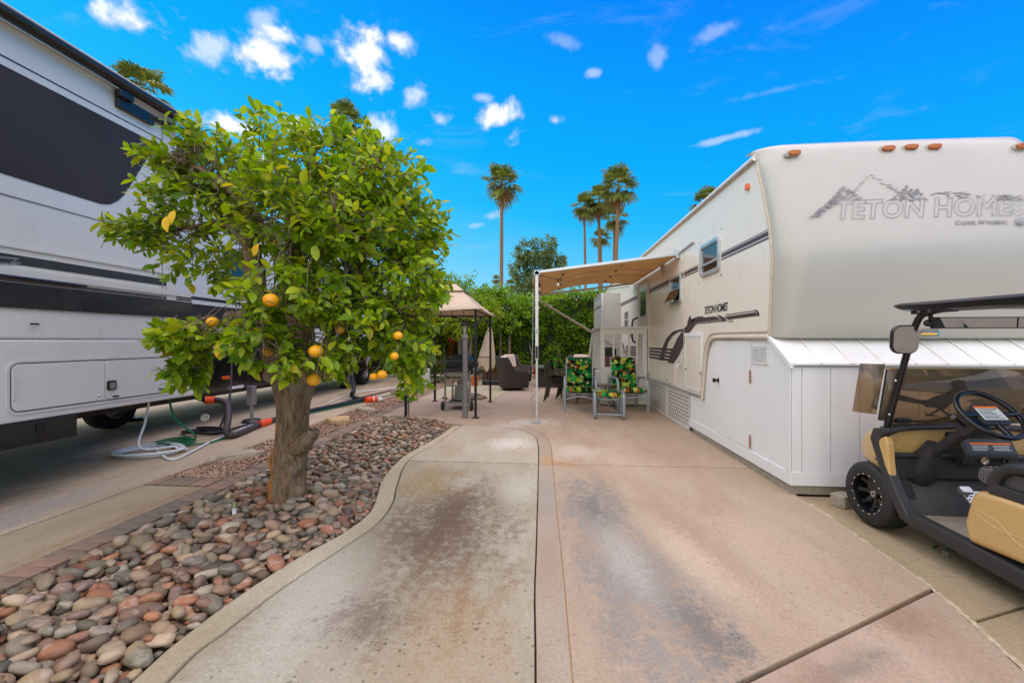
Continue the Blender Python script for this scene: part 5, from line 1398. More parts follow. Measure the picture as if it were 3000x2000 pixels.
B().box(-.30, .80, 12.53, 13.52, .604, .616).build('glass_top', 'table_glass', ft)
lamp_ = thing('lantern', (.1, 12.8, .62), 'small dark lantern standing on the fire table', 'lantern')
B().box(.05, .15, 12.75, 12.85, .62, .63).build('base', 'black_trim', lamp_)
B().tube([(.1, 12.8, .63), (.1, 12.8, .76)], .04, 10).build('glass', 'smoke_glass', lamp_, 40)
B().lathe([(.05, .0), (.05, .015), (.02, .05), (.005, .06)], 12, Matrix.Translation((.1, 12.8, .765))).build('lid', 'black_trim', lamp_, 40)

# ------------------------------------------------------------------ grill gazebo
mat('iron_black', (34, 32, 34), .5, .3, var=.15); mat('canopy_beige', (214, 196, 172), .8, var=.05)
fabricm('canopy_cloth', (216, 196, 170), .3)
gz = thing('grill_gazebo', (-1.9, 8.45, 0), 'black iron grill gazebo with two-tier beige canopy', 'gazebo')
GX0, GX1, GY0, GY1, GZ = -2.54, -1.25, 7.44, 9.46, 1.97
for x in (GX0, GX1):
    for y_ in (GY0, GY1):
        ps = B().box(x - .022, x + .022, y_ - .022, y_ + .022, .012, GZ).build('post', 'iron_black', gz, bevel=.003)
        B().box(x - .06, x + .06, y_ - .05, y_ + .05, 0, .012).build('foot_plate', 'iron_black', ps)
for (p, q) in (((GX0, GY0), (GX1, GY0)), ((GX0, GY1), (GX1, GY1)), ((GX0, GY0), (GX0, GY1)), ((GX1, GY0), (GX1, GY1))):
    p, q = Vector((*p, 0)), Vector((*q, 0)); d = q - p
    for zz in (GZ - .02, GZ - .13): B().tube([p + Vector((0, 0, zz)), q + Vector((0, 0, zz))], .012, 6).build('beam', 'iron_black', gz)
    nb = 6
    for i in range(1, nb): B().tube([p + d * (i / nb) + Vector((0, 0, GZ - .13)), p + d * (i / nb) + Vector((0, 0, GZ - .02))], .007, 6).build('baluster', 'iron_black', gz)
    ar = [p + d * t + Vector((0, 0, GZ - .13 - .25 * abs(2 * t - 1) ** 2.6)) for t in [i / 20 for i in range(21)]]
    B().tube(ar, .010, 6).build('arch', 'iron_black', gz, 60)
for (a_, b2, zz) in (((GX0, GY0), (GX1, GY0), 1.02), ((GX0, GY1), (GX1, GY1), 1.02)):
    B().tube([(*a_, zz), (*b2, zz)], .011, 6).build('rail', 'iron_black', gz)
B().box(GX0 - .015, GX0 + .015, GY0 + .03, GY1 - .03, .80, 1.22).build('side_panel', mat('panel_brown', (52, 44, 40), .8, var=.15), gz, bevel=.004)
def tier(x0, x1, y0, y1, z0, z1, inx, iny, droop, name):
    rings = []
    for i in range(7):
        t = i / 6; k = t ** .82
        xa, xb, ya_, yb_ = x0 + inx * k, x1 - inx * k, y0 + iny * k, y1 - iny * k; zz = z0 + (z1 - z0) * t
        rings.append([(xa, ya_, zz), ((xa + xb) / 2, ya_, zz - droop * (1 - t)), (xb, ya_, zz), (xb, (ya_ + yb_) / 2, zz - droop * (1 - t)), (xb, yb_, zz), ((xa + xb) / 2, yb_, zz - droop * (1 - t)), (xa, yb_, zz), (xa, (ya_ + yb_) / 2, zz - droop * (1 - t))])
    o = B().loft(rings, closed=True, cap=False).build(name, 'canopy_cloth', gz, 25)
    s_ = o.modifiers.new('thick', 'SOLIDIFY'); s_.thickness = .004
tier(GX0 - .13, GX1 + .13, GY0 - .13, GY1 + .13, GZ - .01, GZ + .45, .55, .82, .03, 'canopy')
tier(GX0 + .33, GX1 - .33, GY0 + .55, GY1 - .55, GZ + .40, GZ + .60, .26, .40, .0, 'vent_canopy')
B().tube([(GX0 + .45, GY0 + .7, GZ + .38), (GX1 - .45, GY0 + .7, GZ + .38), (GX1 - .45, GY1 - .7, GZ + .38), (GX0 + .45, GY1 - .7, GZ + .38)], .012, 6, closed=True).build('ridge_frame', 'iron_black', gz)
# ------------------------------------------------------------------ barbecue
mat('grill_black', (36, 34, 34), .4, .2, var=.2); mat('grill_steel', (150, 146, 138), .35, .7, var=.12); mat('tank_grey', (142, 142, 130), .5, var=.12, grime=.2)
bq = thing('barbecue_grill', (-1.72, 8.5, 0), 'black hooded gas barbecue on a wheeled steel cart under the gazebo', 'grill')
X0, X1, Y0, Y1 = -2.02, -1.46, 8.28, 8.95
hood = [(X0 + .02, .86), (X0 + .02, .92), (X0 + .06, 1.02), (X0 + .15, 1.10), (X0 + .28, 1.13), (X0 + .40, 1.10), (X0 + .50, 1.0), (X1 + .0, .90), (X1, .86)]
B().prism([(a_, Y0, b2) for a_, b2 in hood], (0, Y1 - Y0, 0)).build('hood', 'grill_black', bq, 50, .012)
B().box(X0 + .01, X1 + .01, Y0 + .01, Y1 - .01, .74, .855).build('firebox', 'grill_black', bq, bevel=.01)
B().tube([(X1 + .04, Y0 + .08, .95), (X1 + .04, Y1 - .08, .95)], .014, 8).build('hood_handle', 'grill_steel', bq, 40)
B().prism([(X1 + .012, Y0, .66), (X1 + .012, Y0, .85), (X1 + .07, Y0, .80), (X1 + .10, Y0, .68)], (0, Y1 - Y0, 0)).build('control_panel', 'grill_steel', bq, bevel=.006)
for i in range(5):
    yy = Y0 + .08 + i * .125; B().tube([(X1 + .075, yy, .74), (X1 + .13, yy, .755)], .022, 10).build('knob', 'black_trim', bq, 40)
B().box(X0, X1 - .02, Y0 - .36, Y0 - .012, .80, .835).build('side_shelf', 'grill_black', bq, bevel=.008)
B().box(X0 + .1, X0 + .45, Y0 - .3, Y0 - .02, .70, .795).build('side_burner', 'grill_steel', bq, bevel=.01)
for (x, y_, k) in ((X0 + .02, Y0 - .05, 1), (X1 - .04, Y0 - .05, 1), (X0 + .02, Y1 - .05, 0), (X1 - .04, Y1 - .05, 0)):
    B().box(x - .018, x + .018, y_ - .018, y_ + .018, .06, .80).build('leg', 'grill_steel', bq, bevel=.003)
for zz in (.14, .48): B().box(X0 + .02, X1 - .04, Y0 - .066, Y0 - .035, zz, zz + .03).build('cross_bar', 'grill_steel', bq)
B().box(X0 + .03, X1 - .05, Y0 - .03, Y1 - .06, .13, .15).build('lower_shelf', 'grill_black', bq)
for x in (X0 - .03, X1 - .0): 
    B().lathe([(.03, -.02), (.085, -.02), (.09, 0), (.085, .02), (.03, .02)], 20, Matrix.Translation((x, Y0 - .05, .09)) @ Matrix.Rotation(rad(90), 4, 'Y'), closed=False).build('wheel', 'rubber', bq, 40)
tk = thing('propane_tank', (-1.74, 8.6, .15), 'squat grey-green propane tank on the barbecue lower shelf', 'gas tank')
B().lathe([(.04, .01), (.13, .01), (.15, .05), (.15, .24), (.13, .30), (.05, .335), (.02, .34)], 24, Matrix.Translation((-1.74, 8.6, .15))).build('cylinder', 'tank_grey', tk, 50)
B().lathe([(.09, .32), (.095, .32), (.095, .40), (.09, .40)], 20, Matrix.Translation((-1.74, 8.6, .15)), closed=True).build('collar', 'tank_grey', tk, 40)
B().tube([(-1.74, 8.6, .48), (-1.74, 8.6, .55)], .02, 8).build('valve', 'grill_steel', tk)
# pile of stones behind the barbecue
pile = thing('stone_ring', (-1.95, 9.9, 0), 'small ring of river stones on the patio behind the barbecue', 'stones')
for i in range(34):
    a_ = R.uniform(0, 6.28); r_ = R.uniform(.05, .42)
    o = bpy.data.objects.new('stone', smesh[i % len(smesh)]); col.objects.link(o); put(o, pile)
    o.matrix_basis = Matrix.Translation((-1.95 + r_ * 1.3 * math.cos(a_), 10.0 + r_ * math.sin(a_), .03 + .05 * (i % 2) * (1 - r_ * 2))) @ Euler((R.uniform(-.3, .3), R.uniform(-.3, .3), a_)).to_matrix().to_4x4() @ Matrix.Scale(R.uniform(.06, .1), 4)
# ------------------------------------------------------------------ lamp post
mat('post_wood', (120, 114, 112), .85, var=.2, scale=8, bump=.6, bscale=30, stretch=(6, 6, .6)); glassm('lantern_glass', (206, 204, 176), .5)
lp = thing('lamp_post', (-1.44, 7.43, 0), 'weathered round grey wooden post topped by a small lantern', 'lamp post')
B().tube([(-1.44, 7.43, .0), (-1.44, 7.43, .5), (-1.437, 7.43, 1.46)], [.052, .048, .045], 14).build('post', 'post_wood', lp, 40)
B().lathe([(.046, 1.42), (.062, 1.43), (.062, 1.48), (.046, 1.50), (.03, 1.52), (.03, 1.53)], 14, Matrix.Translation((-1.44, 7.43, 0))).build('collar', 'post_wood', lp, 40)
lz = 1.535
B().lathe([(.034, lz), (.056, lz + .13)], 4, Matrix.Translation((-1.44, 7.43, 0)) @ Matrix.Rotation(rad(45), 4, 'Z')).build('glass', 'lantern_glass', lp)
for k in range(4):
    a_ = rad(45 + 90 * k); c_, s_ = math.cos(a_), math.sin(a_)
    B().tube([(-1.44 + .036 * c_, 7.43 + .036 * s_, lz), (-1.44 + .059 * c_, 7.43 + .059 * s_, lz + .135)], .005, 5).build('cage_bar', 'iron_black', lp)
B().lathe([(.082, lz + .135), (.084, lz + .145), (.05, lz + .19), (.03, lz + .205), (.012, lz + .22), (.008, lz + .25), (.003, lz + .26)], 16, Matrix.Translation((-1.44, 7.43, 0))).build('roof_cap', 'iron_black', lp, 40)
# ------------------------------------------------------------------ folded umbrella, base, planter, pedestal, fence
um = thing('folded_umbrella', (-2.05, 14.3, 0), 'folded beige patio umbrella hanging behind the gazebo', 'umbrella')
rows = []
for i in range(12):
    t = i / 11; zz = 1.9 - 1.45 * t; ring = []
    for j in range(20):
        a_ = 2 * math.pi * j / 20; rr = (.03 + .25 * t ** .7) * (1 + .28 * math.sin(j * math.pi * .6 + t * 2)) * (1 if t < .85 else .9 - R.uniform(0, .25))
        ring.append((-2.05 + .25 * (1 - t) * .6 + rr * math.cos(a_), 14.3 + rr * .6 * math.sin(a_), zz - (.12 * math.sin(j * 1.3) if i == 11 else 0)))
    rows.append(ring)
B().loft(rows, cap=True).build('canopy', 'canopy_cloth', um, 60)
B().tube([(-2.0, 14.3, .0), (-1.92, 14.3, 2.0)], .02, 8).build('pole', 'iron_black', um)
ub = tag(B().prism([(a_, b2, 0) for a_, b2 in rrect(-2.0, -1.3, 13.0, 13.7, .15)], (0, 0, .16)).build('umbrella_base', 'black_trim', None, bevel=.04, seg=3), 'square black plastic umbrella base on the patio', 'umbrella base')
pd_ = thing('utility_pedestal', (-3.55, 12.2, 0), 'grey utility post standing on the gravel beyond the gazebo', 'post')
B().box(-3.65, -3.45, 12.1, 12.3, 0, 1.0).build('post', 'gelcoat_trim', pd_, bevel=.01); B().box(-3.7, -3.4, 12.05, 12.35, 0, .06).build('base', 'block_grey', pd_)
fe = thing('white_fence', (-4, 18.0, 0), 'pale vinyl fence glimpsed under the hedge and trees', 'fence')
for i in range(44): B().box(-9 + i * .32, -9 + i * .32 + .31, 18.0, 18.03, 0, 1.7).build('panel', 'shed_white', fe)
pl_ = thing('planter_box', (-1.7, 15.3, 0), 'low brown planter with spiky green plant and orange flowers by the hedge', 'planter')
B().box(-2.3, -1.0, 15.0, 15.5, 0, .28).build('box', 'crate_brown', pl_, bevel=.01)
tp = thing('terracotta_pot', (-2.2, 12.9, 0), 'orange terracotta pot beyond the barbecue', 'pot')
B().lathe([(.1, 0), (.13, .24), (.15, .24), (.15, .30), (.12, .30), (.11, .25), (.08, .03)], 20, Matrix.Translation((-2.2, 12.9, 0))).build('pot', mat('terracotta', (184, 96, 52), .8, var=.15), tp, 40)

# ================================================================== GOLF CART
mat('cart_tan', (196, 158, 98), .28, var=.05, scale=2, coat=.5, grime=.05); mat('cart_black', (46, 45, 46), .5, var=.12, bump=.15, bscale=220)
mat('cart_frame', (18, 18, 19), .35, var=.1, coat=.2); mat('cart_roof', (18, 17, 20), .42, var=.1, coat=.1, spec=.3)
mat('floor_mat', (138, 128, 112), .9, var=.25, scale=8, bump=.5, bscale=160); mat('floor_black', (66, 64, 62), .8, var=.2, bump=.3, bscale=200)
mat('pedal_alu', (186, 186, 186), .35, .8, var=.15, scale=30); mat('label_white', (226, 226, 224), .6, var=.03); mat('label_orange', (245, 118, 14), .6, var=.03); mat('print_black', (50, 50, 52), .7)
mat('mirror', (150, 150, 152), .03, 1.0, var=.02); mat('rim_black', (20, 20, 22), .25, .3, var=.1, coat=.5); mat('tyre', (34, 33, 33), .7, var=.2, bump=.2)
mat('scratch', (226, 196, 140), .5, var=.1)
glassm('windshield_tint', (206, 186, 162), .14)
def meshm():
    m = bpy.data.materials.new('seat_mesh'); m.use_nodes = True; t = NT(m.node_tree); b = t.n['Principled BSDF']
    co = t.new('ShaderNodeTexCoord').outputs['Object']
    v = t.new('ShaderNodeTexVoronoi'); t.put(v.inputs['Vector'], co); v.inputs['Scale'].default_value = 110; v.inputs['Randomness'].default_value = .1
    d = t.math('LESS_THAN', v.outputs['Distance'], .33)
    t.put(b.inputs['Base Color'], t.mix(d, lin((34, 28, 32)), lin((150, 142, 140)))); b.inputs['Roughness'].default_value = .7; MATS['seat_mesh'] = m
meshm()
ct = thing('golf_cart', (2.98, 2.6, 0), 'tan and black golf cart with folded tinted windshield parked by the shed', 'golf cart')
CX0, CX1 = 2.44, 3.58; CXM = (CX0 + CX1) / 2
def cart_wheel(c, sgn, r=.232, w_=.19, rr=.155):
    M = Matrix.Translation(c) @ Matrix.Rotation(rad(-90) * sgn, 4, 'Y')     # local +Z points outwards
    wl = B().lathe([(rr, -w_ / 2), (r * .9, -w_ / 2), (r * .975, -w_ * .42), (r, -w_ * .3), (r * 1.004, 0), (r, w_ * .3), (r * .975, w_ * .42), (r * .9, w_ / 2), (rr, w_ / 2 - .004), (rr * .97, 0)], 48, M, closed=True).build('wheel', 'tyre', ct, 50)
    tr = B()
    for i in range(44):
        a0 = 2 * math.pi * i / 44
        for s_ in (-1, 1):
            pts = []
            for k in range(5):
                u = k / 4; a_ = a0 + s_ * .0 + u * .17; z_ = s_ * (.010 + u * w_ * .36); q = r * (1.002 if u < .8 else .98)
                pts.append(M @ Vector((q * math.cos(a_), q * math.sin(a_), z_)))
            tr.tube(pts, .0045, 4)
    tr.build('tread', 'tyre', wl, 30)
    rim = B().lathe([(.004, .004), (.03, .004), (rr * .55, .0), (rr * .60, -.01), (rr * .84, -.005), (rr * .86, w_ * .36), (rr * .90, w_ * .46), (rr * .985, w_ * .47), (rr * 1.0, w_ * .44), (rr * .98, -.03), (.02, -.03)], 40, M).build('rim', 'rim_black', wl, 40)
    for i in range(8):
        a_ = 2 * math.pi * i / 8
        B().add([M @ Vector((math.cos(a_ + d_) * q, math.sin(a_ + d_) * q, z_)) for (q, d_, z_) in ((.03, -.35, .02), (.03, .35, .02), (rr * .6, .16, .03), (rr * .84, .10, .055), (rr * .84, -.10, .055), (rr * .6, -.16, .03))],
                [(0, 1, 2, 5), (5, 2, 3, 4)]).build('spoke', 'rim_black', rim)
    for i in range(16):
        a_ = 2 * math.pi * (i + .5) / 16; p = M @ Vector((math.cos(a_) * rr * .935, math.sin(a_) * rr * .935, w_ * .465)); B().ball(p, .0055, nu=6, nv=4).build('rivet', 'chrome', rim, 60)
    B().lathe([(.034, .012), (.034, .034), (.028, .04), (.004, .04)], 20, M).build('hub_cap', 'rim_black', rim, 40)
    B().lathe([(.012, .0405), (.022, .0405), (.022, .0425), (.012, .0425)], 18, M, closed=True).build('hub_badge', 'chrome', rim)
for sx_, xx in ((1, CX0 - .02 + .095), (-1, CX1 + .02 - .095)):
    for yy in (3.36, 1.72): cart_wheel((xx, yy, .228), sx_)
# rocker and floor
rk = [(3.04, .150), (3.06, .20), (2.98, .235), (2.3, .205), (1.4, .20), (1.4, .10), (2.3, .105)]
B().prism([(CX0 - .01, a_, b2) for a_, b2 in rk], (.07, 0, 0)).build('rocker', 'cart_black', ct, bevel=.012)
B().prism([(CX1 - .06, a_, b2) for a_, b2 in rk], (.07, 0, 0)).build('rocker', 'cart_black', ct, bevel=.012)
B().box(CX0 + .06, CX1 - .06, 2.0, 3.05, .17, .205).build('floor', 'floor_black', ct)
B().box(CX0 + .075, CXM - .05, 2.42, 3.0, .206, .216).build('floor_mat', 'floor_mat', ct, bevel=.003)
B().box(CXM + .0, CX1 - .075, 2.42, 3.0, .206, .216).build('floor_mat', 'floor_mat', ct, bevel=.003)
B().prism([(CX0 + .06, 3.05, .19), (CX0 + .06, 3.30, .44), (CX0 + .06, 3.34, .44), (CX0 + .06, 3.12, .15)], (CX1 - CX0 - .12, 0, 0)).build('toe_board', 'floor_black', ct)
# door-side frame: A-shaped black surround running from dash to rocker
for s_, xa in ((1, CX0 - .015), (-1, CX1 - .055)):
    o_ = [(2.97, .17), (3.06, .16), (3.16, .30), (3.27, .52), (3.33, .66), (3.30, .74), (3.16, .765), (3.15, .735), (3.22, .70), (3.235, .64), (3.18, .50), (3.08, .32)]
    B().prism([(xa, a_, b2) for a_, b2 in o_], (.07, 0, 0)).build('side_surround', 'cart_black', ct, bevel=.014, seg=3)
    B().prism([(xa + .055 * s_, a_, b2) for a_, b2 in [(3.09, .22), (3.24, .50), (3.27, .62), (3.42, .60), (3.42, .25)]], (.01 * s_, 0, 0)).build('inner_panel', 'cart_black', ct)
# cowl
def ring(y_, w0, z0, z1, r):
    return [(CXM + a_, y_, b2) for a_, b2 in rrect(-w0, w0, z0, z1, r, 4)]
cw_ = [ring(3.26, .545, .40, .755, .05), ring(3.36, .545, .42, .735, .06), ring(3.46, .53, .44, .69, .07), ring(3.58, .47, .46, .62, .07), ring(3.68, .36, .47, .56, .04)]
B().loft(cw_).build('cowl', 'cart_tan', ct, 45)
fpl = [onX(*q, CX0 - .012) for q in [(2543, 1326), (2556, 1306), (2576, 1284), (2592, 1276), (2600, 1300), (2603, 1350), (2609, 1411), (2594, 1378), (2576, 1352)]]
for xx in (CX0 - .012, CX1 - .038):
    B().prism([(xx, q.y, q.z) for q in fpl], (.05, 0, 0)).build('front_panel', 'cart_tan', ct, bevel=.012, seg=3)
# dash: top rail, open trays, column
top_ = crom([(CX0 + .04, 3.24, .715), (CX0 + .16, 3.23, .755), (CXM - .05, 3.22, .775), (CXM + .3, 3.22, .765), (CX1 - .05, 3.24, .715)], 8)
B().tube(top_, .03, 10, flat=(.9, .7)).build('dash_rail', 'cart_black', ct, 50)
low_ = [(CX0 + .05, 3.20, .565), (CXM - .1, 3.19, .57), (CX1 - .05, 3.20, .565)]
B().tube(low_, .02, 8).build('tray_lip', 'cart_black', ct, 50)
B().box(CX0 + .05, CX1 - .05, 3.20, 3.30, .545, .56).build('tray_floor', 'cart_black', ct)
B().box(CX0 + .05, CX1 - .05, 3.29, 3.31, .25, .75).build('dash_back', 'cart_black', ct)
B().box(CX0 + .075, CX1 - .075, 3.20, 3.215, .40, .545).build('dash_lower', 'cart_black', ct, bevel=.008)
pod = B().prism([(CXM - .12, 3.30, .50), (CXM - .12, 3.12, .52), (CXM - .12, 3.10, .60), (CXM - .12, 3.15, .70), (CXM - .12, 3.30, .74)], (.34, 0, 0)).build('dash_pod', 'cart_black', ct, bevel=.02, seg=3)
# steering on the left seat
SXc = CX0 + .27
w0 = Vector((SXc + .03, 2.80, .93)); c0 = Vector((SXc + .0, 3.16, .58)); ax = (w0 - c0).normalized()
B().tube([c0, c0.lerp(w0, .62)], [.036, .034], 10).build('steering_column', 'cart_black', ct, 40)
B().lathe([(.004, .12), (.045, .115), (.055, .06), (.085, -.06), (.10, -.16), (.09, -.2), (.004, -.2)], 16, Matrix.Translation(c0 + Vector((0, .03, -.02))) @ Matrix.Rotation(rad(28), 4, 'X')).build('column_boot', 'cart_black', ct, 60)
md = c0.lerp(w0, .72); Q = ax.to_track_quat('Z', 'Y').to_matrix()
B().obox(md, (.10, .10, .13), Q).build('column_shroud', 'cart_black', ct, bevel=.018, seg=3)
B().tube([md + Q @ Vector((-.04, 0, .0)), md + Q @ Vector((-.10, .02, .035)), md + Q @ Vector((-.15, .03, .07))], [.008, .010, .014], 8).build('lever', 'cart_frame', ct, 50)
MW = Matrix.Translation(w0 + ax * .0) @ Q.to_4x4()
sw_ = B().tube([MW @ Vector((.168 * math.cos(a_), .168 * math.sin(a_), 0)) for a_ in [2 * math.pi * i / 48 for i in range(48)]], .0155, 10, closed=True).build('steering_wheel', 'cart_frame', ct, 60)
B().prism([MW @ Vector((a_, b2, -.015)) for a_, b2 in rrect(-.085, .085, -.075, .07, .03)], MW.to_3x3() @ Vector((0, 0, .022))).build('hub_pad', 'cart_black', sw_, bevel=.006)
for a_ in (0, 180, 270): 
    u = Vector((math.cos(rad(a_)), math.sin(rad(a_)), 0)); B().tube([MW @ (u * .06 + Vector((0, 0, -.01))), MW @ (u * .165)], .017, 8, flat=(1.4, .5) if False else None).build('spoke', 'cart_frame', sw_, 50)
B().prism([MW @ Vector((a_, b2, .0075)) for a_, b2 in rrect(-.07, .075, -.045, .055, .002, 1)], MW.to_3x3() @ Vector((0, 0, .001))).build('notice_card', 'label_white', sw_)
B().prism([MW @ Vector((a_, b2, .0088)) for a_, b2 in rrect(-.07, .075, .04, .055, .001, 1)], MW.to_3x3() @ Vector((0, 0, .0008))).build('notice_band', 'label_orange', sw_)
b = B()
for i in range(8): b.prism([MW @ Vector((a_, b2, .0088)) for a_, b2 in rrect(-.062, .02 + R.uniform(-.02, .045), .030 - i * .0095, .0335 - i * .0095, .0005, 1)], MW.to_3x3() @ Vector((0, 0, .0006)))
b.build('notice_print', 'print_black', sw_)
# warning label and gauges on the pod
Mp = Matrix.Translation((CXM + .06, 3.128, .648)) @ Matrix.Rotation(rad(64), 4, 'X')
B().prism([Mp @ Vector((a_, b2, .003)) for a_, b2 in rrect(-.13, .13, .02, .032, .001, 1)], Mp.to_3x3() @ Vector((0, 0, .001))).build('warning_band', 'label_orange', pod)
b = B()
for i in range(5):
    for (u0, u1) in ((-.125, -.01), (.01, .125)): b.prism([Mp @ Vector((a_, b2, .003)) for a_, b2 in rrect(u0, u1 - R.uniform(0, .03), .010 - i * .010, .0135 - i * .010, .0005, 1)], Mp.to_3x3() @ Vector((0, 0, .0008)))
b.build('warning_print', 'label_white', pod)
for dx_, rr in ((.03, .026), (.10, .014), (.16, .02)):
    B().lathe([(.004, .0), (rr * .8, .0), (rr, .006), (rr, .012), (rr * .85, .012), (rr * .8, .004), (.004, .004)], 18, Matrix.Translation((CXM - .04 + dx_, 3.108, .565)) @ Matrix.Rotation(rad(90), 4, 'X')).build('gauge', 'chrome' if rr > .025 else 'black_trim', pod, 40)
# pedals
pdl = Matrix.Translation((SXc + .10, 2.98, .32)) @ Matrix.Rotation(rad(40), 4, 'X')
pe_ = B().prism([pdl @ Vector((a_, b2, 0)) for a_, b2 in rrect(-.03, .15, -.075, .075, .012, 3)], pdl.to_3x3() @ Vector((0, 0, .014))).build('brake_pedal', 'pedal_alu', ct, bevel=.003)
b = B()
for i in range(7):
    for j in range(6): b.ball(pdl @ Vector((-.015 + i * .024, -.055 + j * .022, .015)), .006, nu=6, nv=4)
b.build('pedal_studs', 'rubber', pe_)
B().prism([pdl @ Vector((a_, b2, .016)) for a_, b2 in rrect(-.05, .02, .045, .09, .01, 3)], pdl.to_3x3() @ Vector((0, 0, .03))).build('parking_pedal', 'pedal_alu', pe_, bevel=.003)
B().tube([pdl @ Vector((.06, .0, 0)), (SXc + .16, 3.05, .21)], .012, 8).build('pedal_arm', 'cart_black', pe_)
# seat pod and bench
bod = [(2.62, .22), (2.64, .33), (2.605, .47), (2.58, .535), (2.45, .545), (1.45, .56), (1.3, .5), (1.3, .28), (1.44, .26), (1.5, .40), (1.65, .47), (1.8, .47), (1.94, .40), (2.0, .24), (2.3, .235)]
B().prism([(CX0 - .005, a_, b2) for a_, b2 in bod], (CX1 - CX0 + .01, 0, 0)).build('seat_pod', 'cart_tan', ct, bevel=.035, seg=4)
cu = [(2.60, .56), (2.63, .60), (2.61, .665), (2.5, .69), (2.2, .675), (2.1, .66), (2.1, .56)]
B().prism([(CX0 + .05, a_, b2) for a_, b2 in cu], (CX1 - CX0 - .10, 0, 0)).build('seat_cushion', 'seat_mesh', ct, bevel=.03, seg=4)
B().box(CX0 + .045, CX1 - .045, 2.1, 2.585, .545, .562).build('seat_base', 'cart_frame', ct, bevel=.004)
B().prism([(CX0 + .08, a_, b2) for a_, b2 in [(2.10, .68), (2.16, .70), (2.02, 1.05), (1.95, 1.05), (2.02, .68)]], (CX1 - CX0 - .16, 0, 0)).build('seat_back', 'seat_mesh', ct, bevel=.03, seg=4)
for s_, xx in ((1, CX0 + .03), (-1, CX1 - .03)):
    hr = crom([(xx, 2.50, .56), (xx, 2.49, .63), (xx, 2.42, .70), (xx, 2.3, .72), (xx, 2.14, .70), (xx, 2.10, .60)], 6)
    B().tube(hr, .03, 10).build('hip_rail', 'cart_black', ct, 50)
    B().prism([(xx - .02, a_, b2) for a_, b2 in [(2.52, .535), (2.50, .60), (2.40, .60), (2.15, .58), (2.08, .58), (2.08, .535)]], (.04, 0, 0)).build('rail_base', 'cart_black', ct, bevel=.01)
for k in (0, 2):
    y0_ = 2.45 - .07 * k
    B().tube(crom([(CX0 - .0065, 2.56, .43 - k * .012), (CX0 - .0068, 2.45, .41 - .02 * k), (CX0 - .0068, 2.33, .33 + .022 * k), (CX0 - .0065, 2.2, .36 + .01 * k)], 6), .0012, 4).build('pinstripe', 'scratch', ct)
# roof, struts, mirrors, windshield
rr_ = []
for (y_, zc, hw, k) in ((3.25, 1.640, .36, .1), (3.22, 1.640, .50, .4), (3.12, 1.632, .548, .8), (2.9, 1.622, .562, 1), (2.4, 1.612, .568, 1), (1.8, 1.606, .568, 1), (1.45, 1.60, .55, .7), (1.38, 1.60, .48, .2)):
    rr_.append([(CXM + a_, y_, zc + b2 * k) for a_, b2 in [(-hw, 0), (-hw * .95, .018), (-hw * .6, .034), (0, .042), (hw * .6, .034), (hw * .95, .018), (hw, 0), (hw * .985, -.035), (hw * .9, -.05), (0, -.03), (-hw * .9, -.05), (-hw * .985, -.035)]])
rf = B().loft(rr_).build('roof', 'cart_roof', ct, 40)
for s_, xx in ((1, CX0 + .06), (-1, CX1 - .06)):
    B().tube(crom([(xx - .02 * s_, 3.25, .56), (xx - .02 * s_, 3.265, .66), (xx, 3.25, .80), (xx + .03 * s_, 3.13, 1.30), (xx + .04 * s_, 3.06, 1.52), (xx + .05 * s_, 3.00, 1.57), (xx + .05 * s_, 2.9, 1.585)], 6), .021, 8).build('front_strut', 'cart_frame', ct, 50)
    B().box(xx - .05 * s_ - .012, xx - .05 * s_ + .03, 3.21, 3.30, .50, .66).build('strut_bracket', 'cart_black', ct, bevel=.012)
    B().tube([(xx, 1.5, .55), (xx + .03 * s_, 1.62, 1.59)], .02, 8).build('rear_strut', 'cart_frame', ct, 50)
    B().box(xx + .01, xx + .05, 2.78, 3.08, 1.565, 1.60).build('roof_rail', 'cart_frame', ct, bevel=.006)
    for yy in (2.92, 3.0): B().ball((xx - .0 if s_ > 0 else xx + .06, yy, 1.583), .011, nu=10, nv=6).build('bolt', 'steel', ct, 60)
for zz, yy in ((1.10, 3.185), (.85, 3.24)): B().ball((CX0 + .052, yy - .01, zz), .010, nu=8, nv=5).build('bolt', 'chrome', ct, 60)
# side mirror on the left strut, faces the driver
Mm = Matrix.Translation((CX0 + .045, 3.11, 1.395)) @ Matrix.Rotation(rad(-6), 4, 'Z') @ Matrix.Rotation(rad(95), 4, 'X')
mr = B().prism([Mm @ Vector((a_, b2, 0)) for a_, b2 in rrect(-.083, .083, -.10, .10, .055, 6)], Mm.to_3x3() @ Vector((0, 0, .03))).build('side_mirror', 'black_trim', ct, bevel=.01, seg=3)
B().prism([Mm @ Vector((a_, b2, .0305)) for a_, b2 in rrect(-.074, .074, -.092, .092, .05, 6)], Mm.to_3x3() @ Vector((0, 0, .002))).build('mirror_glass', 'mirror', mr)
# wide rear-view mirror made of four panes
rm = thing  # (panes sit in one frame)
fx0, fx1 = CX0 + .15, CX1 - .14
fm = B().box(fx0, fx1, 3.0, 3.03, 1.466, 1.543).build('rear_mirror', 'black_trim', ct, bevel=.005)
for i in range(5):
    wq = (fx1 - fx0 - .02) / 5; x0 = fx0 + .01 + i * wq
    B().obox((x0 + wq / 2, 2.997, 1.5045), (wq - .003, .004, .064), (rad(4), 0, rad(-8 + 4 * i))).build('mirror_pane', 'mirror', fm)
B().tube([(fx0 - .01, 3.01, 1.50), (fx0 - .01, 3.01, 1.59)], .012, 8).build('mirror_stem', 'black_trim', fm); B().ball((fx0 - .03, 3.005, 1.503), .024, nu=10, nv=6).build('mirror_knob', 'black_trim', fm, 60)
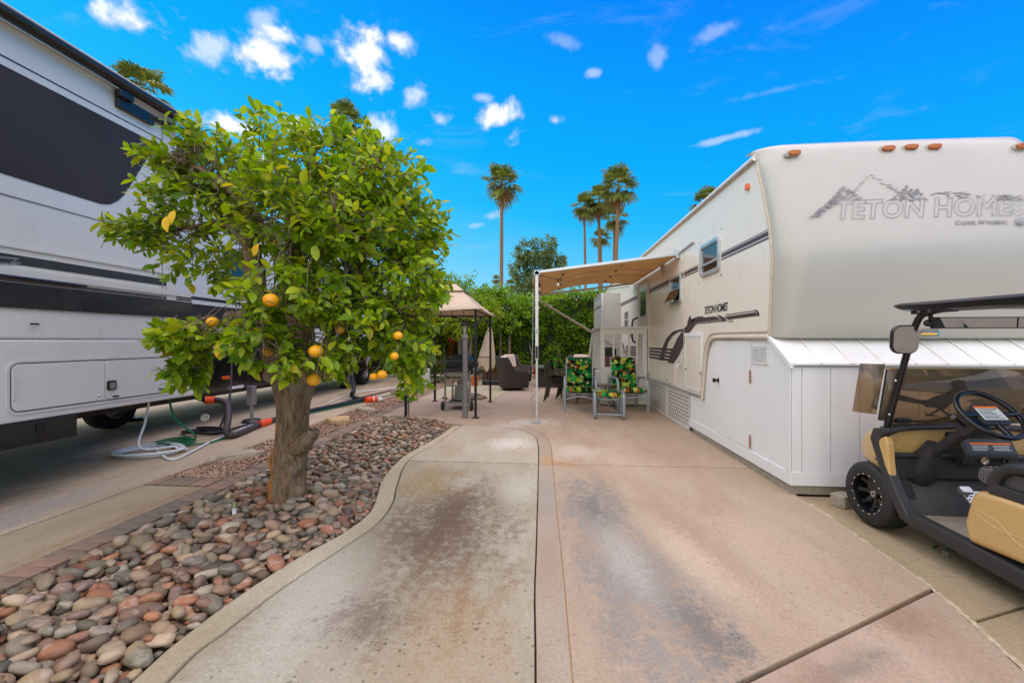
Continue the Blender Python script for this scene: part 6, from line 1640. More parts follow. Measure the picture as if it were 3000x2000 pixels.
# folded windshield: flat middle, left edge wrapping forward
def sheet(pts, z0, z1, lean, name, m, parent, th=.005):
    P = [Vector((x, y_, z0)) for x, y_ in pts]; T = [Vector((x, y_ - lean, z1)) for x, y_ in pts]
    o = B().loft([P, T], closed=False, cap=False).build(name, m, parent, 60)
    s_ = o.modifiers.new('thick', 'SOLIDIFY'); s_.thickness = th
    return o
ws = sheet([(CX0 + .02, 3.285), (CX0 + .08, 3.275), (CXM, 3.27), (CX1 - .08, 3.275), (CX1 - .02, 3.285)], .80, 1.185, .08, 'windshield', 'windshield_tint', ct)
B().tube([(CX0 + .02, 3.205, 1.185), (CX1 - .02, 3.205, 1.185)], .006, 6).build('top_edge', mat('edge_yellow', (168, 136, 66), .4), ws)
B().tube([(CX0 + .03, 3.284, .80), (CX1 - .03, 3.284, .80)], .004, 6).build('bottom_edge', 'black_trim', ws)
sheet([(CX0 - .07, 3.42), (CX0 + .015, 3.30)], .84, 1.215, .08, 'windshield_wing', 'windshield_tint', ct)
sheet([(CX0 + .06, 3.30), (CX1 - .06, 3.30)], .735, .80, .01, 'windshield_flap', 'windshield_tint', ct, .003)
B().tube([(CX0 + .018, 3.286, .80), (CX0 + .018, 3.212, 1.18)], .005, 6).build('side_edge', 'black_trim', ws)
B().box(CX0 + .12, CX0 + .22, 3.25, 3.28, .785, .82).build('latch', 'black_trim', ct, bevel=.006)
# running bird figure fixed to the inside of the windshield
mat('bird_metal', (58, 46, 38), .6, var=.3, scale=25)
bird_px = [(2619, 1151), (2650, 1158), (2690, 1170), (2715, 1172), (2742, 1160), (2780, 1150), (2795, 1140), (2803, 1128), (2790, 1130), (2796, 1124), (2788, 1121), (2800, 1118), (2797, 1112), (2808, 1116), (2810, 1110), (2817, 1116), (2824, 1113), (2827, 1120), (2830, 1130), (2843, 1150), (2830, 1147), (2815, 1150), (2800, 1165), (2785, 1185), (2765, 1200), (2775, 1208), (2790, 1214), (2815, 1213), (2812, 1217), (2780, 1218), (2755, 1202), (2730, 1214), (2750, 1217), (2745, 1219), (2714, 1219), (2711, 1205), (2718, 1214), (2740, 1203), (2748, 1195), (2715, 1192), (2702, 1184), (2650, 1176), (2619, 1168)]
bp_ = []
for q in bird_px:
    a_ = onY(q[0], q[1], 3.235); yy = 3.285 - .08 * (a_.z - .80) / .385 - .030; a_ = onY(q[0], q[1], yy); bp_.append((a_.x, yy, a_.z))
B().prism(bp_, (0, .003, 0)).build('bird_cutout', 'bird_metal', ws)

# ================================================================== VEGETATION
leafm('leaf_citrus', [(142, 176, 26), (104, 142, 22), (178, 204, 44), (88, 126, 20), (128, 166, 24), (204, 220, 66), (98, 138, 18), (158, 190, 28), (66, 98, 18), (204, 214, 50), (114, 152, 22), (210, 194, 44)], .48, .3)
leafm('leaf_hedge', [(112, 152, 28), (84, 126, 24), (142, 174, 34), (68, 106, 22), (164, 188, 42), (96, 138, 24)], .35, .4, patch=.7)
leafm('leaf_dark', [(52, 84, 26), (70, 100, 30), (40, 68, 22), (84, 112, 34)], .3, .45)
leafm('leaf_willow', [(112, 132, 78), (92, 114, 64), (128, 142, 88), (78, 100, 58)], .3, .6)
leafm('leaf_palm', [(98, 116, 46), (76, 98, 40), (118, 130, 54), (140, 136, 58), (62, 84, 36)], .25, .5)
leafm('leaf_dead', [(140, 108, 66), (120, 92, 56), (160, 130, 84)], .2, .8)
leafm('petal_red', [(190, 40, 44), (214, 70, 60)], .3, .6); leafm('petal_orange', [(226, 110, 36), (236, 150, 50)], .3, .6)
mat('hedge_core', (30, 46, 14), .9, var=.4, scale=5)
mat('palm_trunk', (122, 94, 66), .9, var=.25, scale=3, bump=.6, bscale=6, stretch=(1, 1, 6))
mat('bark_grey', (120, 104, 88), .9, var=.25, scale=7, bump=.8, bscale=26, stretch=(1, 1, .3))
def barkm():
    m = bpy.data.materials.new('citrus_bark'); m.use_nodes = True; t = NT(m.node_tree); b = t.n['Principled BSDF']
    co = t.new('ShaderNodeTexCoord').outputs['Object']
    wv = t.vmath('ADD', co, t.vmath('MULTIPLY', t.comb(t.noise(co, 5, 3), t.noise(co, 6.3, 3), 0), (.10, .10, 0)))
    st_ = t.noise(t.vmath('MULTIPLY', wv, (26, 26, 3.2)), 1.6, 7, .7)
    cc = t.ramp(st_, [(.28, lin((62, 46, 34))), (.5, lin((126, 102, 76))), (.72, lin((166, 142, 112)))])
    cc = t.mix(t.smooth(t.noise(t.vmath('MULTIPLY', co, (1, 1, .35)), 7, 4), .52, .68), cc, lin((138, 124, 108)))
    s_ = t.sep(co)
    # strips of peeled bark up the side away from the drive
    edge = t.math('ADD', t.math('ADD', s_[0], 2.36), t.math('MULTIPLY', t.math('SUBTRACT', t.noise(t.vmath('MULTIPLY', co, (2, 2, .8)), 5, 5, .7), .5), .22))
    pe_l = t.math('MULTIPLY', t.smooth(edge, .035, .0), t.smooth(s_[2], 1.0, .75))
    cc = t.mix(t.math('MULTIPLY', pe_l, .9), cc, t.ramp(t.noise(t.vmath('MULTIPLY', co, (40, 40, 8)), 1, 4), [(.35, lin((128, 74, 28))), (.65, lin((212, 142, 60)))]))
    t.put(b.inputs['Base Color'], cc); b.inputs['Roughness'].default_value = .85; b.inputs['Specular IOR Level'].default_value = .25
    bp = t.new('ShaderNodeBump'); bp.inputs['Strength'].default_value = .9; bp.inputs['Distance'].default_value = .012
    t.put(bp.inputs['Height'], st_); t.put(b.inputs['Normal'], bp.outputs[0]); MATS['citrus_bark'] = m
barkm()
# leaf templates: x across, y along, z normal
LV = np.array([(0, 0, 0), (-.23, .26, .05), (0, .28, .0), (.23, .26, .05), (-.26, .58, .05), (0, .60, -.01), (.26, .58, .05), (-.14, .84, .0), (0, .86, -.05), (.14, .84, .0), (0, 1.04, -.10)])
LF = np.array([(0, 2, 1), (0, 3, 2), (1, 2, 5), (1, 5, 4), (2, 3, 6), (2, 6, 5), (4, 5, 8), (4, 8, 7), (5, 6, 9), (5, 9, 8), (7, 8, 10), (8, 9, 10)])
QV = np.array([(0, 0, 0), (-.24, .5, .07), (0, 1.0, -.05), (.24, .5, .07)]); QF = np.array([(0, 2, 1), (0, 3, 2)])
def leaf_frames(D, up=(0, 0, 1), jitter=.6):
    """axis directions D (n,3) -> side, axis, normal arrays"""
    D = D / np.linalg.norm(D, axis=1, keepdims=True)
    U = np.tile(np.array(up, float), (len(D), 1)) + rng.normal(0, jitter, D.shape)
    S = np.cross(D, U); S /= np.linalg.norm(S, axis=1, keepdims=True) + 1e-9
    return S, D, np.cross(S, D)
def leaf_geo(P, S, D, N, size, TV=LV, TF=LF, widen=1.0):
    n, k = len(P), len(TV)
    V = P[:, None, :] + size[:, None, None] * (TV[None, :, 0:1] * widen * S[:, None, :] + TV[None, :, 1:2] * D[:, None, :] + TV[None, :, 2:3] * N[:, None, :])
    F = TF[None] + (np.arange(n) * k)[:, None, None]
    return V.reshape(-1, 3), F.reshape(-1, 3)
def unit(n):
    v = rng.normal(size=(n, 3)); return v / np.linalg.norm(v, axis=1, keepdims=True)

# ------------------------------------------------------------------ citrus tree
base = G(845, 1455); DT = 3.70
tree = thing('citrus_tree', (base.x, base.y, 0), 'gnarled citrus tree with bright leaves and orange fruit in the stone bed', 'tree')
tb = B(); rings = []
for i in range(46):
    z_ = -.06 + 1.24 * i / 45; t = i / 45
    r0 = .146 + .03 * math.exp(-max(0, z_) / .05) - .012 * math.sin(t * 3.1) + .045 * max(0, t - .72) / .28
    cx, cy = base.x + .015 * math.sin(z_ * 3) + .035 * t, base.y + .02 * t
    ring_ = []
    for j in range(48):
        a_ = 2 * math.pi * j / 48; p = Vector((math.cos(a_), math.sin(a_), z_ * 1.1))
        k = 1 + .10 * noise.noise(p * 1.5) + .06 * noise.noise(Vector((p.x * 3.5, p.y * 3.5, z_ * 1.4))) + .022 * noise.noise(Vector((p.x * 9, p.y * 9, z_ * 3)))
        # burls on the lower trunk
        for (ba, bz, br_, bh) in ((-.95, .26, .12, .30), (-1.55, .33, .08, .26), (-.55, .30, .09, .30), (-2.55, .34, .14, .32), (-1.2, .13, .10, .22), (-.4, .08, .10, .26), (-2.7, .12, .12, .24), (-1.0, .38, .06, .2), (.2, .45, .12, .2)):
            d2 = ((a_ - ba + math.pi) % (2 * math.pi) - math.pi) * .17; k += bh * math.exp(-(d2 * d2 + (z_ - bz) ** 2) / (br_ * .5) ** 2)
        sx_ = 1.0 + .28 * max(0, t - .66) / .34
        ring_.append((cx + r0 * k * math.cos(a_) * sx_, cy + r0 * k * math.sin(a_) * .92, z_))
    rings.append(ring_)
tb.loft(rings)
tb.build('trunk', 'citrus_bark', tree, 70)
limb_nodes = []
def limb(pts, r0, r1, m='citrus_bark', name='limb', keep=True):
    P = crom([atd(*q) for q in pts], 9)
    P = [p + Vector((R.gauss(0, .006), R.gauss(0, .006), 0)) for p in P]
    n = len(P); rad_ = [r0 + (r1 - r0) * (i / (n - 1)) ** .8 + r0 * .12 * noise.noise(P[i] * 9) for i in range(n)]
    B().tube(P, rad_, 12).build(name, m, tree, 70)
    limb_nodes.extend(P)
    return P
limb([(815, 1105, 3.66), (790, 1000, 3.6), (755, 870, 3.55), (740, 760, 3.5), (728, 660, 3.48)], .105, .062)
limb([(730, 690, 3.48), (720, 620, 3.45), (690, 570, 3.42), (640, 530, 3.4), (560, 480, 3.4), (520, 460, 3.4)], .045, .014)
limb([(735, 740, 3.5), (660, 660, 3.6), (560, 665, 3.6), (430, 700, 3.55)], .03, .010)
limb([(850, 1100, 3.7), (858, 960, 3.75), (830, 800, 3.85), (790, 700, 3.95), (680, 540, 4.0), (620, 470, 4.0)], .10, .02)
limb([(880, 1090, 3.7), (905, 900, 3.7), (930, 720, 3.75), (945, 560, 3.8), (900, 420, 3.8)], .10, .02)
limb([(930, 1100, 3.66), (990, 980, 3.62), (1040, 850, 3.6), (1055, 700, 3.6), (1070, 600, 3.55), (1105, 470, 3.55), (1110, 440, 3.55)], .115, .02)
limb([(1010, 950, 3.6), (1110, 850, 3.6), (1190, 740, 3.6)], .05, .015)
limb([(1050, 800, 3.6), (1150, 900, 3.55), (1190, 1000, 3.5)], .035, .010)
limb([(800, 1010, 3.6), (735, 950, 3.4), (640, 985, 3.25), (550, 1020, 3.2)], .04, .008)
limb([(905, 900, 3.7), (870, 760, 3.3), (850, 640, 3.0)], .04, .012)
limb([(1040, 850, 3.6), (1000, 720, 3.2), (980, 600, 3.05)], .04, .012)
limb([(760, 900, 3.55), (700, 930, 3.5), (668, 925, 3.45)], .06, .045, name='cut_stub')
limb([(872, 1310, 3.62), (908, 1280, 3.58), (922, 1262, 3.56)], .075, .048, name='cut_stub')
limb([(742, 760, 3.5), (722, 690, 3.4), (726, 672, 3.38)], .045, .04, name='cut_stub')
NODES = np.array([p[:] for p in limb_nodes])
# crown lobes: px, py, half width px, half height px, distance, depth radius (m), twigs
LOB = [(900, 500, 160, 110, 3.6, .7, 100), (640, 480, 120, 75, 3.65, .45, 52), (510, 480, 60, 40, 3.5, .25, 20), (415, 690, 70, 32, 3.5, .25, 26), (580, 610, 120, 80, 3.6, .45, 62), (610, 770, 100, 62, 3.7, .4, 26),
       (840, 650, 160, 130, 3.35, .55, 90), (1010, 650, 130, 110, 3.2, .45, 70), (1110, 540, 120, 100, 3.6, .55, 80), (1200, 660, 85, 130, 3.65, .55, 82), (1180, 850, 105, 125, 3.55, .5, 80),
       (1190, 990, 75, 85, 3.45, .35, 42), (880, 860, 165, 80, 3.05, .4, 74), (760, 1000, 100, 55, 2.95, .3, 42), (590, 985, 100, 38, 3.1, .3, 50), (545, 1085, 42, 34, 3.05, .18, 17), (910, 1060, 105, 42, 3.0, .28, 36), (1060, 960, 95, 75, 3.2, .35, 44),
       (1205, 1080, 34, 50, 3.5, .2, 13), (850, 590, 230, 130, 4.2, .55, 75), (1080, 700, 165, 160, 4.1, .5, 48), (1000, 420, 48, 42, 3.6, .25, 16), (1085, 430, 36, 36, 3.6, .2, 10), (920, 400, 28, 26, 3.6, .18, 7), (575, 400, 22, 30, 3.45, .12, 6),
       (1270, 690, 34, 34, 3.6, .2, 9), (1260, 840, 36, 50, 3.5, .22, 12)]
LP_, LD, LS, LUP = [], [], [], []
tw = B(); crown_c = np.array(atd(860, 720, 3.6)[:])
for (px, py, rw, rh, d, rd, n_) in LOB:
    c = np.array(atd(px, py, d)[:]); rx, rz = 1.08 * rw * d / FPX, 1.08 * rh * d / FPX
    for _ in range(int(n_ * 1.42)):
        u = unit(1)[0]; k = rng.uniform(.35, 1.0) ** .5
        tip_ = c + u * np.array([rx, rd, rz]) * k
        nd = NODES[np.argmin(np.sum((NODES - tip_) ** 2, axis=1))]
        out = (tip_ - nd); ln = np.linalg.norm(out) + 1e-6
        outn = out / ln; rdl = tip_ - crown_c; rdl /= np.linalg.norm(rdl) + 1e-6
        dirn = outn * .6 + rdl * .8 + rng.normal(0, .35, 3); dirn[2] += .10; dirn /= np.linalg.norm(dirn)
        L = rng.uniform(.16, .30); root = tip_ - dirn * L * .6; end = root + dirn * L
        if rng.random() < .22:
            mid = (nd + root) / 2 + rng.normal(0, .04, 3) + np.array([0, 0, .04])
            tw.tube(crom([nd, mid, root, end], 3), [.008, .007, .006, .005, .005, .004, .004, .003, .003, .002][:10], 4, cap=False)
        else: tw.tube([root - dirn * .1, root, end], [.004, .003, .002], 4, cap=False)
        nl = rng.integers(7, 13)
        for i in range(nl):
            t = (i + .3) / nl; p = root + dirn * L * t
            a_ = i * 2.4 + rng.uniform(0, 1)
            s1 = np.cross(dirn, (0, 0, 1)); s1 /= np.linalg.norm(s1) + 1e-6; s2 = np.cross(s1, dirn)
            ld = dirn * (.35 + .5 * t) + (s1 * math.cos(a_) + s2 * math.sin(a_)) * .85
            ld[2] -= rng.uniform(.0, .45)
            LP_.append(p); LD.append(ld); LS.append(min(.12, rng.lognormal(math.log(.072), .24)) * (1.05 if d < 3.3 else 1))
LP_, LD, LS = np.array(LP_), np.array(LD), np.array(LS)
FRUIT = [(793, 879, 22), (623, 943, 17), (926, 1029, 21), (919, 1112, 20), (1166, 983, 14), (1155, 1043, 13), (1119, 1097, 15), (1094, 1103, 12), (996, 965, 14), (783, 1030, 16)]
# fruit hang outside the leaves: leave room for each
keep = np.ones(len(LP_), bool)
for (px, py, r_) in FRUIT:
    d = max(min(3.08, .1 * FPX / (2 * r_)), 2.62); e = np.array(atd(px, py, d)[:]); ax_ = e - np.array([0, 0, CAM_H]); ax_ /= np.linalg.norm(ax_)
    rel = LP_ + LD / np.linalg.norm(LD, axis=1, keepdims=True) * LS[:, None] * .5 - e; al = rel @ ax_; pr = np.linalg.norm(rel - al[:, None] * ax_, axis=1)
    lim = .085 if r_ > 15 else .05
    keep &= ~((al < .06) & (pr < lim + .01))
LP_, LD, LS = LP_[keep], LD[keep], LS[keep]
Sv, Dv, Nv = leaf_frames(LD, (0, 0, 1), .55)
dep = -LP_[:, 0] * sn + LP_[:, 1] * cs
face = np.abs(np.sum(Nv * (LP_ - np.array([0, 0, CAM_H])), axis=1)) / np.linalg.norm(LP_ - np.array([0, 0, CAM_H]), axis=1)
# leaves that nothing hides count first: nearest per coarse picture cell
cell = {}
pxs = np.round(((LP_[:, 0] * cs + LP_[:, 1] * sn) / dep * FPX) / 34).astype(int); pys = np.round(((LP_[:, 2] - CAM_H) / dep * FPX) / 34).astype(int)
for i in np.argsort(dep):
    cell.setdefault((pxs[i], pys[i]), i)
cand = sorted(cell.values(), key=lambda i: -(LS[i] * (.3 + face[i]) / dep[i]))[:300]
sel = np.zeros(len(LP_), bool); sel[cand] = True
tw.build('twigs', 'bark_grey', tree).__setitem__('kind', 'stuff')
V, F = leaf_geo(LP_[~sel], Sv[~sel], Dv[~sel], Nv[~sel], LS[~sel])
tag(rawmesh('foliage', V, F, 'leaf_citrus', tree, True), kind='stuff')
lo_ = rawmesh('leaf', LV, LF, 'leaf_citrus', None, True); lm_ = lo_.data; bpy.data.objects.remove(lo_)
for i in cand:
    o = bpy.data.objects.new('leaf', lm_); col.objects.link(o); put(o, tree)
    M = Matrix(np.column_stack([Sv[i], Dv[i], Nv[i]]).tolist()).to_4x4() @ Matrix.Scale(float(LS[i]), 4); M.translation = Vector(LP_[i]); o.matrix_basis = M
# a few yellowed leaves
for (px, py, d, s_, a_) in ((512, 615, 3.15, .12, -100), (488, 632, 3.15, .13, -80), (518, 975, 3.0, .11, -70), (742, 750, 3.0, .10, 60), (640, 1010, 2.95, .09, -90)):
    o = bpy.data.objects.new('leaf', lm_.copy()); o.data.materials[0] = mat('leaf_yellow', (214, 172, 22), .5, var=.1); col.objects.link(o); put(o, tree)
    dv = Vector((math.cos(rad(a_)), -.2, math.sin(rad(a_)))).normalized(); nv_ = Vector((0, -1, .1)); sv_ = dv.cross(nv_).normalized(); nv_ = sv_.cross(dv)
    M = Matrix((sv_, dv, nv_)).transposed().to_4x4() @ Matrix.Scale(s_, 4); M.translation = atd(px, py, d); o.matrix_basis = M; o['label'] = 'yellowed leaf'
def fruitm():
    m = bpy.data.materials.new('orange_peel'); m.use_nodes = True; t = NT(m.node_tree); b = t.n['Principled BSDF']
    co = t.new('ShaderNodeTexCoord').outputs['Object']
    t.put(b.inputs['Base Color'], t.ramp(t.noise(co, 14, 3), [(.3, lin((236, 158, 6))), (.7, lin((248, 182, 18)))])); b.inputs['Roughness'].default_value = .42
    b.inputs['Subsurface Weight'].default_value = .1; b.inputs['Subsurface Radius'].default_value = (.01, .005, .002)
    v = t.new('ShaderNodeTexVoronoi'); t.put(v.inputs['Vector'], co); v.inputs['Scale'].default_value = 320
    bp = t.new('ShaderNodeBump'); bp.inputs['Strength'].default_value = .25; bp.inputs['Distance'].default_value = .002; t.put(bp.inputs['Height'], v.outputs['Distance']); t.put(b.inputs['Normal'], bp.outputs[0]); MATS['orange_peel'] = m
fruitm()
for (px, py, r_) in FRUIT:
    d = min(3.08, .1 * FPX / (2 * r_)); d = max(d, 2.62); p = atd(px, py, d); rr = r_ * d / FPX
    fr_ = B().ball(p, rr, rr, rr * .88, nu=24, nv=16).build('fruit', 'orange_peel', tree, 80)
    B().tube(crom([p + Vector((0, 0, rr * .85)), p + Vector((.01, .01, rr * 1.3)), p + Vector((.03, .05, rr * 2.6))], 4), .003, 5).build('stem', 'bark_grey', fr_)

# ------------------------------------------------------------------ generic leafy masses
def leaf_shell(blobs, n, smin, smax, droop=.3, TV=QV, TF=QF, inner=.55, up=.6):
    """blobs: (centre, radii); leaves spread through each, mostly near the surface, with clumps"""
    vol = np.array([b2[1][0] * b2[1][2] for b2 in blobs], float); cnt = (n * vol / vol.sum()).astype(int)
    Ps, Ds = [], []
    for (c, r), k in zip(blobs, cnt):
        m_ = max(3, k // 26); cl = unit(m_) * rng.uniform(inner, 1.0, (m_, 1)) ** .6
        idx = rng.integers(0, m_, k); P = cl[idx] + rng.normal(0, .13, (k, 3))
        nrm = P / (np.linalg.norm(P, axis=1, keepdims=True) + 1e-6)
        Ps.append(np.array(c) + P * np.array(r)); D = nrm + rng.normal(0, .6, (k, 3)); D[:, 2] -= droop; Ds.append(D)
    P, D = np.concatenate(Ps), np.concatenate(Ds)
    S, D, N = leaf_frames(D, (0, 0, 1), up)
    return leaf_geo(P, S, D, N, rng.uniform(smin, smax, len(P)), TV, TF)
def core(blobs, k, name, parent, m='hedge_core'):  # solid dark filler balls added inside a leafy crown
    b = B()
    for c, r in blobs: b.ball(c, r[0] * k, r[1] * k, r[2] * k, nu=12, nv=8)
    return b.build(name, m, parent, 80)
# sapling tied to the gazebo post
sp = G(1197, 1220)
sap = thing('sapling', (sp.x, sp.y, 0), 'slim young sapling with few leaves at the end of the stone bed', 'tree')
B().tube(crom([sp, sp + Vector((.0, 0, .4)), sp + Vector((-.04, .02, .9)), sp + Vector((-.02, 0, 1.25))], 5), [.014] * 5 + [.011] * 5 + [.008] * 6, 8).build('trunk', 'bark_grey', sap, 60)
V, F = leaf_shell([((sp.x, sp.y, .52), (.22, .2, .16)), ((sp.x - .03, sp.y, .82), (.27, .22, .2)), ((sp.x - .02, sp.y, 1.12), (.2, .2, .2))], 420, .07, .11, .3, LV, LF)
rawmesh('crown', V, F, 'leaf_citrus', sap, True)
# trees behind the gazebo
def yard_tree(x, y_, zc, rx, rz, n, label, m='leaf_hedge', stems=3, smin=.09, smax=.15):
    r = thing('orchard_tree', (x, y_, 0), label, 'tree', 'leafy trees behind the gazebo')
    for k in range(stems):
        a_ = 2.1 * k + .4; q = Vector((x + .5 * rx * math.cos(a_), y_ + .4 * math.sin(a_), zc))
        P = crom([Vector((x + .08 * math.cos(a_), y_, -.05)), Vector((x + .18 * math.cos(a_), y_, .55)), (Vector((x, y_, 1.1)) + q) / 2, q], 5)
        B().tube(P, [.09 - .004 * i for i in range(len(P))], 8).build('trunk', 'bark_grey', r, 60)
    bl = [((x, y_, zc), (rx * .8, rx * .7, rz * .9))]
    for k in range(7):
        a_ = k * 2.4; bl.append(((x + rx * .6 * math.cos(a_), y_ + rx * .5 * math.sin(a_), zc + rz * .55 * math.sin(k * 1.9)), (rx * .52, rx * .5, rz * .45)))
    V, F = leaf_shell(bl, n, smin, smax); rawmesh('crown', V, F, m, r)
    core(bl[:1], .5, 'dark_filler', r)
yard_tree(-2.85, 14.6, 2.55, 1.15, 1.25, 5200, 'round citrus tree with bare forked stems just behind the gazebo')
yard_tree(-5.4, 15.4, 2.5, 1.5, 1.3, 4200, 'broad leafy tree beside the white trailer rear end')
yard_tree(-1.55, 15.9, 2.35, .9, .95, 3000, 'small leafy tree standing between gazebo and hedge', stems=2)
# hedge
hd = thing('tall_hedge', (0, 16.8, 0), 'tall dense clipped green hedge closing off the back of the patio', 'hedge')
def htop(x): return 3.02 + .22 * noise.noise(Vector((x * .7, 3, 0))) + .16 * noise.noise(Vector((x * 2.1, 9, 0))) + (.25 if x < -1.4 else 0) + .12 * max(0, x)
Ps, Ds = [], []
K = 27000
xs = rng.uniform(-7.5, 4.2, K); top_sel = rng.random(K) < .2
for i in range(K):
    x = xs[i]; h_ = htop(x)
    bul = .55 * noise.noise(Vector((x * .9, 0, h_ * .3)))
    if top_sel[i]:
        z_ = h_ + rng.normal(0, .10) + (.25 * rng.random() if rng.random() < .12 else 0); y_ = rng.uniform(16.1, 17.8); d = np.array([rng.normal(0, .5), rng.normal(-.2, .5), 1.0])
    else:
        z_ = h_ * (rng.random() ** .85); 
        y_ = 16.25 - .75 * noise.noise(Vector((x * 1.3, z_ * 1.3, 4))) - .30 * noise.noise(Vector((x * 3.4, z_ * 3.4, 8))) + abs(rng.normal(0, .13)); d = np.array([rng.normal(0, .6), -1.0, rng.normal(.25, .6)])
    Ps.append((x, y_, z_)); Ds.append(d)
S, D, N = leaf_frames(np.array(Ds), (0, -.4, 1), .6)
V, F = leaf_geo(np.array(Ps), S, D, N, rng.uniform(.09, .16, K), QV, QF, 1.15)
tag(rawmesh('foliage', V, F, 'leaf_hedge', hd), kind='stuff')
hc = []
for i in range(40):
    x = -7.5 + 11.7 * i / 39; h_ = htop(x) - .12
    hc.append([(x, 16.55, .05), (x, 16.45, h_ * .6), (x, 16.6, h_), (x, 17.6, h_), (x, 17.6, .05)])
B().loft(hc).build('dark_filler', 'hedge_core', hd, 60)  # solid dark mass added inside the hedge to block light
for x in (-.6, .5, 1.4): B().tube([(x, 16.1, 0), (x + .1, 16.3, .8), (x - .1, 16.6, 1.6)], [.05, .04, .02], 7).build('stem', 'bark_grey', hd, 60)
# low shrubs and flowers
def shrub(x, y_, r, h_, n, m, label, cat='shrub', smin=.05, smax=.09, spiky=False):
    t_ = thing('shrub', (x, y_, 0), label, cat)
    if spiky:
        u = unit(n); u[:, 2] = np.abs(u[:, 2]) + .25; P = np.tile(np.array([x, y_, .25]), (n, 1)) + rng.normal(0, .04, (n, 3)); S, D, N = leaf_frames(u, (0, 0, 1), .4)
        V, F = leaf_geo(P, S, D, N, rng.uniform(.35, .6, n) * r * 2, QV * np.array([.16, 1, 1]), QF); rawmesh('leaves', V, F, m, t_)
    else:
        V, F = leaf_shell([((x, y_, h_ * .5), (r, r, h_ * .5))], n, smin, smax); rawmesh('leaves', V, F, m, t_)
    B().tube([(x, y_, -.02), (x, y_, h_ * .6)], .02, 6).build('stem', 'bark_grey', t_)
shrub(-3.45, 13.6, .42, .75, 700, 'leaf_dark', 'dark rounded shrub beside the grey utility post')
shrub(-1.75, 15.2, .5, .9, 260, 'leaf_hedge', 'spiky light green plant growing in the brown planter', spiky=True)
shrub(-.35, 15.4, .22, .5, 160, 'petal_orange', 'orange flowering plant at the foot of the hedge')
shrub(-3.9, 15.9, .35, 1.9, 260, 'petal_red', 'red flowering bush between the trees and the fence')
weed = G(2770, 1620)
shrub(weed.x, weed.y, .05, .03, 40, 'leaf_dark', 'tiny weed sprouting in the cart pad crack', 'weed', .015, .03)

# ------------------------------------------------------------------ feathery tree far behind the hedge
wt_ = thing('feathery_tree', (-.6, 34, 0), 'tall grey-green feathery tree rising behind the hedge', 'tree')
bl = []
for (px, py, rw, rh) in ((1550, 800, 45, 60), (1545, 740, 32, 40), (1580, 850, 60, 40), (1600, 780, 40, 55), (1608, 715, 22, 30), (1630, 770, 28, 42), (1520, 780, 26, 40), (1560, 870, 70, 50), (1590, 740, 30, 35)):
    c = onY(px, py, 34 + R.uniform(-.8, .8)); bl.append((c[:], (rw * 34 / FPX, 1.1, rh * 34 / FPX)))
V, F = leaf_shell(bl, 11000, .16, .30, .9); rawmesh('crown', V, F, 'leaf_willow', wt_)
core(bl, .22, 'dark_filler', wt_)
B().tube([(-.6, 34, 0), (-.5, 34, 3), (-.3, 34, 5.5), (-.5, 34, 7.5)], [.28, .22, .14, .06], 9).build('trunk', 'bark_grey', wt_, 60)
for q in ((1545, 740), (1608, 715), (1630, 780)):
    B().tube([(-.5, 34, 4), onY(*q, 34)], [.12, .03], 7).build('limb', 'bark_grey', wt_, 60)
# ------------------------------------------------------------------ fan palms
def palm_crown(seed, nf=30, dead=5):
    rg = np.random.default_rng(seed); V, F, Vd, Fd = [], [], [], []
    for k in range(nf + dead):
        isd = k >= nf; az = k * 2.39996 + rg.normal(0, .15)
        el = rad(82 - 138 * (k / nf) ** .95 + rg.normal(0, 10)) if not isd else rad(-74 + rg.normal(0, 8))
        d = np.array([math.cos(el) * math.cos(az), math.cos(el) * math.sin(az), math.sin(el)]); up = np.array([0, 0, 1.0])
        s = np.cross(d, up); s /= np.linalg.norm(s) + 1e-6; n = np.cross(s, d)
        pet = rg.uniform(.30, .62) * (.6 if isd else 1); o = d * pet + np.array([0, 0, -.06 * pet]); vv, ff = (Vd, Fd) if isd else (V, F)
        b0 = len(vv); vv += [s * .012, -s * .012, o - s * .01, o + s * .01]; ff.append((b0, b0 + 1, b0 + 2, b0 + 3))
        fr_ = rg.uniform(.40, .62); nb = 15
        for j in range(nb):
            t = (j / (nb - 1) - .5) * 2; a_ = t * rad(105); L = fr_ * (1 - .30 * abs(t) ** 1.5) * rg.uniform(.9, 1.05)
            bd_ = d * math.cos(a_) + s * math.sin(a_); bd_ = bd_ + n * .22 * abs(t); bw = np.cross(bd_, n); bw /= np.linalg.norm(bw) + 1e-6
            m1 = o + bd_ * L * .62 + np.array([0, 0, -.02]); m2 = o + bd_ * L * .95 + np.array([0, 0, -.24 * L - .22 * rg.random() * L])
            w1, w2 = .030, .006; b0 = len(vv)
            vv += [o + bw * .006, o - bw * .006, m1 - bw * w1 + n * .008 * (-1) ** j, m1 + bw * w1, m2 + bw * w2, m2 - bw * w2]
            ff += [(b0, b0 + 1, b0 + 2, b0 + 3), (b0 + 3, b0 + 2, b0 + 5, b0 + 4)]
    return (np.array(V), np.array(F)), (np.array(Vd), np.array(Fd))
PC = []
for s_ in (3, 8, 21):
    (V, F), (Vd, Fd) = palm_crown(s_)
    a_ = rawmesh('crown', V, F, 'leaf_palm'); b_ = rawmesh('dead_fronds', Vd, Fd, 'leaf_dead'); PC.append((a_.data, b_.data)); bpy.data.objects.remove(a_); bpy.data.objects.remove(b_)
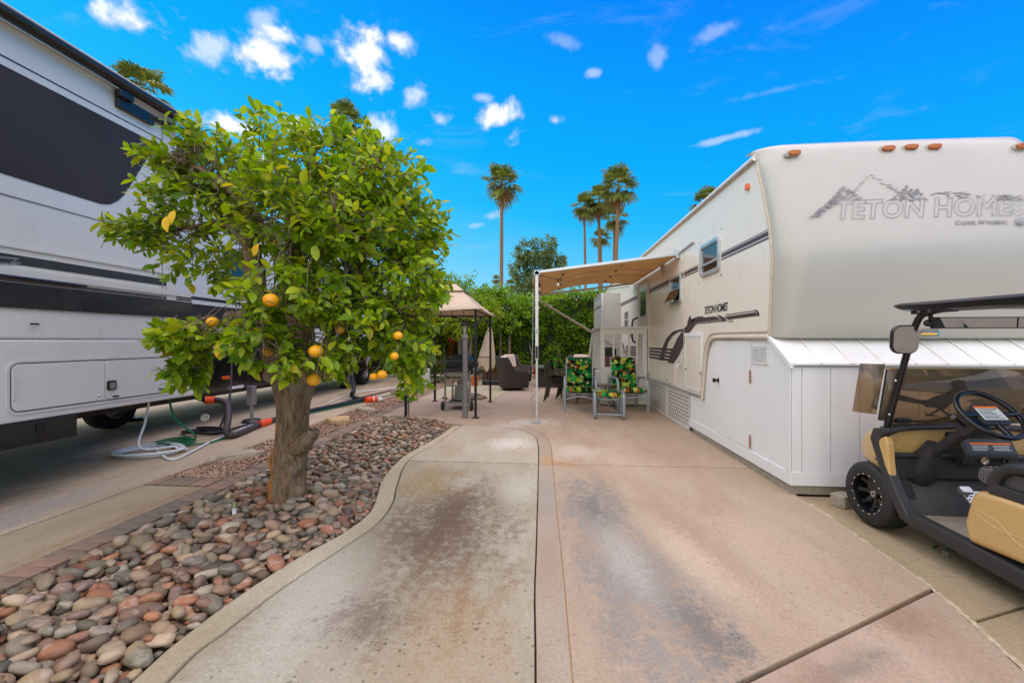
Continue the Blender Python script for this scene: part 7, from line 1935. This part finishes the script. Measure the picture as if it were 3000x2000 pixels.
def palm(px, py, Y, rpx, label, bpx=None, k=0, group='fan palms in the distance'):
    c = onY(px, py, Y); r_ = rpx * Y / FPX * 1.12; b0 = onY(bpx if bpx else px, 900, Y)
    root = Vector((b0.x + (b0.x - c.x) * .2, Y, 0)); p = thing('fan_palm', root, label, 'palm tree', group)
    P = crom([root, Vector((b0.x, Y, c.z * .35)), Vector(((b0.x * .3 + c.x * .7), Y, c.z * .75)), c], 6); n = len(P)
    tr_ = r_ * .068
    B().tube(P, [tr_ * (1.25 - .4 * i / n) for i in range(n)], 10).build('trunk', 'palm_trunk', p, 60)
    cr = bpy.data.objects.new('crown', PC[k][0]); dd_ = bpy.data.objects.new('dead_fronds', PC[k][1])
    for o in (cr, dd_):
        col.objects.link(o); put(o, p); o.matrix_basis = Matrix.Translation(c) @ Matrix.Rotation(px * .37, 4, 'Z') @ Matrix.Scale(r_, 4)
palm(1470, 535, 40, 66, 'tall lone fan palm between the citrus tree and feathery tree', 1469, 0)
palm(1712, 605, 46, 46, 'slim fan palm at the edge of the palm clump over the awning', 1716, 1)
palm(1755, 590, 47, 56, 'fan palm in the middle of the palm clump over the awning', 1757, 2)
palm(1812, 545, 42, 68, 'tallest full fan palm of the clump over the awning', 1800, 0)
palm(1800, 640, 52, 44, 'lower fan palm behind the tallest one of the clump', 1796, 2)
palm(1760, 695, 56, 34, 'shortest fan palm of the clump over the awning', 1766, 1)
palm(1454, 818, 72, 17, 'tiny distant fan palm left of the lone palm trunk', 1460, 1)
palm(1497, 835, 62, 22, 'small windblown fan palm right of the lone palm trunk', 1492, 2)
palm(2070, 590, 36, 48, 'fan palm top peeking over the cream trailer roof', 2070, 0)
palm(410, 262, 22, 92, 'dense fan palm top rising behind the white trailer roof', 400, 2)
palm(1015, 350, 32, 62, 'fan palm top showing just above the citrus crown', 1020, 0)
palm(1085, 405, 36, 32, 'small fan palm tuft beside the citrus crown top', 1080, 1)
# low roofs beyond the hedge
nb_ = thing('neighbour_trailer', (2, 24, 0), 'pale neighbouring trailer glimpsed through the hedge top', 'trailer')
B().box(-1.5, 6, 22.5, 25, .4, 3.35).build('body', 'gelcoat_trim', nb_, bevel=.05); B().box(-1.5, 6, 22.4, 22.5, 3.2, 3.42).build('roof_rail', 'graphic_grey', nb_)
